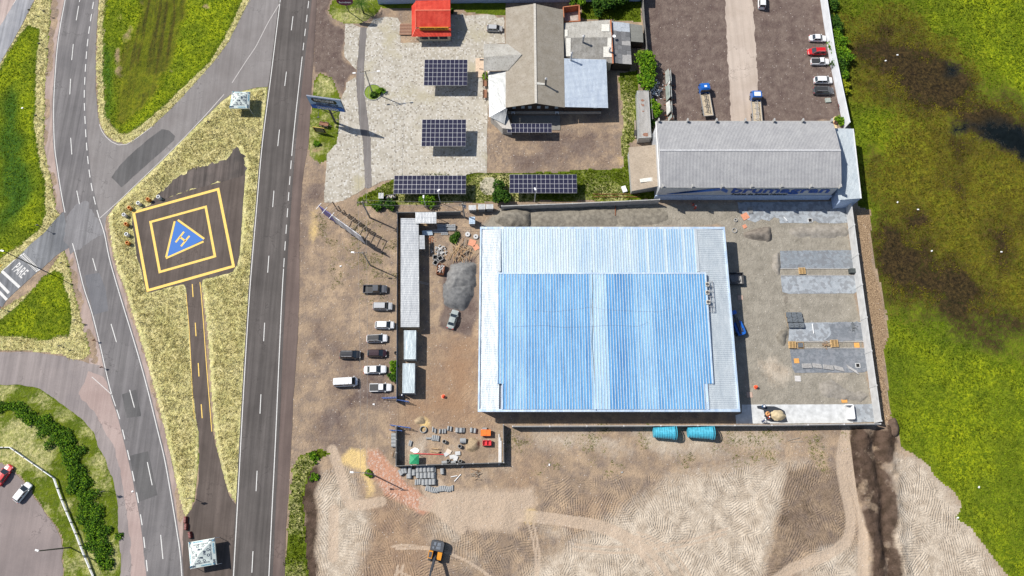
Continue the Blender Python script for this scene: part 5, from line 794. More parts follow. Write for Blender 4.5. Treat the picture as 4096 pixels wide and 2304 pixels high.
for i, (x, y, s) in enumerate(((1312, 1010, .5), (1318, 1060, .45), (1320, 1120, .4), (1345, 1355, .8), (1300, 1050, .2))): p = Z('20', x, y, 2.7); MB().prism([(p[0] + s * math.cos(a) * (.6 + .4 * random.random()), p[1] + s * .8 * math.sin(a) * (.5 + .5 * random.random())) for a in np.linspace(0, 2 * PI, 9)[:-1]], 2.752, 2.758).obj('rust_stain', RUST, k, True)
# ---- solar carports
NAV = NT('solar_cell'); b_ = NAV.n('TexBrick', Scale=1.0); NAV.put(b_.inputs['Vector'], NAV.obj()); b_.offset = 0; b_.inputs['Brick Width'].default_value = .16; b_.inputs['Row Height'].default_value = .16; b_.inputs['Mortar Size'].default_value = .006; b_.inputs['Color1'].default_value = (.012, .013, .035, 1); b_.inputs['Color2'].default_value = (.018, .017, .042, 1); b_.inputs['Mortar'].default_value = (.06, .055, .07, 1); NAVM = NAV.fin(b_.outputs[0], .22, 0, .5); ALU = mat('aluminium_frame', (.60, .60, .62), .4, .3)
def carport(q, h, nx_, ny_, tilt, lb):
    P = [F(*p, h) for p in q]; cx, cy = sum(p[0] for p in P) / 4, sum(p[1] for p in P) / 4; W = (P[1][0] - P[0][0] + P[2][0] - P[3][0]) / 2; D = (P[0][1] - P[3][1] + P[1][1] - P[2][1]) / 2; k = T('solar_carport', lb, 'carport', (cx, cy, 0), group='solar carports around the courtyard')
    tl = math.sin(tilt); z = lambda y: h + y * tl; ux, uy = W / nx_, D / ny_
    MB().prism([(-W / 2, -D / 2), (W / 2, -D / 2), (W / 2, D / 2), (-W / 2, D / 2)], [z(-D / 2) - .06] * 2 + [z(D / 2) - .06] * 2, [z(-D / 2)] * 2 + [z(D / 2)] * 2).obj('module_frame', ALU, k)
    me = MB().box(0, 0, 0, ux - .09, uy - .09, .035).mesh('solar_module')
    for i in range(nx_):
        for j in range(ny_): yy = -D / 2 + (j + .5) * uy; inst('solar_module', me, k, (-W / 2 + (i + .5) * ux, yy, z(yy) + .004), (tilt, 0, 0), NAVM)
    for i in range(3):
        x = -W * .42 + i * W * .42; MB().box(x, -D * .12, 0, .18, .18, z(-D * .12) - .1).obj('post', GALV, k); MB().beam((x, -D / 2 + .1, z(-D / 2) - .18), (x, D / 2 - .1, z(D / 2) - .18), .12, .2).obj('rafter', GALV, k); MB().beam((x, -D * .12, 1.6), (x, D * .3, z(D * .3) - .2), .08).obj('brace', GALV, k)
    return k
carport([(1067, 151), (1175, 151), (1176, 214), (1067, 214)], 3.3, 10, 6, .05, 'upper solar carport in the paved courtyard near the entrance porch'); carport([(1061, 301.5), (1172, 301.5), (1172, 367), (1061, 367)], 3.3, 10, 6, .05, 'lower square solar carport in the paved courtyard')
carport([(991, 442), (1172, 442), (1172, 487), (991, 487)], 3.0, 16, 4, .05, 'long solar carport left of the concrete octagon'); carport([(1282, 440), (1451, 439.5), (1451, 484), (1282, 486)], 3.0, 15, 4, .05, 'long solar carport right of the concrete octagon')
carport([(1276, 311), (1388, 311), (1388, 333), (1276, 333)], 2.6, 11, 2, .05, 'narrow two row solar table behind the restaurant')
oc = T('octagon_platform', 'pale mossy concrete octagon platform between the two long solar carports', 'platform', (*Z('11', 2345, 430), 0)); MB().prism([Z('11', 2345 + 98 * math.cos(a), 428 + 94 * math.sin(a)) for a in np.linspace(0, 2 * PI, 9)[:-1] + .39][::-1], 0, .28).obj('slab_block', mat('mossy_pale_concrete', (.42, .38, .28), .9, n=(1, .3)), oc, True)
# ================================================================ WALLS AND FENCES
def wall(nm, lb, pts, h, th, m, bay, cap=None, pm=None, post=.25, cat='wall', hp=None):
    line = [Vector((*p, 0)) for p in pts]; k = T(nm, lb, cat, line[0][:])
    for a, b in zip(line[:-1], line[1:]):
        L = (b - a).length; n = max(1, round(L / bay)); ang = math.atan2(b.y - a.y, b.x - a.x); me = MB().box(0, 0, 0, L / n - post * .9, th, h).mesh('wall_panel'); mp = MB().box(0, 0, 0, post, post, (hp or h + .08)).mesh('post')
        for i in range(n): p = a.lerp(b, (i + .5) / n) - line[0]; inst('wall_panel', me, k, (p.x, p.y, 0), (0, 0, ang), m)
        for i in range(n + (b == line[-1])): p = a.lerp(b, i / n) - line[0]; inst('post', mp, k, (p.x, p.y, 0), (0, 0, ang), pm or m)
    return k
wall('boundary_wall', 'grey concrete wall with ribs along the right side of the building yard', [Z('31', 775, 570), Z('32', 888, 0), Z('32', 1075, 1350)], 2.9, .18, CONCL, 7.4, post=.34)
wall('boundary_wall', 'thin concrete wall below the big hall', [Z('22', 8, 1402, 0), Z('22', 2576, 1392, 0), Z('32', 1075, 1378, 0)], 2.5, .16, CONC, 7.9, pm=mat('white_post', (.55, .55, .55), .8))
wall('boundary_wall', 'dark block wall between the solar carports and the building yard', [Z('11', 2475, 665), Z('21', 600, 640), Z('21', 1462, 600)], 2.5, .2, CONC, 7.6, post=.3)
wall('white_wall', 'tall white wall between the gravel parking lot and the marshy meadow', [Z('30', 520, -60), Z('30', 620, 600), Z('30', 765, 1296)], 3.3, .2, WALLW, 60, post=.2)
wall('slab_fence', 'dark concrete slab fence between the restaurant and the gravel lot', [Z('20', 1300, -20), Z('20', 1318, 240), Z('20', 1345, 560), Z('20', 1372, 900), Z('20', 1400, 1240)], 2.2, .1, mat('dark_slab', (.20, .19, .18), .9), 2.6, post=.18, cat='fence')
wall('dark_wall', 'dark block wall at the top of the site office yard', [Z('11', 1432, 722), Z('11', 1610, 722), Z('11', 2060, 715)], 2.2, .15, mat('dark_block', (.13, .13, .13), .9), 3, cat='wall')
SF = wall('steel_fence', 'dark blue steel fence between parked cars and site sheds', [Z('11', 1436, 722), Z('12', 1432, 0), Z('12', 1428, 1150)], 2.1, .07, mat('fence_steel', (.05, .07, .11), .6), 2.4, post=.14, cat='fence')
wall('block_wall', 'dark block wall around the pipe storage yard', [Z('12', 1424, 1400), Z('13', 1422, 345), Z('13', 2494, 312), Z('12', 2490, 1385)], 2.0, .16, mat('dark_block', (.13, .13, .13), .9), 3.2, post=.2, pm=CONC)
for lb, pts in (('open blue steel gate leaf left of the site entrance', ((1278, 1115), (1425, 1108))), ('open blue steel gate leaf right of the site entrance', ((1428, 1135), (1545, 1150))), ('blue steel gate leaf at the corner of the pipe yard', ((1360, 1385), (1560, 1412))), ('lower blue steel gate leaf of the pipe yard', ((1355, 1435), (1480, 1443)))):
    a, b = [Vector((*Z('12', *p), 0)) for p in pts]; k = T('steel_gate', lb, 'gate', a[:]); mb = MB()
    for z in (.2, 1.1, 2.0): mb.beam((*a[:2], z), (*b[:2], z), .08)
    for i in range(7): p = a.lerp(b, i / 6); mb.beam((p.x, p.y, .1), (p.x, p.y, 2.0), .05)
    mb.obj('gate_frame', BLUES, k, True)
# rail fence in the lower left park
rf = T('rail_fence', 'white three rail fence curving along the lower left lawn', 'fence', (*Z('03', 560, 460), 0)); pts = [(-60, 158), (0, 156), (120, 156), (330, 305), (560, 465), (610, 610), (660, 740), (720, 880), (790, 1050), (860, 1230), (920, 1370), (985, 1520)]; P = [Z('03', *p) for p in pts]
for z, dy in ((.35, 0), (.62, 0), (.9, 0)):
    mb = MB(); [mb.beam((*a, z), (*b, z), .12, .1) for a, b in zip(P[:-1], P[1:])]; mb.obj('rail', WHITE, rf, True)
mp = MB().box(0, 0, 0, .16, .16, 1.05).mesh('post'); L_ = length(P)
for s in np.arange(0, L_, 2.6): p = along(P, s, s + .01)[0]; inst('post', mp, rf, (p[0] - rf.location.x, p[1] - rf.location.y, 0), (0, 0, 0), TIMBG)
# ================================================================ VEHICLES
TYRE = mat('tyre', (.018, .018, .018), .8, tc='obj'); RIMM = mat('rim', (.35, .35, .36), .35, .6, tc='obj'); LAMP = mat('lamp_clear', (.75, .76, .78), .2, tc='obj'); TAIL = mat('lamp_red', (.42, .015, .015), .3, tc='obj'); CGL = mat('car_glass', (.022, .030, .038), .08, tc='obj', spec=.9); PLAST = mat('dark_trim', (.03, .03, .032), .6, tc='obj')
def wheel(parent, x, y, r=.32, w=.2, z=None):
    o = MB().tube((0, -w / 2, 0), (0, w / 2, 0), r, n=12).obj('wheel', TYRE, parent); o.location = (x, y, z or r)
    MB().tube((0, -w / 2 - .01, 0), (0, w / 2 + .01, 0), r * .6, n=10).obj('rim', RIMM, o)
def loft(secs): # secs: list of rings with equal vertex count
    mb = MB(); n = len(secs[0])
    for s in secs: mb.v += s
    for k in range(len(secs) - 1): mb.f += [(k * n + i, k * n + (i + 1) % n, (k + 1) * n + (i + 1) % n, (k + 1) * n + i) for i in range(n)]
    mb.f += [tuple(range(n))[::-1], tuple(range((len(secs) - 1) * n, len(secs) * n))]; return mb
def car(pos, head, L, W, H, col, style, label, roofm=None, group='parked cars'):
    k = T({'pickup': 'pickup_truck', 'van': 'passenger_van'}.get(style, 'parked_car'), label, {'pickup': 'pickup truck', 'van': 'van'}.get(style, 'car'), (pos[0], pos[1], 0), 0, group); h = L / 2; w = W / 2
    belt = {'suv': .98, 'van': 1.12, 'pickup': .95}.get(style, .86); hood = {'van': 1.0, 'suv': .96, 'pickup': .95}.get(style, .80)
    st = {'hatch': (-.47, -.36, .10, .31), 'sedan': (-.34, -.20, .06, .26), 'suv': (-.475, -.40, .12, .30), 'wagon': (-.47, -.38, .09, .29), 'van': (-.485, -.46, .30, .42), 'pickup': (-.09, -.05, .13, .27), 'utility': (-.09, -.05, .13, .27)}[style]
    prof = [(-1, .80, .55), (-.985, .90, hood - .12 if style not in ('van', 'suv', 'wagon', 'hatch') else belt - .1), (-.90, .97, belt - .03), (-.5, 1, belt), (.1, 1, belt), (st[3] * 2 + .02, .985, belt), (.72, .96, hood), (.90, .88, hood - .08), (.975, .74, hood - .2), (1, .62, .52)]
    if style == 'pickup': prof = [p for p in prof if p[0] > -.3]; prof.insert(0, (-.22, 1, belt))
    secs = []
    for u, ww, zt in prof:
        x = u * h; a = w * ww; secs.append([(x, -a * .94, .22), (x, -a, .42), (x, -a * .985, zt - .14), (x, -a * .86, zt), (x, 0, zt + .035), (x, a * .86, zt), (x, a * .985, zt - .14), (x, a, .42), (x, a * .94, .22)])
    loft(secs).obj('body', col, k, smooth=False)
    xr0, xr1, xf1, xf0 = [s * L for s in st]; wb, wt = w * .90, w * .74
    def fr(x, s, z): return (x, s, z)
    cab = MB().add([(xr0, -wb, belt), (xf0, -wb, belt), (xf0, wb, belt), (xr0, wb, belt), (xr1, -wt, H - .05), (xf1, -wt, H - .05), (xf1, wt, H - .05), (xr1, wt, H - .05)], [(0, 1, 5, 4), (1, 2, 6, 5), (2, 3, 7, 6), (3, 0, 4, 7), (4, 5, 6, 7)]); cab.obj('cabin_frame', col, k)
    rm = roofm or col; q = .06; loft([[(xr1 + (xf1 - xr1) * u - q * (1 - 2 * u), -wt * f, H - .05), (xr1 + (xf1 - xr1) * u - q * (1 - 2 * u), -wt * f * .9, H - .01), (xr1 + (xf1 - xr1) * u - q * (1 - 2 * u), 0, H + .02), (xr1 + (xf1 - xr1) * u - q * (1 - 2 * u), wt * f * .9, H - .01), (xr1 + (xf1 - xr1) * u - q * (1 - 2 * u), wt * f, H - .05)] for u, f in ((0, .88), (.1, 1), (.9, 1), (1, .88))]).obj('roof', rm, k)
    if roofm and roofm is not col and roofm is not PLAST: pass
    def pane(name, P, ins=.10, out=.014):
        P = [Vector(p) for p in P]; c = sum(P, Vector()) / 4; n = (P[1] - P[0]).cross(P[3] - P[0]).normalized(); P = [p.lerp(c, ins) + n * out for p in P]; MB().add(P, [(0, 1, 2, 3)]).obj(name, CGL, k)
    pane('windscreen', [(xf0, -wb, belt), (xf0, wb, belt), (xf1, wt, H - .05), (xf1, -wt, H - .05)], .07); pane('rear_window', [(xr0, wb, belt), (xr0, -wb, belt), (xr1, -wt, H - .05), (xr1, wt, H - .05)], .10)
    xm0, xm1 = (xr0 + xf0) / 2, (xr1 + xf1) / 2
    for sg in (1, -1):
        for (a0, a1, b1, b0) in (((xr0, xr1, xm1, xm0), (xm0, xm1, xf1, xf0)) if style not in ('pickup', 'utility') or L > 5 else ((xr0, xr1, xf1, xf0),)):
            P = [(a0, -wb * sg, belt), (b0, -wb * sg, belt), (b1, -wt * sg, H - .05), (a1, -wt * sg, H - .05)]
            pane('side_window', P if sg == 1 else [P[1], P[0], P[3], P[2]], .12)
        MB().box(h * .88, sg * w * .66, hood - .26, .28, .34, .14).obj('headlight', LAMP, k)
        MB().box(-h * .965, sg * w * .72, belt - .32, .16, .3, .22).obj('taillight', TAIL, k); MB().box(xf0 - .25, sg * (w + .07), belt - .02, .16, .2, .13).obj('wing_mirror', col, k)
        for x in (-.31 * L, .31 * L): wheel(k, x, sg * (w - .12))
    if style in ('pickup', 'utility'):
        x0, x1 = -h + .08, xr0 - .06; bm = MB()
        for sg in (1, -1): bm.box((x0 + x1) / 2, sg * (w - .08), .35, x1 - x0, .14, belt - .30)
        bm.box(x0, 0, .35, .1, W - .04, belt - .30).box(x1, 0, .35, .08, W - .04, belt - .30); bm.obj('bed_side', col, k); MB().box((x0 + x1) / 2, 0, .45, x1 - x0, W - .3, .06 if style == 'pickup' else .52).obj('bed_floor', PLAST, k)
        if style == 'utility': pass
    if style == 'suv' or style == 'wagon':
        for sg in (1, -1): MB().box((xr1 + xf1) / 2, sg * wt * .86, H, xf1 - xr1 - .2, .05, .06).obj('roof_rail', GALV, k)
    if style == 'van':
        me = MB().box(0, 0, 0, .05, W * .70, .05).mesh('roof_rib')
        for i in range(4): inst('roof_rib', me, k, (xr1 + .5 + i * .9, 0, H), (0, 0, 0), col)
    MB().box(h * .975, 0, .48, .06, W * .42, .1).obj('number_plate', LAMP, k); k.rotation_euler = (0, 0, R(head)); return k
CW = gloss('white_car_paint', (.72, .73, .74)); CS = gloss('silver_car_paint', (.42, .43, .44)); CG = gloss('graphite_car_paint', (.075, .08, .09)); CB = gloss('black_car_paint', (.015, .016, .02)); CR = gloss('red_car_paint', (.52, .012, .015)); CM = gloss('wine_black_paint', (.030, .010, .014)); CGN = gloss('grey_green_paint', (.33, .37, .36))
cz = lambda c, x, y: Z(c, x, y, .75)
car(cz('12', 1200, 10), 0, 5.5, 1.9, 1.78, CG, 'pickup', 'dark grey double cab pickup truck, topmost in the parking row'); car(cz('12', 1275, 183), 0, 4.4, 1.8, 1.68, CS, 'suv', 'silver car with roof rails parked below the dark grey pickup')
car(cz('12', 1294, 371), 0, 4.3, 1.75, 1.48, CW, 'hatch', 'plain white hatchback nearest the steel fence'); car(cz('12', 1217, 506), 2, 4.6, 1.8, 1.5, CW, 'wagon', 'white car with black glass roof in the dirt parking', PLAST)
car(cz('12', 1218, 656), 0, 4.3, 1.75, 1.5, CM, 'hatch', 'very dark red hatchback in the middle of the parking row'); car(cz('12', 950, 670), 0, 4.7, 1.85, 1.7, CB, 'suv', 'black SUV standing apart left of the parking row')
car(cz('12', 1198, 820), 2, 4.95, 1.8, 1.46, CW, 'sedan', 'white sedan parked below the dark red hatchback'); car(cz('12', 902, 945), 3, 5.1, 1.95, 2.1, CW, 'van', 'white passenger van left of the white pickup'); car(cz('12', 1253, 1001), 1, 4.8, 1.75, 1.6, CW, 'utility', 'white pickup with dark cargo bed at the lower end of the row')
car(cz('12', 1980, 313), 74, 4.4, 1.72, 1.44, CGN, 'sedan', 'pale grey sedan parked by the gravel heap inside the site')
car(cz('30', 503, 382), -2, 4.2, 1.72, 1.48, CW, 'sedan', 'white sedan, topmost along the white wall'); car(cz('30', 493, 515), 181, 4.5, 1.75, 1.6, CR, 'wagon', 'bright red family car facing left by the white wall'); car(cz('30', 526, 616), 0, 4.5, 1.7, 1.5, CW, 'utility', 'white pickup with open cargo bed by the white wall')
car(cz('30', 558, 804), 0, 4.5, 1.76, 1.5, CW, 'hatch', 'white hatchback between the white pickup and the grey SUV'); car(cz('30', 560, 912), -1, 4.9, 1.9, 1.68, CG, 'suv', 'dark grey SUV with black roof, lowest along the white wall', PLAST); car(cz('10', 2402, 283), -3, 4.0, 1.65, 1.42, CS, 'hatch', 'silver hatchback on the paving beside the restaurant')
car(cz('03', 35, 432), 62, 4.5, 1.75, 1.48, CR, 'sedan', 'red car cut by the left edge in the lower car park'); car(cz('03', 222, 607), 57, 4.3, 1.74, 1.46, CW, 'hatch', 'white car at the edge of the lower left lawn'); 
k = car(Z('20', 2515, 8, .9), 85, 4.2, 1.8, 2.0, CW, 'van', 'white van cut by the top edge of the gravel lot')
def lorry(a, b, Wd, cabc, roofc, lb):
    a, b = Vector(Z(*a, 1.2)), Vector(Z(*b, 1.2)); L = (b - a).length; k = T('flatbed_truck', lb, 'truck', (a.x, a.y, 0), 0, 'flatbed trucks on the gravel lot'); w = Wd / 2; c0 = L - 2.1
    loft([[(x, -w * f, .5), (x, -w * f, 1.5), (x, -w * f2, zt), (x, w * f2, zt), (x, w * f, 1.5), (x, w * f, .5)] for x, f, f2, zt in ((c0, .95, .88, 2.4), (c0 + .3, 1, .92, 2.55), (L - .9, 1, .9, 2.55), (L - .3, .98, .84, 2.3), (L - .02, .95, .8, 1.5), (L, .9, .8, 1.2))]).obj('cab', cabc, k)
    MB().box(c0 + .75, 0, 2.54, 1.1, w * 1.3, .1).obj('cab_roof', roofc, k); MB().box(c0 + .75, 0, 2.65, .5, .6, .06).obj('roof_hatch', LAMP, k)
    MB().add([(L - .28, -w * .8, 2.28), (L - .28, w * .8, 2.28), (L - .0, w * .78, 1.52), (L - .0, -w * .78, 1.52)], [(3, 2, 1, 0)]).obj('windscreen', CGL, k)
    MB().box(c0 - .05, 0, 1.35, .12, Wd * .95, .9).obj('headboard', STEEL, k); me = MB().box(0, 0, 0, .42, Wd - .12, .06).mesh('bed_plank'); nb = int((c0 - .3) / .44)
    for i in range(nb): inst('bed_plank', me, k, (.25 + i * .44, 0, 1.02 + random.uniform(0, .012)), (0, 0, 0), mat('bed_wood', (.46, .38, .27), .85, tc='obj'))
    for sg in (1, -1):
        MB().box(c0 / 2, sg * (w - .05), .95, c0 - .2, .08, .3).obj('bed_rail', GALV, k); MB().box(L - .5, sg * (w + .16), 1.7, .12, .22, .4).obj('wing_mirror', PLAST, k); MB().box(L - .05, sg * w * .7, .8, .1, .35, .22).obj('headlight', LAMP, k)
        for x in (L - 1.2, 1.3, 2.4): wheel(k, x, sg * (w - .1), .5, .28)
    MB().box(.05, 0, .95, .08, Wd, .3).obj('tail_rail', GALV, k); MB().box(c0 / 2 + .5, 0, .6, c0 + 1, .8, .3).obj('chassis', STEEL, k)
    mb = MB()
    for sg in (1, -1):
        mb.beam((.8, sg * .15, 1.1), (c0 - .6, sg * .15, 1.1), .1)
        for x in np.linspace(1.0, c0 - .8, 4): mb.beam((x, sg * .55, 1.1), (x, sg * .1, 2.0), .08)
    mb.beam((1.0, 0, 2.0), (c0 - .8, 0, 2.0), .08).obj('stone_rack', GALV if 'white' in lb else STEEL, k)
    k.rotation_euler = (0, 0, math.atan2(b.y - a.y, b.x - a.x)); return k
TB = gloss('truck_blue', (.010, .11, .42)); lorry(('20', 1980, 1165), ('20', 1925, 850), 2.35, TB, TB, 'flatbed truck with all blue cab on the gravel lot'); lorry(('20', 2475, 1240), ('20', 2448, 925), 2.35, TB, CW, 'flatbed truck with white cab roof beside the pale lane')
# excavator
a, b = Vector(Z('13', 1815, 1205, 1.5)), Vector(Z('13', 1760, 1480, 2)); ex = T('excavator', 'yellow and black tracked excavator on the sand lot', 'excavator', (a.x, a.y, 0)); EY = gloss('excavator_yellow', (.62, .25, .015)); EB = mat('excavator_black', (.05, .055, .065), .5, tc='obj')
for sg in (1, -1):
    o = MB().box(0, sg * 1.1, 0, 4.0, .6, .9).obj('crawler_track', TYRE, ex); me = MB().box(0, 0, 0, .12, .62, .05).mesh('track_shoe')
    for i in range(18): inst('track_shoe', me, ex, (-1.9 + i * .22, sg * 1.1, .9), (0, 0, 0), STEEL)
MB().box(-.1, 0, .95, 3.4, 2.7, .35).obj('slew_frame', EB, ex); loft([[(x, -1.32 * f, 1.25), (x, -1.32 * f, zt), (x, 1.32 * f, zt), (x, 1.32 * f, 1.25)] for x, f, zt in ((-2.25, .62, 2.0), (-2.1, .85, 2.25), (-1.7, 1, 2.35), (-.2, 1, 2.35))]).obj('counterweight', EB, ex)
for x, y, sx, sy in ((-1.5, .35, .7, .7), (-1.5, -.5, .6, .5), (-.8, .3, .5, .9), (-.75, -.7, .4, .4)): MB().box(x, y, 2.35, sx, sy, .06).obj('engine_cover', mat('panel_grey', (.13, .15, .18), .5, tc='obj'), ex)
MB().box(.65, .82, 1.25, 1.5, .9, 1.0).obj('tank_cover', EY, ex); MB().box(.6, -.95, 1.25, 1.5, .85, 1.75).obj('cab', EY, ex); MB().box(.65, -.95, 3.0, 1.1, .6, .04).obj('cab_roof', EB, ex); MB().box(1.36, -.95, 1.9, .03, .7, .9).obj('windscreen', CGL, ex)
mb = MB().beam((.6, -.05, 1.9), (3.6, -.05, 4.2), .38, .5).beam((3.5, -.05, 4.2), (6.2, -.05, 3.2), .36, .45); mb.obj('boom', EB, ex); MB().beam((6.1, -.05, 3.2), (6.9, -.05, .8), .3, .35).obj('stick', EB, ex); MB().tube((1.2, .2, 1.7), (3.4, .2, 3.7), .08, n=8).obj('hydraulic_ram', GALV, ex); MB().prism([(6.5, -.6), (7.4, -.6), (7.4, .5), (6.5, .5)], .1, .9).obj('bucket', STEEL, ex)
MB().box(-.9, -1.34, 1.7, 1.2, .02, .4).obj('side_panel', EY, ex); ex.rotation_euler = (0, 0, math.atan2(b.y - a.y, b.x - a.x) - .02)
# telehandler / boom lift by the hall
bl = T('boom_lift', 'blue boom lift machine beside the right wall of the blue roof hall', 'boom lift', Z('22', 2290, 410, 1.0)); BG = gloss('lift_blue', (.015, .12, .48)); loft([[(x, -.95 * f, .55), (x, -.95 * f, 1.4), (x, .95 * f, 1.4), (x, .95 * f, .55)] for x, f in ((-1.5, .6), (-1.2, .92), (0, 1), (1.4, .95), (1.6, .8))]).obj('body', BG, bl)
MB().beam((-1.2, .35, 1.5), (3.2, .35, 2.3), .32, .36).obj('boom', STEEL, bl); MB().beam((-.8, -.1, 1.55), (2.4, -.1, 2.0), .22).obj('lower_boom', STEEL, bl); MB().box(3.6, .3, 1.7, .8, 1.2, .9).obj('basket', BG, bl)
for x in (-.9, 1.0):
    for y in (-.95, .95): wheel(bl, x, y, .42, .3)
for x, y in ((-.8, -.5), (-.3, -.55)): MB().lathe([(.14, 1.4), (.14, 1.44), (.02, 1.44)], x, y, 10).obj('filler_cap', PLAST, bl)
bl.rotation_euler = (0, 0, math.atan2(*(lambda u, v: (v[1] - u[1], v[0] - u[0]))(Z('22', 2305, 440), Z('22', 2235, 280))))
dp = T('skip', 'open grey steel skip against the right side of the blue roof hall', 'skip', Z('21', 2245, 1365)); MB().box(0, 0, 0, 3.0, 2.6, .1).obj('floor', CONC, dp); [MB().box(x, y, 0, sx, sy, 1.3).obj('side_wall', STEEL, dp) for x, y, sx, sy in ((1.5, 0, .1, 2.7), (0, 1.3, 3.0, .1), (0, -1.3, 3.0, .1))]; MB().box(-.2, .2, .1, 2.0, 1.7, .45, .3).obj('fill', mat('gravel_grey', (.2, .2, .2), .95, n=(5, .4)), dp)
# ================================================================ PIPES, RINGS, BOLLARDS
PIPE = mat('pipe_concrete', (.30, .31, .315), .85, n=(3, .25), tc='obj'); PIPD = mat('pipe_dark', (.20, .205, .21), .85, n=(3, .25), tc='obj')
pc = [0]
def pipe(c, x, y, d, L, ang, lb, group=None, m=PIPE, z=0):
    p = Z(c, x, y, d / 2 + z); k = bpy.data.objects.new('concrete_pipe', pipe_mesh(d, L, m)); COL.objects.link(k); k.location = (p[0], p[1], d / 2 + z); k.rotation_euler = (0, 0, R(ang)); tag(k, lb, 'pipe', group); pc[0] += 1; return k
_pm = {}
def pipe_mesh(d, L, m):
    key = (round(d, 2), round(L, 2), m.name)
    if key not in _pm:
        mb = MB().ring((-L / 2, 0, 0), (L / 2, 0, 0), d / 2, d / 2 * .82, 14); mb.ring((L / 2 - .12, 0, 0), (L / 2 + .02, 0, 0), d / 2 * 1.07, d / 2 * .98, 14); me = mb.mesh('concrete_pipe'); me.materials.append(m); _pm[key] = me
    return _pm[key]
G1 = 'concrete pipes stacked below the pipe yard'
for lbl, lst in (('large grey concrete pipe in the top row below the pipe yard', [(1550, 380, 90), (1628, 374, 90), (1664, 373, 90), (1701, 373, 90), (1740, 371, 90), (1776, 369, 90)]), ('large grey concrete pipe in the middle row below the pipe yard', [(1548, 438, 90), (1590, 408, 90), (1630, 436, 90), (1668, 438, 90), (1706, 436, 90), (1746, 434, 90), (1782, 436, 90)]), ('large grey concrete pipe in the lower row below the pipe yard', [(1685, 505, 90), (1720, 503, 90), (1757, 502, 90), (1790, 500, 90)])):
    for i, (x, y, a) in enumerate(lst): pipe('13', x, y, .84, 1.15, a, lbl.replace('large', ORD[i] + ' large') + ' from the left', lbl + 's')
for i, (x, y, a) in enumerate(((1457, 407, 115), (1478, 390, 108), (1503, 386, 104))): pipe('13', x, y, .8, 1.15, a, ORD[i] + ' tilted grey concrete pipe at the left end of the pipe rows', 'tilted pipes at the left end of the rows')
pipe('13', 1875, 396, .84, 1.15, 95, 'single grey concrete pipe lying alone right of the pipe rows')
for i, (x, y, a) in enumerate(((1525, 440, 90), (1608, 505, 90), (1630, 503, 90), (1650, 500, 90), (1800, 378, 92), (1802, 440, 90))): pipe('13', x, y, .45, 1.1, a, ['narrow pipe at the left end of the middle pipe row', 'first narrow pipe at the left of the lower pipe row', 'second narrow pipe at the left of the lower pipe row', 'third narrow pipe at the left of the lower pipe row', 'narrow pipe at the right end of the top pipe row', 'narrow pipe at the right end of the middle pipe row'][i], 'narrow pipes among the large ones')
for i, x in enumerate((1715, 1733, 1751, 1770, 1790, 1810, 1828, 1846, 1862, 1880, 1898, 1918, 1937, 1957, 1978)): pipe('13', x, [562, 568, 573, 580, 584, 585, 583, 572, 570, 568, 568, 572, 576, 572, 563][i], .42, 1.1, 80 + 12 * math.sin(i), ORD[i] + ' narrow pipe from the left in the long bottom row', 'narrow pipes in the long bottom row')
for i, y in enumerate((30, 64, 98, 134)): pipe('13', 1389, y, .82, 1.1, 0, ORD[i] + ' pipe from the top lying outside the left pipe yard wall', 'pipes against the outer yard wall')
for i, (x, y, d, a) in enumerate(((1934, 1412, .42, 80), (1962, 1418, .42, 84), (2025, 1430, .8, 88), (2065, 1432, .8, 88), (2092, 1430, .42, 88), (2168, 1430, .6, 86), (2205, 1436, .6, 84), (2300, 1416, .5, 0))): pipe('12', x, y, d, .95, a, ORD[i] + ' pipe from the left in the top row inside the pipe yard', 'pipes in the top row of the pipe yard')
for i, (x, y, d, a) in enumerate(((1805, 1438, .4, 90), (1780, 1425, .35, 90), (1850, 1442, .4, 85), (1880, 1442, .4, 90), (1905, 1440, .4, 92))): pipe('12', x, y, d, .9, a, ORD[i] + ' of the thin pipes at the upper left of the pipe yard', 'thin pipes at the upper left of the pipe yard')
for i, (x, y) in enumerate(((1778, 60), (1797, 60), (1817, 62), (1836, 66))): pipe('13', x, y, .42, 1.1, 84, ORD[i] + ' narrow concrete pipe in the group of four inside the pipe yard', 'four narrow pipes in the pipe yard')
for i, (x, y) in enumerate(((1545, 112), (1560, 118))): pipe('13', x, y, .38, 1.1, 78, ['left', 'right'][i] + ' narrow concrete pipe in the pair inside the pipe yard', 'pair of narrow pipes in the pipe yard')
pipe('13', 1738, 64, .42, 1.1, 0, 'narrow concrete pipe lying crosswise in the pipe yard'); pipe('13', 2083, 88, 1.1, 1.25, 0, 'widest concrete pipe inside the pipe yard'); pipe('13', 1895, 306, .7, 1.1, 5, 'concrete pipe lying at the lower wall of the pipe yard, left one'); pipe('13', 1985, 304, .6, 1.0, 8, 'concrete pipe lying at the lower wall of the pipe yard, right one')
def upright(c, x, y, d, h, lb, m=PIPE, grp=None, nm='concrete_ring', cat='concrete ring', wall_=.12):
    k = bpy.data.objects.new(nm, MB().ring((0, 0, 0), (0, 0, h), d / 2, d / 2 - wall_, 18).mesh(nm)); COL.objects.link(k); k.data.materials.append(m); p = Z(c, x, y); k.location = (*p, 0); return tag(k, lb, cat, grp)
upright('12', 1684, 1424, 1.45, .45, 'large flat concrete ring above the pipe yard'); upright('13', 1897, 98, .8, .8, 'upright concrete pipe near the middle of the pipe yard', wall_=.08); upright('13', 2052, 146, .8, .8, 'upright concrete pipe left of the sand heap in the pipe yard', wall_=.08)
for i, (x, y) in enumerate(((1935, 290), (2024, 306), (2058, 294))): upright('13', x, y, .7, .9, ['left', 'middle', 'right'][i] + ' upright pipe of the three by the lower pipe yard wall', wall_=.07)
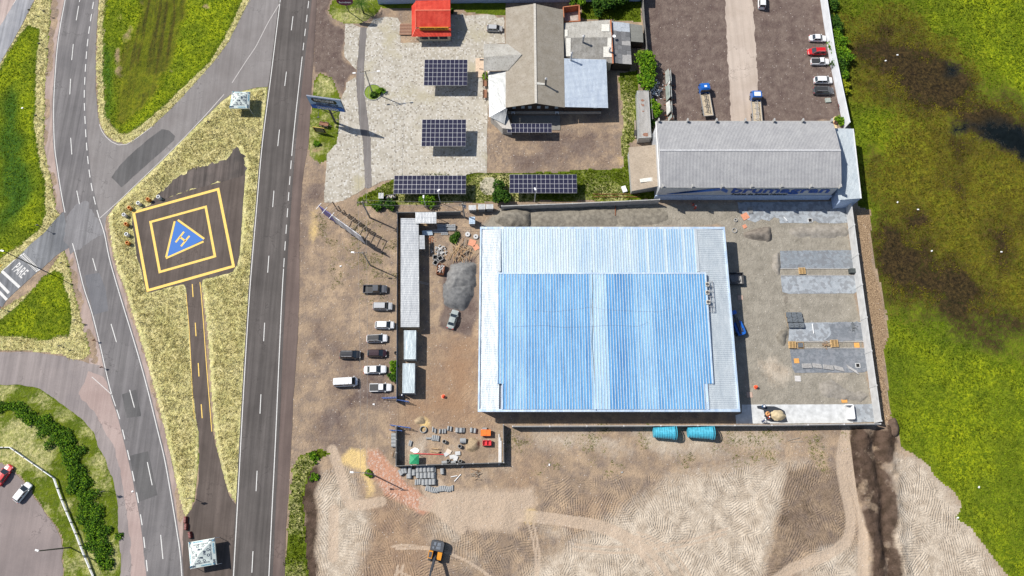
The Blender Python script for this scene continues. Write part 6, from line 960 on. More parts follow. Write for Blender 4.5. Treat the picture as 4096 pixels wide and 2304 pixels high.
upright('11', 2130, 912, 1.15, .35, 'pale manhole ring left of another near the hall corner', CONCL, wall_=.4); upright('11', 2212, 935, 1.15, .35, 'pale manhole ring touching the hall corner', CONCL, wall_=.4)
upright('21', 2248, 768, .8, .3, 'small manhole ring in the yard above the open manhole', CONC); upright('21', 2236, 872, 1.15, .25, 'larger open manhole ring right of the hall roof corner', CONC); upright('12', 1408, 655, .75, .3, 'black tyre leaning by the steel fence', BLK, nm='tyre', cat='tyre')
for i, (x, y, o) in enumerate(((1612, 548, 0), (1507, 572, 1), (1410, 610, 0), (1320, 656, 1), (1268, 727, 0), (1288, 820, 1), (1293, 922, 0), (1302, 1008, 1))):
    k = T('bollard_drum', ['topmost white hollow concrete drum by the helipad', 'topmost orange hollow concrete drum by the helipad', 'white drum third from the top along the helipad', 'orange drum at the upper left helipad corner', 'white drum just below the upper left helipad corner', 'orange drum fourth from the bottom of the left helipad side' if 0 else 'middle orange drum on the left helipad side', 'lowest white drum on the left helipad side', 'lowest orange drum on the left helipad side'][i], 'drum', Z('01', x, y), group='painted drums around the helipad')
    MB().ring((0, 0, 0), (0, 0, 1.15), .42, .30, 16).obj('drum_wall', mat('drum_orange', (.62, .22, .02), .6) if o else mat('drum_white', (.72, .73, .74), .6), k); MB().ring((0, 0, .35), (0, 0, .5), .425, .41, 16).obj('drum_band', mat('band_dark', (.35, .14, .03), .6) if o else CONC, k)
# ================================================================ TANKS, STACKS, SITE CLUTTER
TK = mat('turquoise_fibreglass', (.06, .38, .52), .5, n=(1.8, .3), tc='obj')
for (x0, x1, ya, lb) in ((1420, 1632, 0, 'left turquoise water tank lying behind the hall wall'), (1765, 2010, 0, 'right turquoise water tank lying behind the hall wall')):
    a, b = Vector((*Z('22', x0, 1440 - 2, 1.2), 1.28)), Vector((*Z('22', x1, 1436, 1.35), 1.35)); k = T('water_tank', lb, 'water tank', ((a.x + b.x) / 2, a.y - .35, 0), group='turquoise water tanks'); L = (b.x - a.x); n = 9; prof = []
    secs = []
    for i in range(n + 1):
        u = i / n; r = 1.05 + .38 * u; x = -L / 2 + L * u
        for dx, dr in ((0, 0), (.06, .05), (.14, .05), (.2, 0)):
            if x + dx <= L / 2 + .01: secs.append([(x + dx, (r + dr) * math.cos(t), 1.43 + (r + dr) * math.sin(t)) for t in np.linspace(0, 2 * PI, 20, endpoint=False)])
    loft(secs).obj('tank_shell', TK, k)
    for dx in (.0, .38): MB().ring((L / 2 - .2 + dx, 0, 1.43), (L / 2 - .05 + dx, 0, 1.43), 1.55, 1.35, 20).obj('rim_band', TK, k)
def heap(nm, lb, pts, h, m, cat, seed=1, rough=.25, off=0):
    P = [F(*p) for p in pts] if not isinstance(pts[0], str) else [Z(pts[0], *p) for p in pts[1:]]; xs = [p[0] for p in P]; ys = [p[1] for p in P]; st = max(.25, (max(xs) - min(xs)) / 34); gx_ = np.arange(min(xs) - 1, max(xs) + 1, st); gy_ = np.arange(min(ys) - 1, max(ys) + 1, st); U, V = np.meshgrid(gx_, gy_)
    d = sdist(U + (vn(U, V, 1.2, seed) - .5) * .7, V + (vn(U, V, 1.2, seed + 1) - .5) * .7, smooth(P, 4, True), 6); mx = d.max(); hh = h * (1 - np.exp(-np.clip(d, 0, 9) / (mx * .55))) / (1 - math.exp(-1 / .55)); hh = hh * (1 + rough * 1.2 * (fbm(U, V, 3.2, 4, seed + 2) - .45)) + np.where(d > 0, .02, -.05) + (fbm(U, V, .9, 2, seed) - .4) * .05 * (d > .3)
    j, i = np.nonzero((d[:-1, :-1] > 0) | (d[1:, :-1] > 0) | (d[:-1, 1:] > 0) | (d[1:, 1:] > 0)); nx_ = U.shape[1]; a = j * nx_ + i; q = np.stack([a, a + 1, a + nx_ + 1, a + nx_], 1); u, inv = np.unique(q, return_inverse=True)
    me = bpy.data.meshes.new(nm); c = (sum(xs) / len(xs), sum(ys) / len(ys)); me.from_pydata(np.stack([U.ravel()[u] - c[0], V.ravel()[u] - c[1], hh.ravel()[u]], 1).tolist(), [], inv.reshape(-1, 4).tolist()); me.materials.append(m); me.shade_smooth(); o = bpy.data.objects.new(nm, me); COL.objects.link(o); o.location = (*c, off); return tag(o, lb, cat)
def pile_mat(n, c, c2): return mat(n, c, .95, n=(1.2, .25), c2=c2, b=(5, .12))
PG = pile_mat('grey_gravel', (.155, .155, .155), (.235, .232, .225)); PK = pile_mat('dark_gravel', (.115, .118, .122), (.175, .175, .175)); PS = pile_mat('pale_sand', (.52, .42, .26), (.66, .54, .34)); PO = pile_mat('olive_gravel', (.175, .155, .125), (.260, .235, .190)); PB_ = pile_mat('brown_sand', (.30, .22, .14), (.42, .32, .20))
heap('gravel_heap', 'tall grey gravel heap between timber pile and dark gravel', ['11', (1960, 1230), (2040, 1190), (2150, 1180), (2215, 1210), (2210, 1350), (2180, 1449), (1920, 1500), (1905, 1380)], 2.1, PG, 'gravel heap', 3); heap('gravel_heap', 'dark gravel heap above the parked grey sedan', ['12', (1900, 10), (1930, -50), (2170, -50), (2180, 100), (2140, 190), (2050, 230), (1920, 180), (1890, 90)], 1.7, PK, 'gravel heap', 6)
heap('sand_heap', 'long grey brown sand mound at the left end of the strip above the hall', ['21', (-80, 660), (60, 640), (190, 690), (200, 760), (170, 835), (-60, 840), (-160, 760)], 2.0, PO, 'sand heap', 9); heap('sand_heap', 'low rutted mound running above the hall roof', ['21', (210, 640), (560, 640), (1000, 640), (1060, 700), (1050, 800), (700, 830), (400, 835), (190, 835)], .55, PO, 'sand heap', 12, .6); heap('sand_heap', 'low flattened mound right of the rusty post above the hall', ['21', (1070, 650), (1500, 660), (1560, 740), (1400, 810), (1100, 820)], .35, PO, 'sand heap', 13, .6)
heap('gravel_heap', 'brown gravel heap near the manhole rings', [(1870, 588), (1890, 578), (1920, 572), (1940, 577), (1941, 600), (1925, 606), (1885, 600)], 1.2, pile_mat('brown_gravel', (.17, .145, .12), (.25, .215, .18)), 'gravel heap', 15); heap('gravel_heap', 'faint long gravel mound above the northern yard paving', [(1990, 575), (2060, 568), (2125, 570), (2127, 592), (2060, 596), (1995, 592)], .55, pile_mat('beige_gravel', (.25, .225, .19), (.33, .3, .26)), 'gravel heap', 17, .5)
heap('gravel_heap', 'small mound left of the upper square paving', [(1945, 640), (1955, 635), (1962, 680), (1955, 690), (1942, 670)], .6, pile_mat('beige_gravel', (.25, .225, .19), (.33, .3, .26)), 'gravel heap', 18); heap('gravel_heap', 'small mound beside the paver pallets', [(1955, 835), (1975, 830), (1980, 860), (1970, 868), (1955, 855)], .6, PO, 'gravel heap', 19)
heap('gravel_heap', 'low gravel mound above the concrete slab', [(2060, 965), (2100, 960), (2140, 985), (2180, 990), (2170, 1010), (2120, 1005), (2070, 992)], .7, pile_mat('beige_gravel', (.25, .225, .19), (.33, .3, .26)), 'gravel heap', 20, .5)
heap('sand_heap', 'yellow sand heap inside the pipe yard', ['13', (2130, 90), (2190, 70), (2250, 100), (2240, 170), (2180, 200), (2120, 170)], .8, PB_, 'sand heap', 22); heap('sand_heap', 'small sand heap above the pipe yard ring', ['12', (1600, 1310), (1660, 1300), (1700, 1340), (1650, 1370), (1600, 1350)], .5, PB_, 'sand heap', 23)
tp = sheet('tarpaulin', ragged(ZL('22', [(2460, 1190), (2510, 1185), (2576, 1190)]) + ZL('32', [(60, 1190), (130, 1215), (165, 1240), (185, 1300), (200, 1352), (120, 1355), (30, 1350)]) + ZL('22', [(2560, 1330), (2540, 1280), (2530, 1230), (2470, 1215)]), .1, .3), .05, mat('black_tarp', (.03, .035, .045), .5), kind=None); tag(tp, 'black tarpaulin spread on the pale concrete slab', 'tarpaulin')
heap('sand_heap', 'yellow sand heap on the black tarpaulin', ['32', (25, 1250), (70, 1235), (140, 1235), (178, 1280), (160, 1325), (90, 1335), (30, 1300)], .9, PS, 'sand heap', 25, off=.05); heap('dirt_mound', 'raised dark soil heap at the lower right corner of the wall', [(2230, 1055), (2250, 1050), (2262, 1075), (2250, 1100), (2232, 1085)], 1.3, pile_mat('dark_soil', (.09, .055, .038), (.15, .1, .07)), 'soil heap', 27)
# open white box on the slab
bx = T('open_box_form', 'white open concrete form standing at the right end of the pale slab', 'concrete form', Z('32', 810, 1260)); a, b = Z('32', 770, 1180), Z('32', 850, 1320); cx, cy = bx.location.x, bx.location.y; MB().box(b[0] - cx, (a[1] + b[1]) / 2 - cy, 0, .2, a[1] - b[1], 1.2).obj('end_wall', WHITE, bx); MB().box((a[0] + b[0]) / 2 - cx, a[1] - cy, 0, b[0] - a[0], .2, 1.2).obj('side_wall', WHITE, bx); MB().box((a[0] + b[0]) / 2 - cx, b[1] - cy, 0, b[0] - a[0], .2, 1.2).obj('side_wall', WHITE, bx)
# timber
rt = random.Random(4)
def timber(nm, lb, c, x, y, n, L, spread, ang, m=TIMB, h=.5, jit=.5):
    p = Z(c, x, y); k = T(nm, lb, 'timber pile', p)
    for i in range(n):
        a = ang + rt.gauss(0, jit); l = L * rt.uniform(.6, 1.1); cx, cy = rt.gauss(0, spread * .45), rt.gauss(0, spread * .45) ; z = .06 + rt.random() * h; MB().beam((cx - math.cos(a) * l / 2, cy - math.sin(a) * l / 2, z), (cx + math.cos(a) * l / 2, cy + math.sin(a) * l / 2, z + rt.uniform(-.05, .3)), rt.uniform(.07, .14), .06).obj('timber', [m, TIMBG, mat('brown_timber', (.3, .18, .1), .9)][rt.randrange(3)], k)
    return k
timber('timber_pile', 'big heap of scrap timber above the tall gravel heap', '11', 2050, 1095, 48, 3.2, 2.4, 1.35, h=.8); timber('timber_pile', 'small pile of broken boards outside the pipe yard', '13', 2218, 415, 18, 1.6, 1.1, .1, TIMBG, .3); timber('timber_pile', 'bundle of thin stakes inside the pipe yard', '13', 1803, 192, 12, 1.9, .45, -.1, TIMB, .2, .05); timber('timber_pile', 'broken pallet wood beside the stacked wooden pallet', '32', 580, 572, 16, .9, .8, .5, TIMB, .3, 1.2)
timber('timber_pile', 'loose planks lying below the site canopy', '11', 1700, 812, 10, 3, .9, .05, TIMB, .2, .12); timber('timber_pile', 'thin boards against the left pipe yard wall', '13', 1398, 215, 8, 1.8, .35, 1.5, TIMBG, .2, .06)
fw = T('firewood_row', 'long row of split firewood beside the concrete slab fence', 'firewood', Z('20', 1300, 650)); me = MB().prism([(-.6, -.09), (.6, -.09), (.6, .09), (-.6, .09)], 0, .16).mesh('log'); ms = [mat('log_%s' % n, c, .9) for n, c in (('red', (.20, .08, .05)), ('brown', (.30, .17, .10)), ('pale', (.44, .32, .20)))]
for y in np.arange(500, 905, 11):
    x = 1295 + (y - 500) * .09
    for q in range(2): p = Z('20', x + rt.uniform(-16, 16), y); o = inst('log', me, fw, (p[0] - fw.location.x, p[1] - fw.location.y, .02 + q * .2 + rt.random() * .3), (0, rt.uniform(-.1, .1), rt.gauss(0, .12)), ms[rt.randrange(3)], (rt.uniform(.7, 1.15), 1, 1))
# pallets
def pallet(parent, x, y, z, ang, s=1.1, m=TIMB):
    for i in range(7): u = -s / 2 + .07 + i * (s - .14) / 6; MB().box(0, u, 0, s, .10, .022).obj('slat', m, parent).matrix_local = Matrix.Translation((x, y, z + .11)) @ Matrix.Rotation(ang, 4, 'Z')
    for i in range(3): u = -s / 2 + .08 + i * (s - .16) / 2; MB().box(u, 0, 0, .09, s, .10).obj('bearer', m, parent).matrix_local = Matrix.Translation((x, y, z)) @ Matrix.Rotation(ang, 4, 'Z')
def pstack(c, x, y, n, lb, ang=0, m=TIMB, s=1.15): k = T('wooden_pallet', lb, 'pallet', Z(c, x, y)); [pallet(k, rt.uniform(-.04, .04), rt.uniform(-.04, .04), i * .14, ang + rt.uniform(-.03, .03), s, m) for i in range(n)]; return k
YT = mat('fresh_pallet_wood', (.58, .38, .17), .8, n=(5, .25)); pstack('31', 338, 1280, 3, 'stacked wooden pallets on the upper kerb strip', 0, YT, 1.5); pstack('32', 238, 575, 4, 'stack of yellow wooden pallets at the left end of the kerb strip', 0, YT, 1.5); pstack('32', 662, 562, 4, 'stack of yellow wooden pallets in the middle of the kerb strip', .03, YT, 1.6); pstack('32', 322, 576, 2, 'wooden pallet holding grey pavers beside the yellow pallets', 0, TIMB, 1.5)
PVM = mat('paver_grey', (.15, .17, .19), .85, n=(2, .3), tc='obj')
for j, y in enumerate((275, 325, 380)):
    for i, x in enumerate((200, 252, 305)):
        k = T('paver_pallet', '%s %s pallet of grey pavers in the three by three block' % (('top', 'middle', 'bottom')[j], ('left', 'centre', 'right')[i]), 'pallet', Z('32', x + j * 12, y), group='pallets of grey pavers'); pallet(k, 0, 0, 0, .06, 1.15, TIMB); me = MB().box(0, 0, 0, .24, .20, .1).mesh('paver')
        for a in range(4):
            for b in range(5):
                hgt_n = rt.choice((.55, .6, .6, .65, .5)); inst('paver', me, k, (-.39 + a * .26 + rt.uniform(-.01, .01), -.44 + b * .22, .14), (0, 0, .05), PVM, (1, 1, hgt_n * 10))
k = bpy.data.objects['wooden_pallet.003']; me = bpy.data.meshes['paver']
for a in range(4):
    for b in range(4): inst('paver', me, k, (-.45 + a * .27, -.4 + b * .24, .3), (0, 0, rt.uniform(-.1, .1)), PVM, (1, 1, rt.uniform(1.5, 3)))
kb = MB().box(0, 0, 0, .115, 1.0, .28).mesh('kerb_stone'); KC = mat('kerb_concrete', (.42, .41, .40), .85)
for gi_, (x0, y0, x1, y1, n, a) in enumerate(((345, 785, 430, 783, 9, .15), (450, 780, 532, 790, 9, .25), (557, 792, 648, 805, 9, .15), (668, 800, 752, 822, 9, .3), (802, 795, 892, 850, 10, .55))):
    k = T('kerb_stone_stack', ['leftmost', 'second from left', 'middle', 'fourth from left', 'rightmost, most slanted'][gi_] + ' row of loose grey kerb stones on the dark paving', 'kerb stones', Z('32', (x0 + x1) / 2, (y0 + y1) / 2), group='rows of loose kerb stones')
    for i in range(n): u = i / (n - 1); p = Z('32', x0 + (x1 - x0) * u, y0 + (y1 - y0) * u); inst('kerb_stone', kb, k, (p[0] - k.location.x, p[1] - k.location.y, .02), (0, 0, a + rt.uniform(-.05, .05)), KC)
k = T('kerb_stone_stack', 'dark bundle of stacked kerb stones in the shade of the grey warehouse', 'kerb stones', Z('21', 2398, 672))
for i in range(7): inst('kerb_stone', kb, k, (rt.uniform(-.05, .05), .75 - i * .24, .02), (0, 0, PI / 2 + .08), CONC)
for i, (c, x, y, m, s, lb) in enumerate((('32', 892, 576, 'o', 1.15, 'orange plywood cover at the right end of the kerb strip'), ('32', 286, 733, 'o', 1.1, 'orange plywood cover in the left part of the dark paving'), ('32', 765, 1126, 'o', 1.25, 'orange plywood cover above the concrete slab'), ('32', 298, 912, 'w', 1.3, 'pale grey square plate on the bare yard'), ('22', 2390, 1075, 'p', 1.25, 'pinkish square board in the shadow edge right of the hall'), ('22', 2298, 97, 'p', 1.1, 'brown cardboard sheet beside the hall shadow'), ('21', 605, 738, 'b', 1.2, 'left beige board on the mound above the hall'), ('21', 657, 720, 'b', 1.25, 'right beige board on the mound above the hall'), ('21', 2345, 728, 'r', 1.6, 'salmon pink board beside the dark kerb stones'), ('21', 2340, 830, 'r', .9, 'small salmon board right of the manholes'), ('11', 2175, 995, 'r', 1.6, 'salmon plywood sheet near the timber heap'), ('11', 2215, 1040, 'r', 1.3, 'orange red plywood sheet under the hall edge'))):
    mm = dict(o=('orange_ply', (.66, .32, .08)), w=('pale_plate', (.50, .48, .46)), p=('pink_board', (.46, .33, .26)), b=('beige_board', (.62, .52, .42)), r=('salmon_board', (.58, .25, .15)))[m]; a = rt.uniform(-.05, .05) if m in 'owpb' else rt.choice((.5, -.5, -.3)); k = MB().box(0, 0, 0, s, s * .95, .04, a).obj('board', mat(mm[0], mm[1], .8, n=(3, .2))); k.location = (*Z(c, x, y), .30 if '21' == c and x < 700 else .05); tag(k, lb, 'board')
for i, (c, x, y, s, lb) in enumerate((('31', 423, 770, 1.0, 'square inspection pit in the shaded edge of the upper paving'), ('32', 902, 780, 1.0, 'square inspection pit at the right end of the dark paving'))):
    k = T('inspection_pit', lb, 'pit', Z(c, x, y)); MB().box(0, 0, .02, s * .75, s * .75, .03).obj('pit_bottom', mat('pit_black', (.01, .01, .01), .9), k)
    for sx in (-1, 1): MB().box(sx * s * .45, 0, .02, .14, s, .14).obj('pit_frame', CONCL, k); MB().box(0, sx * s * .45, .02, s * .75, .14, .14).obj('pit_frame', CONCL, k)
k = MB().box(0, 0, 0, 1.7, 1.0, 1.0).obj('dark_crate', mat('dark_green_box', (.05, .06, .06), .7)); k.location = (*Z('31', 845, 1285), 0); tag(k, 'dark box standing against the boundary wall on the kerb strip', 'crate')
rub = T('rubble_pile', 'little pile of dark stones on the lower paving', 'rubble', Z('32', 855, 395))
for i in range(45): a = rt.random() * 6.28; r_ = rt.random() * 1.0; MB().box(r_ * math.cos(a), r_ * 1.2 * math.sin(a), .02 + .2 * (1 - r_), rt.uniform(.1, .22), rt.uniform(.08, .16), .12, a).obj('stone', mat('slate_stone', (.14, .15, .155), .9), rub)
# hollow blocks, square pits, skip with debris near the top of the site yard
hb = T('hollow_block_stack', 'stack of grey hollow concrete blocks below the site canopy', 'block stack', Z('11', 1915, 850)); me = MB().box(0, 0, 0, .38, .17, .2).mesh('hollow_block'); HBM = mat('block_grey', (.36, .37, .38), .9, n=(3, .3), tc='obj')
for (x0, x1, y0, y1, hz) in ((1835, 2015, 820, 870, 2), (1790, 1930, 872, 892, 1), (1870, 1935, 895, 912, 1)):
    a, b = Z('11', x0, y0), Z('11', x1, y1)
    for z in range(hz):
        for yy_ in np.arange(b[1], a[1], .24):
            for xx in np.arange(a[0], b[0], .42):
                if rt.random() < .93: inst('hollow_block', me, hb, (xx - hb.location.x, yy_ - hb.location.y, z * .21 + (.2 if yy_ > (a[1] + b[1]) / 2 else 0)), (0, 0, rt.uniform(-.03, .03)), HBM)
for i, (x, y, a) in enumerate(((1806, 1148, .0), (1857, 1158, .6), (1810, 1202, -.5))):
    k = T('concrete_box', ['left upper', 'right upper tilted', 'lower tilted'][i] + ' square open concrete box above the debris skip', 'concrete box', Z('11', x, y), R(0), 'open concrete boxes by the debris skip'); mb = MB()
    for q in range(4): c_, s_ = math.cos(a + q * PI / 2), math.sin(a + q * PI / 2); MB().box(.5 * c_, .5 * s_, 0, .1, 1.0, .7, a + q * PI / 2).obj('box_side', CONC, k)
    MB().box(0, 0, .0, .85, .85, .04, a).obj('box_floor', BLK, k)
sk = T('debris_skip', 'rusty skip filled with rubble beside the tall gravel heap', 'skip', Z('11', 1862, 1272), -.12)
for x, y, sx, sy in ((-.8, 0, .08, 2.3), (.8, 0, .08, 2.3), (0, -1.15, 1.6, .08), (0, 1.15, 1.6, .08)): MB().box(x, y, 0, sx, sy, 1.1).obj('side_wall', RUST, sk)
for i in range(55): MB().box(rt.uniform(-.65, .65), rt.uniform(-1, 1), rt.uniform(.75, 1.0), rt.uniform(.12, .35), rt.uniform(.08, .25), .14, rt.random() * 3).obj('debris', [mat('debris_white', (.55, .53, .5), .9), mat('debris_red', (.4, .2, .14), .9), CONC][i % 3], sk)
rk2 = T('rubble_pile', 'pile of broken grey concrete chunks above the open concrete boxes', 'rubble', Z('11', 1845, 1075))
for i in range(60): MB().box(rt.gauss(0, .7), rt.gauss(0, .6), rt.uniform(0, .4), rt.uniform(.15, .5), rt.uniform(.1, .3), .16, rt.random() * 3).obj('concrete_chunk', [CONC, CONCL][i % 2], rk2)
rk3 = T('rubble_pile', 'scattered white stone fragments between bush and container', 'rubble', Z('20', 1430, 910))
for i in range(110): MB().box(rt.gauss(0, 1.0), rt.gauss(0, 1.3), rt.uniform(0, .15), rt.uniform(.1, .5), rt.uniform(.1, .35), .08, rt.random() * 3).obj('stone_fragment', [WALLW, CONCL, WHITE][i % 3], rk3)
k = T('metal_sheet', 'loose ribbed metal sheet left of the hollow block stack', 'metal sheet', Z('11', 1722, 893)); a = [V3('11', *p, h) for p, h in (((1670, 872), .6), ((1772, 866), .6), ((1780, 915), .25), ((1672, 922), .25))]; corr(*a, 9, .05, True).obj('sheet_panel', WBL, k, True)
k = T('brick_rubble', 'small scatter of broken red bricks beside the site awning', 'bricks', Z('11', 1758, 960))
for i in range(26): MB().box(rt.gauss(0, .45), rt.gauss(0, .5), .02, .24, .12, .1, rt.random() * 3).obj('brick', BRICK, k)
k = T('broken_timber', 'dark pieces of wood lying on the bare ground below the hall', 'timber', Z('32', 270, 1530)); MB().beam((-1.6, -.1, .1), (1.0, .5, .15), .2).obj('log', TIMBG, k); MB().beam((-1.0, -.4, .1), (1.7, -.3, .12), .18).obj('log', TIMBG, k)
for i, (c, x, y, a) in enumerate((('03', 1335, 598, .5), ('23', 375, 330, 1.5), ('00', 230, 1092, .3), ('33', 2115, 555, .8), ('33', 1905, 862, .1), ('31', 1640, 1080, .4), ('31', 1505, 662, 0), ('31', 2342, 1088, 0), ('31', 1297, 590, 1), ('30', 1300, 555, 0), ('30', 1178, 617, .3), ('12', 1185, 1170, 0), ('11', 852, 1230, .2), ('23', 1105, 405, .3))):
    z = float(hgt(*Z(c, x, y))); k = MB().box(0, 0, 0, .42, .28, .12, a).obj('white_scrap', WHITE if i != 13 else CONC); k.location = (*Z(c, x, y), z + .05); tag(k, ['scrap on the worn road edge', 'white scrap on the sand lot below the pipe yard corner', 'white plastic scrap in the left ditch grass', 'long white scrap in the green field, right of the sand point', 'white lump at the notch of the pale sand edge', 'largest white litter piece in the dark marsh', 'round pale litter in the middle of the marsh', 'white litter at the far right of the marsh', 'white litter near the annex in the marsh', 'white litter in the upper marsh, right one', 'white litter in the upper marsh, left one', 'round white lump on the parking ground below the white pickup', 'white lump on the dirt below the back braced billboard', 'grey stone on the sandy lot below the hall wall'][i], 'stone' if i == 13 else 'litter', 'scattered pieces of litter')
# utility cabinets / booths along the top of the site
for i, (x, y, sx, sy, h, lb) in enumerate(((2178, 640, 75, 50, 2.0, 'left metal roofed booth of the three above the hall'), (2272, 632, 72, 52, 2.0, 'middle metal roofed booth of the three above the hall'), (2352, 630, 72, 48, 2.0, 'right metal roofed booth of the three above the hall'), (2174, 768, 60, 72, 1.8, 'single blue white booth below the three booths'), (1258, 520, 50, 56, 1.5, 'small ribbed metal roof box left of the debris cart'))):
    q = [V3('11', x - sx / 2, y - sy / 2, h), V3('11', x + sx / 2, y - sy / 2, h), V3('11', x + sx / 2, y + sy / 2, h - .1), V3('11', x - sx / 2, y + sy / 2, h - .1)]; k = T('site_booth', lb, 'booth', (q[0][0], q[3][1], 0), group='small metal roofed booths'); MB().prism([(q[0][0] + .1, q[0][1] - .1), (q[1][0] - .1, q[1][1] - .1), (q[2][0] - .1, q[2][1] + .1), (q[3][0] + .1, q[3][1] + .1)], 0, h - .12).obj('cabinet', mat('booth_grey', (.2, .21, .22), .7), k, True); corr(q[0], q[1], q[2], q[3], 8, .06, True).obj('roof', metal('booth_roof', (.45, .46, .46)) if i != 3 else WBL, k, True)
ct = T('debris_cart', 'dark open container full of scrap beside the small roofed box', 'container', Z('11', 1357, 540)); [MB().box(x, y, 0, sx, sy, .8, .12).obj('side_wall', STEEL, ct) for x, y, sx, sy in ((-1.15, -.14, .08, .9), (1.15, .14, .08, .9), (.05, -.45, 2.3, .08), (-.05, .45, 2.3, .08))]
for i in range(22): MB().box(rt.uniform(-1, 1), rt.uniform(-.35, .35), .5, rt.uniform(.1, .4), .15, .15, rt.random() * 3).obj('scrap', [mat('scrap_tan', (.5, .4, .3), .9), WHITE][i % 2], ct)
for nm, lb, c, x, y, sx, sy, h, m in (('orange_hopper', 'bright orange metal hopper in the pipe yard', '13', 2313, 12, 2.1, 1.3, 1.2, mat('safety_orange', (.80, .16, .01), .5)), ):
    k = T(nm, lb, 'hopper', Z(c, x, y)); MB().prism([(-sx / 2, -sy / 2), (sx / 2, -sy / 2), (sx / 2, sy / 2), (-sx / 2, sy / 2)], .5, h).obj('hopper_body', m, k); MB().box(0, 0, 0, sx * .6, sy * .6, .5).obj('base', STEEL, k); MB().box(0, 0, h, sx * .2, sy * .96, .04).obj('lid_rib', m, k)
k = T('red_bin', 'open bright red two compartment bin in the pipe yard', 'bin', Z('13', 2325, 112)); RB = mat('bin_red', (.62, .02, .03), .5)
for x, y, sx, sy in ((-.85, 0, .1, 1.0), (0, 0, .1, 1.0), (.85, 0, .1, 1.0), (0, -.5, 1.8, .1), (0, .5, 1.8, .1)): MB().box(x, y, .3, sx, sy, .7).obj('bin_side', RB, k)
MB().box(0, 0, .3, 1.7, .95, .3).obj('bin_floor', RB, k); MB().box(0, -.58, .1, 1.9, .06, .8).obj('frame', RUST, k)
k = T('green_canopy', 'small green pyramid canopy in the lower left of the pipe yard', 'canopy', (*Z('13', 1594, 275, 1.5), 0)); GR = mat('canopy_green', (.02, .28, .12), .6)
for i in range(4): a = [(-1, -1), (1, -1), (1, 1), (-1, 1)]; p, q = a[i], a[(i + 1) % 4]; MB().add([(p[0] * .98, p[1] * 1.0, 1.7), (q[0] * .98, q[1] * 1.0, 1.7), (0, 0, 2.15)], [(0, 1, 2)]).obj('canopy_face', GR, k); MB().box(p[0] * .9, p[1] * .9, 0, .06, .06, 1.7).obj('leg', GALV, k)
k = MB().box(0, 0, 0, 6.3, .14, .14).obj('red_beam', mat('beam_red', (.60, .02, .03), .5)); k.location = (*Z('13', 1740, 222), .1); k.rotation_euler = (0, 0, -.03); tag(k, 'long red steel beam lying in the pipe yard', 'beam')
k = T('plaster_pile', 'white poured plaster patch near the red beam', 'plaster patch', Z('13', 1602, 186)); MB().prism([(1.05 * math.cos(a) * rt.uniform(.7, 1.1), .6 * math.sin(a) * rt.uniform(.7, 1.1)) for a in np.linspace(0, 2 * PI, 12)[:-1]], 0, .08).obj('plaster', WHITE, k)
for i, (x, y, a) in enumerate(((1918, 220, .6), (1940, 195, -.5), (1975, 250, .2), (2010, 265, 1.2), (2030, 215, .1))): k = MB().box(0, 0, 0, 1.1, .8, .1, a).obj('concrete_plate', CONCL if i != 1 else mat('beige_board', (.6, .5, .4), .8)); k.location = (*Z('13', x, y), .05 + i * .03); tag(k, ['grey plate left of the plate group in the pipe yard', 'beige plate topmost of the plate group in the pipe yard', 'central grey plate of the plate group in the pipe yard', 'lower right grey plate of the plate group', 'upper right grey plate of the plate group'][i], 'plate')
k = T('white_tubes', 'bundle of long white plastic tubes along the right pipe yard wall', 'tubes', Z('13', 2460, 180))
for i in range(3): MB().tube((i * .22 - .3, -3.2 + i * .3, .12), (i * .22 - .3, 3.3 - i * .7, .12), .09, n=8).obj('tube', WHITE, k)
for lb, c, p, q in (('white tube lying below the pipe yard, left one', '13', (1960, 452), (2025, 440)), ('white tube lying below the pipe yard, steep one', '13', (1997, 497), (2062, 425)), ('short white tube below the pipe yard wall', '13', (2068, 360), (2085, 345)), ('white tube lying on the lower paving', '32', (443, 360), (458, 460)), ('white beam on the upper paving edge', '31', (155, 735), (192, 775)), ('rusty steel post lying across the mound', '21', (1040, 615), (1038, 725))):
    a, b = Z(c, *p), Z(c, *q); cc = ((a[0] + b[0]) / 2, (a[1] + b[1]) / 2); k = MB().tube((a[0] - cc[0], a[1] - cc[1], .15), (b[0] - cc[0], b[1] - cc[1], .15), .09, n=8).obj('white_tube' if 'rusty' not in lb else 'steel_post', RUST if 'rusty' in lb else WHITE); k.location = (*cc, .12 if 'rusty' in lb else 0); tag(k, lb, 'tube' if 'rusty' not in lb else 'post')
for lb, c, x, y in (('orange drum on a sand patch inside the site entrance', '12', 1887, 1092), ('orange drum right of the hall near its lower corner', '22', 2452, 998)):
    k = T('orange_drum', lb, 'drum', Z(c, x, y)); MB().lathe([(.42, 0), (.42, .1), (.32, .12), (.26, .8), (.12, .95), (.0, .95)], n=14).obj('drum_shell', mat('cone_orange', (.85, .09, .03), .5), k); MB().box(0, 0, 0, 1.0, .9, .06, .3).obj('base', mat('sand_patch', (.4, .28, .18), .95), k)
mx = T('cement_mixer', 'cement mixer on the black tarpaulin', 'cement mixer', Z('22', 2560, 1270)); MB().lathe([(.1, .5), (.45, .6), (.52, .95), (.3, 1.25), (.26, 1.25), (.4, .95)], n=14).obj('drum_shell', mat('mixer_orange', (.6, .3, .12), .5), mx); MB().beam((-.5, -.3, .0), (.0, 0, .7), .08).beam((.5, -.3, 0), (0, 0, .7), .08).beam((0, .5, 0), (0, 0, .7), .08).obj('stand', STEEL, mx); wheel(mx, .4, -.4, .22, .08); wheel(mx, -.4, -.4, .22, .08)
bkt = T('paint_barrel', 'blue barrel standing on the black tarpaulin', 'barrel', Z('22', 2525, 1192)); MB().ring((0, 0, 0), (0, 0, .9), .32, .28, 14).obj('barrel_wall', mat('barrel_blue', (.05, .12, .25), .5), bkt); MB().box(0, 0, .0, .4, .4, .75).obj('content', WHITE, bkt)
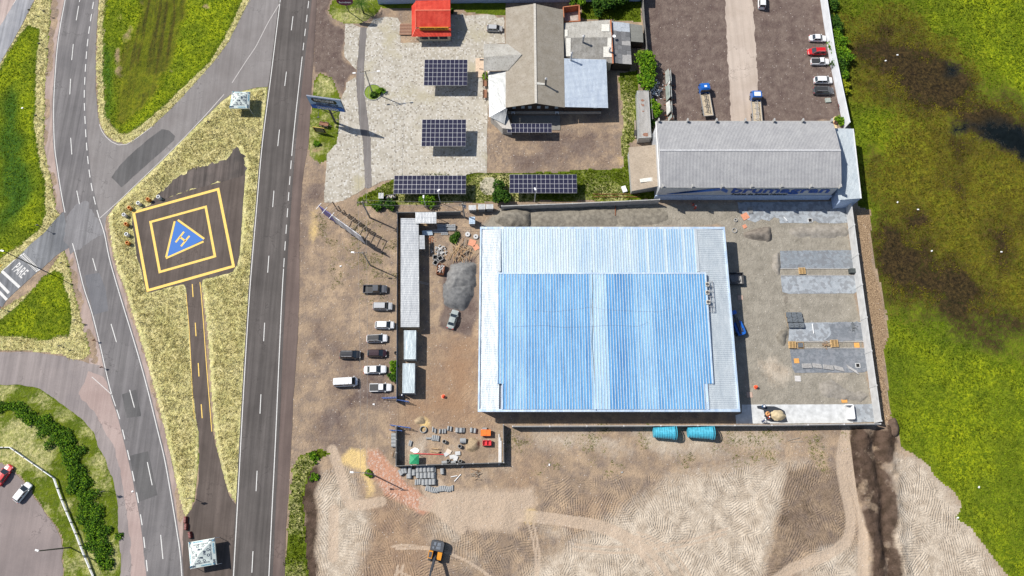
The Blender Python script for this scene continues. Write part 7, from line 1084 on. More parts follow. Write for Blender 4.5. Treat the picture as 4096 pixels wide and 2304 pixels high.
# A-frames with stone slabs
SL = [mat('slab_%s' % n, c, .5, n=(.8, .3)) for n, c in (('grey', (.36, .38, .36)), ('green_grey', (.28, .33, .30)), ('white', (.62, .62, .60)), ('dark', (.14, .15, .15)))]
for i, (x, y0, y1) in enumerate(((1568, 722, 890), (1572, 880, 1030), (1578, 1035, 1185), (1598, 1180, 1235))):
    a, b = Z('20', x, y0), Z('20', x, y1); L = a[1] - b[1]; k = T('slab_rack', ['topmost', 'second', 'third', 'lowest, half hidden'][i] + ' rack of leaning stone slabs on the gravel lot', 'slab rack', (a[0], (a[1] + b[1]) / 2, 0), group='stone slab racks')
    for s in (-1, 1):
        for q in range(3 if i < 3 else 2): l = L * rt.uniform(.7, .97); y = rt.uniform(-.1, .1) * L; MB().prism([(s * (1.0 - q * .08), y - l / 2), (s * (1.0 - q * .08), y + l / 2), (s * (.92 - q * .08), y + l / 2), (s * (.92 - q * .08), y - l / 2)], .25, .26).obj('slab_foot', SL[3], k) if 0 else MB().add([(s * (.75 - q * .1), y - l / 2, .2), (s * (.75 - q * .1), y + l / 2, .2), (s * (.28 - q * .06), y + l / 2 - rt.uniform(0, .8), 2.0), (s * (.28 - q * .06), y - l / 2 + rt.uniform(0, .6), 2.0), (s * (.70 - q * .1), y - l / 2, .2), (s * (.70 - q * .1), y + l / 2, .2), (s * (.23 - q * .06), y + l / 2 - .3, 2.0), (s * (.23 - q * .06), y - l / 2 + .2, 2.0)], [(0, 1, 2, 3), (7, 6, 5, 4), (3, 2, 6, 7), (0, 3, 7, 4), (1, 5, 6, 2)]).obj('stone_slab', SL[(i + q + (s > 0)) % 3], k)
    for u in (-.35, .35): MB().beam((-1.3, u * L, .12), (1.3, u * L, .12), .12).obj('rack_foot', RUST, k); MB().beam((-.7, u * L, .12), (0, u * L, 2.05), .08).beam((.7, u * L, .12), (0, u * L, 2.05), .08).obj('rack_leg', RUST, k)
k = MB().box(0, 0, 0, 1.3, 1.1, .35, .1).obj('stone_block', mat('block_pale', (.3, .33, .3), .8)); k.location = (*Z('30', 600, 1014), 0); tag(k, 'square grey green stone block below the grey SUV', 'stone block')
k = T('skid_frame', 'long rusty steel skid on the grass strip', 'steel frame', Z('21', 1050, 520)); [MB().box(0, y, .05, 11, .12, .12).obj('steel_rail', RUST, k) for y in (-.35, .35)]
k = MB().box(0, 0, 0, 1.0, 1.5, .5, .3).obj('discarded_basin', WHITE); k.location = (*Z('21', 1127, 460), 0); tag(k, 'white discarded basin on the grass strip', 'basin')
k = T('tree_log', 'dark fallen log beside the rusty container', 'log', Z('20', 1238, 1310)); MB().tube((0, -2.2, .2), (.1, 2.4, .2), .16, .22, 8).obj('trunk', TIMBG, k); MB().tube((0, -1.6, .25), (.05, -.2, .25), .32, .32, 8).obj('wrapped_end', BLK, k)
# planter island by the warehouse
pi = sheet('sand_planter', smooth(ZL('30', [(655, 1190), (690, 1168), (718, 1175), (715, 1230), (690, 1270), (700, 1297), (650, 1297)]), 4, True), .05, mat('planter_sand', (.62, .48, .26), .95), kind=None); tag(pi, 'curved yellow sand bed with palms in the corner by the white wall', 'planter')
k = T('flower_pot', 'round dark pot in the yellow sand bed', 'pot', Z('30', 672, 1240)); MB().ring((0, 0, 0), (0, 0, .6), .38, .3, 14).obj('pot_rim', mat('terracotta', (.25, .11, .07), .8), k); MB().box(0, 0, 0, .4, .4, .5).obj('soil', BLK, k)
for i, (c, p, d) in enumerate((('30', (693, 1068), 0),)):
    k = T('bicycle', 'bicycle leaning against the white wall', 'bicycle', Z(c, 700, 1082), PI / 2 + .1)
    for x in (-.5, .5): o = MB().ring((0, -.03, 0), (0, .03, 0), .34, .29, 14).obj('wheel', TYRE, k); o.location = (x, 0, .34)
    MB().beam((-.5, 0, .34), (-.1, 0, .8), .04).beam((-.1, 0, .8), (.4, 0, .82), .04).beam((.5, 0, .34), (.4, 0, .95), .04).beam((0, 0, .34), (.4, 0, .8), .04).obj('frame', mat('bike_red', (.3, .03, .03), .5), k); MB().box(-.12, 0, .86, .25, .12, .05).obj('saddle', BLK, k); MB().beam((.4, -.28, 1.0), (.4, .28, 1.0), .04).obj('handlebar', STEEL, k)
# roadside barriers
for i, (x, y) in enumerate(((1872, 882), (1878, 952), (1918, 1035))):
    k = T('barrier_block', ['top', 'middle', 'bottom'][i] + ' dark red concrete barrier above the lower tent', 'barrier', Z('03', x, y), .05 + (i == 2) * .25, 'dark red barriers above the lower tent'); loft([[(-.38, y_, 0), (-.38 * f, y_, .2), (-.2 * f, y_, .75), (.2 * f, y_, .75), (.38 * f, y_, .2), (.38, y_, 0)] for y_, f in ((-.62, .9), (-.5, 1), (.5, 1), (.62, .9))]).obj('block', mat('barrier_red', (.14, .018, .015), .6), k)
    for u in (-.3, 0, .3): MB().box(0, u, .74, .44, .04, .03).obj('seam_band', mat('seam_pale', (.5, .3, .28), .7), k)
# ================================================================ SIGNS AND TENTS
def board(o, a, b, bot, top, m, name='sign_panel', th=.3): # vertical board between ground points a,b
    return MB().prism([(a[0], a[1]), (b[0], b[1]), (b[0] + th * .2, b[1] + th), (a[0] + th * .2, a[1] + th)], bot, top).obj(name, m, o, True)
sg = T('roadside_billboard', 'tall blue and white restaurant billboard on a single post', 'billboard', Z('10', 800, 1235)); a, b = Vector((*Z('10', 565, 1085, 5.6), 0)), Vector((*Z('10', 900, 1130, 5.6), 0)); xd = (b - a).normalized(); nrm = Vector((xd.y, -xd.x, 0)); c = (a + b) / 2; Wd = (b - a).length; z0, z1 = 5.6, 10.9
board(sg, a, b, z0, z1, mat('sign_frame', (.2, .22, .28), .6)); mb = MB(); P = lambda u, z, d=.02: (a + xd * (u * Wd) + nrm * d + Vector((0, 0, z)))
mb.quad(P(.01, z0 + 1.75), P(.99, z0 + 1.75), P(.99, z1 - .08), P(.01, z1 - .08)); mb.obj('sign_face', mat('sign_pale_blue', (.34, .50, .72), .5), sg, True); MB().quad(P(.01, z0 + .08), P(.99, z0 + .08), P(.99, z0 + 1.75), P(.01, z0 + 1.75)).obj('sign_face', mat('sign_deep_blue', (.01, .12, .50), .5), sg, True)
MB().add([P(u, z, .04) for u, z in ((.10, z1 - 1.2), (.13, z1 - 1.9), (.16, z1 - 2.2), (.80, z1 - 2.2), (.83, z1 - 1.9), (.86, z1 - 1.3), (.83, z1 - .7), (.80, z1 - .45), (.16, z1 - .45), (.13, z1 - .7))], [tuple(range(10))]).obj('name_plaque', mat('plaque_black', (.012, .014, .02), .4), sg, True)
ctr = lambda u, z: tuple(P(u, z, .07)); TX = mat('sign_white', (.75, .75, .75), .5); TXB = mat('sign_navy', (.015, .03, .12), .5)
text('PATRULHENSE', TX, sg, ctr(.48, z1 - 1.2), xd, (0, 0, 1), 1.3, width=Wd * .58, bold=.02); text('Restaurante', TX, sg, ctr(.48, z1 - 1.9), xd, (0, 0, 1), .35); text('COMIDA CASEIRA-CAFÉ', TXB, sg, ctr(.53, z1 - 2.65), xd, (0, 0, 1), .75, width=Wd * .66, bold=.03); text('LANCHES-PRODUTOS COLONIAIS', TXB, sg, ctr(.53, z1 - 3.3), xd, (0, 0, 1), .7, width=Wd * .86, bold=.03)
text('pensou em energia solar', TX, sg, ctr(.48, z0 + 1.4), xd, (0, 0, 1), .5, width=Wd * .6); text('SCHWALM', TX, sg, ctr(.56, z0 + .65), xd, (0, 0, 1), 1.1, width=Wd * .5, bold=.05); MB().ring(P(.24, z0 + .65, .03), P(.24, z0 + .65, .08), .45, .28, 16).obj('logo', TX, sg, True)
MB().tube((0, 0, 0), tuple(c + Vector((0, .35, 8.5)) - sg.location), .28, .24, 12).obj('post', STEEL, sg)
for u in (.15, .85): MB().beam(tuple(P(u, z0 + .2, -.3)), tuple(sg.location + Vector((0, 0, 4.2))), .12).obj('brace', STEEL, sg, True)
for u in (.2, .78): MB().beam(tuple(P(u, z0 - .1, 0)), tuple(P(u, z0 - .9, 1.6)), .07).obj('lamp_arm', STEEL, sg, True); q = P(u, z0 - 1.0, 1.7); MB().box(q.x, q.y, q.z, .5, .25, .15).obj('flood_lamp', STEEL, sg, True)
so_ = T('oval_sign', 'maroon oval ice cream sign on a leaning post', 'sign', Z('10', 937, 122)); q = Vector((*Z('10', 893, 12, 6.2), 6.2)); th = Vector((0, 1, 0)); MB().add([tuple(q + Vector((2.0 * math.cos(t) , s * .12 + 0, 1.5 * math.sin(t)))) for s in (-1, 1) for t in np.linspace(0, 2 * PI, 24, endpoint=False)], [tuple(range(24)), tuple(range(24, 48))[::-1]] + [(i, 24 + i, 24 + (i + 1) % 24, (i + 1) % 24) for i in range(24)]).obj('sign_panel', mat('maroon', (.13, .008, .06), .5), so_, True)
text('Sorvebom', TX, so_, (q.x, q.y - .15, q.z - .25), (1, 0, 0), (0, 0, 1), .95, width=2.9, bold=.03); MB().tube((0, 0, 0), tuple(q - so_.location + Vector((0, .1, -1.2))), .12, n=8).obj('post', STEEL, so_)
sm_ = T('menu_board', 'small black and yellow framed board beside the billboard', 'sign', Z('10', 640, 1330)); a, b = Vector((*Z('10', 600, 1330), 0)), Vector((*Z('10', 712, 1345), 0)); ta, tb = Vector((*Z('10', 566, 1245, 2.6), 2.6)), Vector((*Z('10', 652, 1262, 2.6), 2.6)); MB().quad(tuple(a + Vector((0, 0, .3))), tuple(b + Vector((0, 0, .3))), tuple(Vector((b.x, b.y, 2.6))), tuple(Vector((a.x, a.y, 2.6)))).obj('sign_face', mat('board_dark', (.03, .025, .02), .7), sm_, True)
for p in (a, b): MB().box(p.x, p.y, 0, .12, .12, 2.7).obj('leg', mat('yellow_frame', (.5, .36, .08), .7), sm_, True)
MB().beam((a.x, a.y, 2.65), (b.x, b.y, 2.65), .14).beam((a.x, a.y, .3), (b.x, b.y, .3), .12).obj('frame_rail', mat('yellow_frame', (.5, .36, .08), .7), sm_, True)
for i, z in enumerate((2.25, 1.85, 1.45, 1.05, .7)): MB().beam(tuple(a.lerp(b, .15) + Vector((0, -.04, z))), tuple(a.lerp(b, .85) + Vector((0, -.04, z))), .03, .16).obj('text_strip', mat('gold_text', (.45, .38, .2), .6), sm_, True)
for nm, lb, c, x, y in (('wooden_cart', 'old wooden cart displayed on the lawn under the billboard', '10', 690, 1265), ('wooden_cart', 'upper wooden wagon by the left restaurant wall', '10', 2305, 845), ('wooden_cart', 'lower wooden wagon by the left restaurant wall', '10', 2306, 960)):
    k = T(nm, lb, 'cart', Z(c, x, y), -.2 if x < 1000 else PI / 2); MB().box(0, 0, .7, 2.2, .9, .12).obj('cart_bed', mat('cart_wood', (.25, .12, .07), .85), k)
    for s in (-1, 1): MB().box(0, s * .42, .8, 2.2, .05, .3).obj('cart_side', mat('cart_wood', (.25, .12, .07), .85), k); o = MB().ring((0, -.05, 0), (0, .05, 0), .55, .45, 16).obj('wheel', TIMBG, k); o.location = (.6, s * .55, .55); o = MB().ring((0, -.05, 0), (0, .05, 0), .45, .37, 16).obj('wheel', TIMBG, k); o.location = (-.6, s * .55, .45)
    MB().beam((1.1, 0, .6), (2.0, 0, .3), .08).obj('drawbar', TIMBG, k)
# large billboard seen edge-on with its timber struts
bb = T('back_braced_billboard', 'long narrow billboard seen from above with timber back struts', 'billboard', Z('11', 850, 830)); a, b = Vector((*Z('11', 640, 640, 7), 0)), Vector((*Z('11', 1065, 950, 6), 0)); a0 = Vector((*Z('11', 622, 612, 8), 0)); xd = (b - a0).normalized(); nrm = Vector((-xd.y, xd.x, 0))
mb = MB(); n = 10
for i in range(n):
    p, q = a0.lerp(b, i / n), a0.lerp(b, (i + 1) / n); bot = p - nrm * .25
    MB().prism([tuple(p)[:2], tuple(q)[:2], tuple(q + nrm * .15)[:2], tuple(p + nrm * .15)[:2]], 2.4, 7.6 - .5 * (i / n)).obj('billboard_sheet', [mat('poster_purple', (.12, .10, .30), .6), mat('poster_grey', (.42, .42, .46), .6), mat('poster_white', (.62, .62, .64), .6)][0 if i < 3 else 1 if i % 2 else 2], bb, True)
for i in range(7):
    p = a0.lerp(b, (i + .5) / 7.4); f = p + nrm * 3.0; MB().tube((f.x, f.y, 0), (f.x, f.y, 5.2), .13, n=7).obj('rear_post', TIMBG, bb, True); MB().beam((f.x, f.y, 5.1), (p.x, p.y, 6.0), .12).obj('strut', TIMBG, bb, True); MB().tube((p.x + nrm.x * .25, p.y + nrm.y * .25, 0), (p.x + nrm.x * .25, p.y + nrm.y * .25, 7.2), .13, n=7).obj('front_post', TIMBG, bb, True)
for u in (.02, .16, .33): p = a0.lerp(b, u); MB().beam(tuple(p + Vector((0, 0, 7.75)) - nrm * 1.0), tuple(p + Vector((0, 0, 7.75)) + nrm * .8), .09).obj('lamp_arm', WHITE, bb, True)
def tent(cs, h0, apex, lb, texts, rotn):
    P = [Vector((*Z(cs[0], *p, h0), h0)) for p in cs[1:]]; c = sum(P, Vector()) / 4; k = T('pyramid_tent', lb, 'tent', (c.x, c.y, 0), group='printed white pyramid tents'); A = Vector((c.x, c.y, h0 + apex)); TW_ = mat('tent_fabric', (.62, .68, .64), .6, n=(1, .12)); TD = mat('tent_print', (.06, .08, .12), .7); TC = mat('tent_cyan', (.10, .45, .65), .6)
    for i in range(4):
        p, q = P[i], P[(i + 1) % 4]; MB().add([tuple(p), tuple(q), tuple(A)], [(0, 1, 2)]).obj('roof_face', TW_, k, True); MB().quad(tuple(p), tuple(q), tuple(q - Vector((0, 0, .35))), tuple(p - Vector((0, 0, .35)))).obj('valance', TW_, k, True); MB().tube((p.x, p.y, 0), tuple(p), .05, n=6).obj('leg', WHITE, k, True)
        n = (q - p).cross(A - p).normalized(); n = n if n.z > 0 else -n; x = (q - p).normalized(); mid = (p + q) / 2; up = (A - mid).normalized(); x = x if x.cross(up).dot(n) > 0 else -x; off = n * .03; sl = (A - mid).length; ww = (q - p).length
        text('MW', TD, k, tuple(mid + up * sl * .12 + x * ww * .40 * -1 + off), x, up, ww * .13, bold=.03); text('BRIGADA MILITAR', TD, k, tuple(mid + up * sl * .30 + off), x, up, ww * .07); text('198', TD, k, tuple(mid + up * sl * .68 + off), x, up, ww * .12, bold=.02); text('CONSTRUTORA', TC, k, tuple(mid + up * sl * .10 + x * ww * .12 + off), x, up, ww * .08, width=ww * .4)
        for s in (-1, 1): e = mid + up * sl * .46 + x * s * ww * .10 + off; MB().ring(tuple(e), tuple(e + n * .01), ww * .055, ww * .035, 14).obj('emblem', TD, k, True)
        MB().beam(tuple(mid + up * sl * .12 - x * ww * .47 + off), tuple(mid + up * sl * .12 - x * ww * .44 + up * .3 + off), .12, .02).obj('cyan_mark', TC, k, True)
    return k
tent(('03', (1893, 1110), (2157, 1065), (2180, 1332), (1917, 1378)), 2.7, 1.6, 'larger white printed pyramid tent at the bottom beside the highway', 0, 0); tent(('00', (2336, 922), (2516, 925), (2507, 1090), (2310, 1088)), 2.7, 1.4, 'smaller white printed pyramid tent at the upper tip of the median', 0, 0)
# ================================================================ POLES, LAMPS, WIRES
PC = mat('pole_concrete', (.33, .31, .28), .85)
def pole(nm, lb, base, h, top=None, arms=(), lamp=None, r=.17, m=PC):
    k = T(nm, lb, 'lamp post' if 'lamp' in nm else 'utility pole', base); MB().tube((0, 0, 0), (0, 0, h), r, r * .65, 8).obj('mast', m, k)
    for z, L, a in arms:
        c, s = math.cos(R(a)), math.sin(R(a)); MB().beam((-c * L / 2, -s * L / 2, z), (c * L / 2, s * L / 2, z), .12).obj('crossarm', TIMBG, k)
        for u in (-.9, -.4, .4, .9): MB().lathe([(.05, z + .06), (.08, z + .15), (.04, z + .28)], c * L / 2 * u, s * L / 2 * u, 8).obj('insulator', STEEL, k)
    for (dx, dy, z) in lamp or (): MB().tube((0, 0, z - .4), (dx, dy, z), .05, n=6).obj('lamp_arm', GALV, k); n_ = math.hypot(dx, dy); MB().box(dx, dy, z - .06, .7, .32, .14, math.atan2(dy, dx)).obj('lamp_head', WHITE, k)
    return k
u1 = pole('utility_pole', 'utility pole with crossarm standing in the round planted bed', Z('10', 1170, 930), 9.4, arms=((9.2, 2.4, 12),), lamp=((-2.6, -.2, 8.8), (3.0, .3, 8.8))); u2 = pole('utility_pole', 'heavy utility pole with double crossarms above the dirt parking', Z('11', 1147, 742), 9.6, arms=((9.4, 2.4, 2), (8.9, 2.4, 2), (8.3, 1.4, 92)), r=.22); u3 = pole('utility_pole', 'utility pole with lamp above the row of parked cars', Z('11', 1152, 1222), 9.4, arms=((9.2, 2.0, 0),), lamp=((-2.2, .1, 9.0),)); u4 = pole('utility_pole', 'utility pole with lamp in the sand lot near the red rubble', Z('13', 1168, 425), 9.4, arms=((9.2, 1.6, 0),), lamp=((-2.4, .1, 9.0),)); u5 = pole('utility_pole', 'utility pole with transformer behind the left site canopy', Z('11', 2100, 740), 8.6, arms=((8.4, 1.6, 20), (7.8, 1.6, 20)), r=.2); MB().box(.4, -.2, 6.6, .7, .6, .9).obj('transformer', GALV, u5)
for c, x, y, h, l, lb in (('11', 1855, 590, 6.5, (.2, .2, 6.6), 'thin white lamp post rising in front of the long left carport'), ('21', 228, 580, 6.5, (-.1, .3, 6.6), 'thin white lamp post in front of the long right carport'), ('11', 1715, 650, 6, (.0, .4, 6.1), 'short lamp post by the bright green bush')): pole('lamp_post', lb, Z(c, x, y), h, lamp=(l,), r=.08, m=WHITE)
lp = pole('lamp_post', 'tall dark lamp post on the lower left lawn', Z('03', 710, 1162), 10.5, lamp=((-.4, .1, 10.5),), r=.16, m=STEEL); lp2 = pole('lamp_post', 'tall lamp post beside the stop line road', Z('01', 380, 1245), 11.5, lamp=((-.4, .1, 11.6),), r=.14, m=STEEL)
for c, x, y, h in (('03', 1108, 600, 3.4), ('03', 1955, 668, 3.4)): k = T('road_sign', 'dark backed road sign %s' % ('on the straw left of the three barriers' if x > 1500 else 'on the verge beside the hedge'), 'road sign', Z(c, x, y)); MB().tube((0, 0, 0), (0, 0, h), .05, n=6).obj('post', STEEL, k); MB().box(0, 0, h - .9, .9, .05, .9, .3).obj('sign_plate', STEEL, k)
DL = ['two delineators by the top left road, left one', 'two delineators by the top left road, right one', 'signpost at the right edge of the ditch, upper one', 'signpost at the right edge of the ditch, lower one', 'dark signpost where the stop line road meets the crossing', 'small signpost at the top of the weedy triangle', 'signpost at the right side of the weedy triangle', 'signpost below the weedy triangle', 'small red post on the dirt shoulder, upper one', 'small red post on the dirt shoulder, lower one', 'small signpost on the straw below the upper tent', 'red sign at the left edge by the stop line road']
for i, (c, x, y, h, m) in enumerate((('00', 340, 148, 2.2, STEEL), ('00', 488, 160, 2.2, STEEL), ('00', 432, 475, 1.8, STEEL), ('00', 395, 1190, 1.6, STEEL), ('01', 455, 862, 3.2, STEEL), ('01', 650, 1215, 1.6, STEEL), ('02', 800, 342, 2.2, STEEL), ('02', 650, 600, 2.2, STEEL), ('02', 970, 535, 1.4, RUST), ('02', 1045, 805, 1.4, RUST), ('00', 2130, 1265, 2.2, STEEL), ('02', 40, 210, 2.0, mat('bin_red', (.6, .02, .03), .5)))):
    k = T('signpost', DL[i], 'signpost', Z(c, x, y)); MB().tube((0, 0, 0), (0, 0, h), .05, n=6).obj('post', m, k); MB().box(0, 0, h - .55, .55, .05, .6, .4).obj('sign_plate', m, k)
def wire(p, q, sag, lb, n=10):
    p, q = Vector(p), Vector(q); k = T('power_line', lb, 'wire', tuple((p + q) / 2)[:2], group='overhead wires'); mb = MB(); pr = p
    for i in range(1, n + 1): u = i / n; c = p.lerp(q, u) - Vector((0, 0, sag * 4 * u * (1 - u))); mb.tube(tuple(pr), tuple(c), .022, n=4, cap=False); pr = c
    mb.obj('wire', mat('wire_grey', (.30, .29, .28), .5), k, True)
tops = [Vector((u.location.x, u.location.y, 9.4)) for u in (u1, u2, u3, u4)]
for i, dx in enumerate((-.9, .9)): wire(tops[1] + Vector((dx, 0, 0)), tops[2] + Vector((dx * .9, 0, 0)), .5, '%s overhead wire between the heavy pole and the parking lamp pole' % ('left', 'right')[i]); wire(tops[2] + Vector((dx, 0, 0)), tops[3] + Vector((dx * .7, 0, 0)), .8, '%s overhead wire running down past the parked cars' % ('left', 'right')[i]); wire(tops[0] + Vector((dx, 0, 0)), tops[1] + Vector((dx, 0, 0)), .6, '%s overhead wire above the courtyard drive' % ('left', 'right')[i])
for i, dy in enumerate((-.5, .5)): wire(tops[1] + Vector((0, dy, 0)), Vector((u5.location.x, u5.location.y + dy, 8.4)), .5, '%s overhead wire across the grass strip to the transformer' % ('lower', 'upper')[i])
pb = T('planted_bed', 'round curb ring with plants around the utility pole', 'planter', Z('10', 1178, 930)); MB().ring((0, 0, 0), (0, 0, .18), 2.25, 2.1, 24).obj('kerb_ring', CONC, pb); MB().lathe([(2.1, .02), (2.0, .1), (.0, .12)], n=20).obj('soil', mat('bed_grass', (.17, .24, .03), .9, n=(3, .4)), pb)
lad = T('ladder', 'aluminium ladder sticking out from the long site shed', 'ladder', Z('11', 1690, 1400)); a, b = V3('11', 1630, 1384, 2.9), V3('11', 1740, 1412, .1)
for s in (-.18, .18): MB().beam((a[0], a[1] + s, a[2]), (b[0], b[1] + s, b[2]), .05).obj('rail', GALV, lad, True)
for i in range(9): p = Vector(a).lerp(Vector(b), (i + .5) / 9); MB().beam((p.x, p.y - .18, p.z), (p.x, p.y + .18, p.z), .04).obj('rung', GALV, lad, True)
# ================================================================ PEOPLE
def person(p, head, lb, shirt, hat, lean=.15, arms=((.45, .15, -.35), (.45, -.15, -.35))):
    k = T('person', lb, 'person', (p[0], p[1], 0), R(head)); me = bpy.data.meshes.new('body')
    hip, ch, nk = (0, 0, .92), (lean * .8, 0, 1.32), (lean, 0, 1.5); V = [hip, ch, nk, (lean + .04, 0, 1.62)]; E = [(0, 1), (1, 2), (2, 3)]; rad = [.16, .17, .07, .10]
    for s, (ax, ay, az) in zip((1, -1), arms):
        n = len(V); V += [(lean * .8, s * .2, 1.40), (lean * .8 + ax * .35, s * .27, 1.15), (lean * .8 + ax, s * .2 + ay * .3, 1.40 + az)]; E += [(1, n), (n, n + 1), (n + 1, n + 2)]; rad += [.09, .055, .045]
        n = len(V); V += [(0, s * .11, .88), (.08 * s, s * .13, .48), (.02 * s - .05, s * .13, .07), (.14 + .02 * s, s * .14, .04)]; E += [(0, n), (n, n + 1), (n + 1, n + 2), (n + 2, n + 3)]; rad += [.11, .075, .055, .05]
    me.from_pydata(V, E, []); o = bpy.data.objects.new('body', me); COL.objects.link(o); o.parent = k; sk_ = o.modifiers.new('skin', 'SKIN'); 
    for i, r_ in enumerate(rad): me.skin_vertices[0].data[i].radius = (r_, r_)
    me.skin_vertices[0].data[0].use_root = True; o.modifiers.new('sub', 'SUBSURF').levels = 1; o.modifiers['sub'].render_levels = 1; me.materials.append(shirt)
    bm = bmesh.new(); bmesh.ops.create_icosphere(bm, subdivisions=2, radius=.115); h = bpy.data.meshes.new('head'); bm.to_mesh(h); bm.free(); inst('head', h, k, (lean + .05, 0, 1.70), (0, 0, 0), mat('skin', (.35, .2, .14), .6, tc='obj'), (1, .85, 1.15)); MB().lathe([(.17, 1.72), (.13, 1.75), (.12, 1.83), (.05, 1.88), (0, 1.885)], lean + .05, 0, 12).obj('hat', hat, k); MB().box(lean + .17, 0, 1.68, .04, .03, .05).obj('nose', mat('skin', (.35, .2, .14), .6, tc='obj'), k)
    return k
WO = mat('worker_red', (.50, .06, .03), .8, tc='obj'); WN = mat('worker_navy', (.03, .05, .12), .8, tc='obj'); person(Z('21', 1820, 618), 200, 'worker in red bending beside the blue white warehouse wall', WO, mat('hair_black', (.02, .02, .02), .8), .35); person(Z('21', 1838, 655), 120, 'worker in red with white helmet below the other worker', WO, WHITE); person(Z('22', 2510, 1345), 30, 'worker in blue crouching at the lower edge of the tarpaulin', WN, WHITE, .35); person(Z('32', 5, 1300), 200, 'worker in red beside the cement mixer on the tarpaulin', WO, WHITE, .3); person(Z('12', 1465, 1090), 90, 'person in dark clothes at the site gate', WN, mat('hair_black', (.02, .02, .02), .8))
person(Z('12', 1483, 1082), 250, 'second person with white helmet at the site gate', WN, WHITE, .1)
# ================================================================ TREES AND SHRUBS
def leaf_mat(n, a, b, c):
    m = tuft_material(n, (a, b, c)); return m
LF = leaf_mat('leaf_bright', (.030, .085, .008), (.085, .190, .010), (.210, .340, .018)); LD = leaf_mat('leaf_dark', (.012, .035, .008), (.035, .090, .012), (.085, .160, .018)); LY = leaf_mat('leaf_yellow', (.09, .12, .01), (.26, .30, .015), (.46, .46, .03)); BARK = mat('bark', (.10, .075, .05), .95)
def foliage(nm, k, blobs, n, m, size, seed):
    rs = np.random.RandomState(seed); vs, ti = [], []; tot = sum(b[3] ** 2 for b in blobs)
    for bx_, by_, bz_, br_ in blobs:
        q = max(20, int(n * br_ ** 2 / tot)); d = rs.randn(q, 3); d /= np.linalg.norm(d, axis=1)[:, None]; r_ = br_ * (.45 + .6 * rs.rand(q) ** .6); bump_ = 1 + .25 * np.sin(d[:, 0] * 5 + seed) * np.cos(d[:, 1] * 6); c = np.stack([bx_ + d[:, 0] * r_ * bump_, by_ + d[:, 1] * r_ * bump_, bz_ + d[:, 2] * r_ * .8], 1); c[:, 2] = np.maximum(c[:, 2], .08)
        u = rs.randn(q, 3) * (1, 1, .55); u /= np.linalg.norm(u, axis=1)[:, None]; v = np.cross(u, rs.randn(q, 3) * (.5, .5, 1)); v /= np.linalg.norm(v, axis=1)[:, None]; s = size * (.6 + .8 * rs.rand(q))[:, None]; vs.append(np.stack([c - u * s, c + v * s * .5, c + u * s, c - v * s * .5], 1).reshape(-1, 3)); ti.append(np.repeat(np.clip(.5 + .5 * rs.randn(q) * .6 + .15 * (r_ / br_ - .8), 0, 1), 4))
    V = np.concatenate(vs).astype(np.float32); q = np.arange(len(V)).reshape(-1, 4); me = bpy.data.meshes.new(nm); me.from_pydata(V.tolist(), [], q.tolist()); at = me.attributes.new('tint', 'FLOAT', 'POINT'); at.data.foreach_set('value', np.concatenate(ti).astype(np.float32)); o = bpy.data.objects.new(nm, me); COL.objects.link(o); o.parent = k; me.materials.append(m); return o
def shrub(nm, lb, c, x, y, r_, h, m, seed, n=900, sx=1, sy=1, size=.28, cat='shrub', grp=None):
    rs = random.Random(seed); k = T(nm, lb, cat, Z(c, x, y, h * .5), group=grp); bl_ = [(rs.gauss(0, r_ * .42) * sx, rs.gauss(0, r_ * .42) * sy, h * rs.uniform(.4, .8), r_ * rs.uniform(.35, .62)) for _ in range(9)] + [(0, 0, h * .6, r_ * .7)]
    foliage('crown' if cat == 'tree' else 'foliage', k, bl_, n, m, size, seed); mb = MB()
    for i in range(4): a = i * 1.7 + seed; mb.tube((0, 0, 0), (math.cos(a) * r_ * .5 * sx, math.sin(a) * r_ * .5 * sy, h * .75), .09, .03, 6)
    mb.obj('trunk' if cat == 'tree' else 'stem', BARK, k); return k
shrub('leafy_tree', 'bright green tree growing over the concrete fence beside the firewood', '20', 1370, 680, 2.9, 4.0, LF, 3, 3200, .8, 1.9, .30, 'tree'); shrub('leafy_bush', 'green bush between the rusty container and the stone slabs', '20', 1425, 1100, 1.7, 2.4, LF, 4, 1500, .9, 1.5); shrub('leafy_bush', 'low green bush at the top corner of the grey warehouse', '20', 1400, 1240, 1.1, 1.6, LD, 5, 600, .7, 1.3)
WB = 'shrubs along the outer side of the white wall'
for i, (x, y, r_, m, lb) in enumerate(((668, 245, 1.9, LD, 'topmost dark shrub outside the white wall'), (700, 320, 1.6, LD, 'second dark shrub outside the white wall'), (708, 408, 2.2, LF, 'bright round shrub outside the white wall near the top white sedan'), (740, 540, 2.5, LF, 'bright shrub outside the white wall level with the red car'), (745, 640, 2.2, LD, 'dark shrub outside the white wall level with the white pickup'), (740, 700, 1.7, LF, 'medium shrub just below the dark one outside the white wall'), (745, 765, 1.5, LF, 'small bright shrub outside the wall above the yellow one'), (757, 880, 1.5, LY, 'yellow green shrub outside the white wall level with the grey SUV'), (660, 40, 1.6, LD, 'dark weeds at the top end outside the white wall'), (735, 1215, 1.2, LF, 'green hedge between sand bed and white wall'))): shrub('wall_shrub', lb, '30', x, y, r_, r_ * 1.1, m, 20 + i, int(330 * r_ * r_), .9, 1.2, .26, grp=WB)
shrub('leafy_tree', 'dark tree crown at the top edge beside the concrete fence', '20', 960, 15, 2.6, 4.5, LD, 41, 2200, 2.0, 1.0, .3, 'tree'); shrub('leafy_tree', 'small green tree at the top edge by the open brick room', '20', 680, 10, 1.6, 3.0, LF, 42, 900, 1, 1, .26, 'tree')
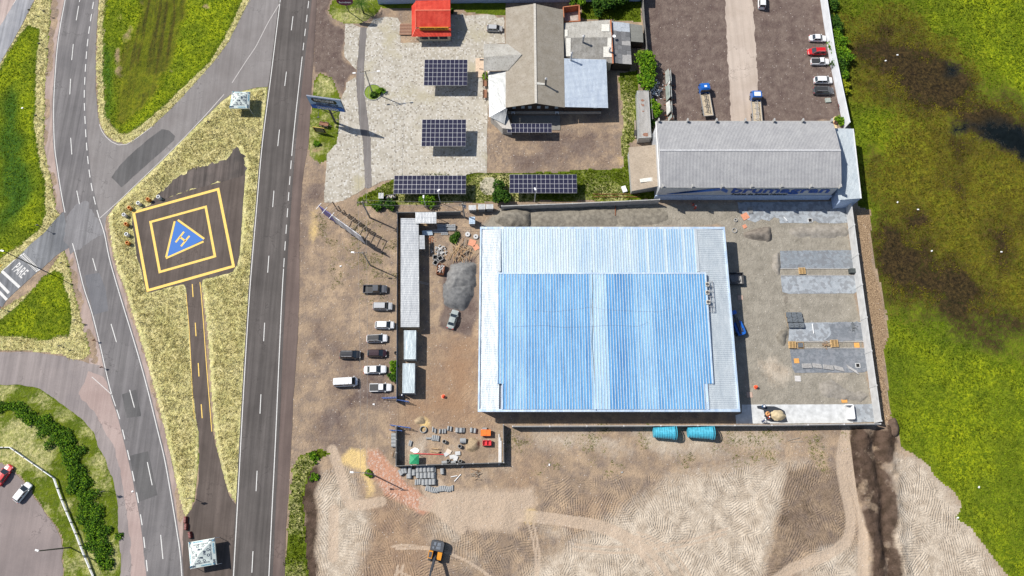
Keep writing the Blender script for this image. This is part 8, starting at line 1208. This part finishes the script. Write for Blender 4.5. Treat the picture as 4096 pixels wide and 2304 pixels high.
for i, (c, x, y, r_, h, m, lb) in enumerate((('11', 1730, 562, 2.1, 2.4, LF, 'bright green bush in front of the long left carport'), ('11', 2470, 520, 2.3, 2.8, LD, 'large dark bush beside the concrete octagon'), ('11', 1230, 632, 1.2, 1.3, LD, 'dark bush below the small roofed box'), ('11', 1342, 622, 1.3, 1.5, LD, 'dark bush below the debris cart'), ('10', 1245, 920, .8, .9, LF, 'green plant right of the pole in the round bed'), ('10', 1190, 960, .7, .8, LD, 'dark plant at the foot of the pole in the round bed'), ('10', 2300, 775, .8, 1.2, LF, 'green shrub beside the upper wooden wagon'), ('12', 1375, 900, 1.0, .8, LD, 'dark weeds along the lower steel fence'), ('12', 1385, 760, .8, .7, LF, 'green weeds along the middle steel fence'), ('12', 1385, 830, .7, .6, LF, 'green weeds between other weeds along the steel fence'), ('11', 1985, 950, 1.3, .3, LD, 'flat dark green plants beside the hollow block stack'), ('13', 575, 250, .9, .5, LF, 'green bush clump at the top of the roadside sand lot'), ('13', 590, 450, .8, .5, LF, 'second green bush clump in the roadside sand lot'), ('13', 1130, 410, .8, .7, LF, 'green plant at the foot of the sand lot utility pole'), ('10', 605, 1449, .6, .6, LF, 'small plant on the lower end of the roadside island'), ('30', 690, 1195, .5, .8, LD, 'small palm plant in the yellow sand bed'), ('10', 1975, 110, .6, 1.2, LD, 'dark potted shrub by the right wall of the kiosk'))): shrub('garden_bush', lb, c, x, y, r_, h, m, 60 + i, int(360 * r_ * r_) + 60)
# hedge belt
HL = [zf('02', -60, 1210), zf('02', 60, 1195), zf('02', 150, 1175), zf('02', 240, 1270), zf('02', 340, 1320), zf('02', 440, 1370), zf('02', 560, 1449), zf('03', 620, 60), zf('03', 700, 180), zf('03', 760, 320), zf('03', 810, 480), zf('03', 850, 620), zf('03', 900, 760), zf('03', 950, 900), zf('03', 1010, 1050), zf('03', 1040, 1200), zf('03', 1045, 1370)]
hl = FL(HL); Ls = length(hl); hg = T('creeper_hedge', 'dark leafy creeper hedge winding down the lower left lawn', 'hedge', hl[8]); bl_ = []
for s in np.arange(0, Ls, .8):
    p = along(hl, s, s + .01)[0]; wv = 1.3 + 1.1 * min(1, s / (Ls * .3)) * (1 if s < Ls * .93 else .6)
    for q in range(3): bl_.append((p[0] - hg.location.x + rt.gauss(0, wv * .45), p[1] - hg.location.y + rt.gauss(0, .5), .15 + .25 * rt.random(), wv * rt.uniform(.30, .5)))
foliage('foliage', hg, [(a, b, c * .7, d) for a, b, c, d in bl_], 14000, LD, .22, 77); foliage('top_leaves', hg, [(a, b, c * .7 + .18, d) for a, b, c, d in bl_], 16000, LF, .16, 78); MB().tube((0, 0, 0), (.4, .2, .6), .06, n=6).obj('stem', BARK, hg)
# palm
pm = T('palm_tree', 'palm tree on the rounded lawn next to the maroon oval sign', 'palm', Z('10', 1085, 135)); MB().tube((0, 0, 0), (-.05, .1, 3.6), .22, .15, 8).obj('trunk', BARK, pm)
for i in range(15):
    a = i * 2 * PI / 15 + rt.uniform(-.15, .15); L = rt.uniform(2.3, 3.2); mb = MB(); n = 9; pts = [Vector((-.05 + math.cos(a) * L * u, .1 + math.sin(a) * L * u, 3.6 + .9 * math.sin(u * 2.2) - .9 * u * u)) for u in np.linspace(0, 1, n)]; sd = Vector((-math.sin(a), math.cos(a), 0))
    for q in range(n - 1):
        p, r_ = pts[q], pts[q + 1]; w_ = .62 * (1 - abs(q / n - .4))
        for s in (-1, 1): mb.add([tuple(p), tuple(p.lerp(r_, .35)), tuple(p.lerp(r_, .9) + sd * s * w_ - Vector((0, 0, .18))), ], [(0, 1, 2)]); mb.add([tuple(p.lerp(r_, .45)), tuple(p.lerp(r_, .8)), tuple(r_ + (r_ - p) * .45 + sd * s * w_ * .95 - Vector((0, 0, .2)))], [(0, 1, 2)])
    o = mb.obj('frond', LD, pm); at = o.data.attributes.new('tint', 'FLOAT', 'POINT'); at.data.foreach_set('value', [rt.random() for _ in o.data.vertices])
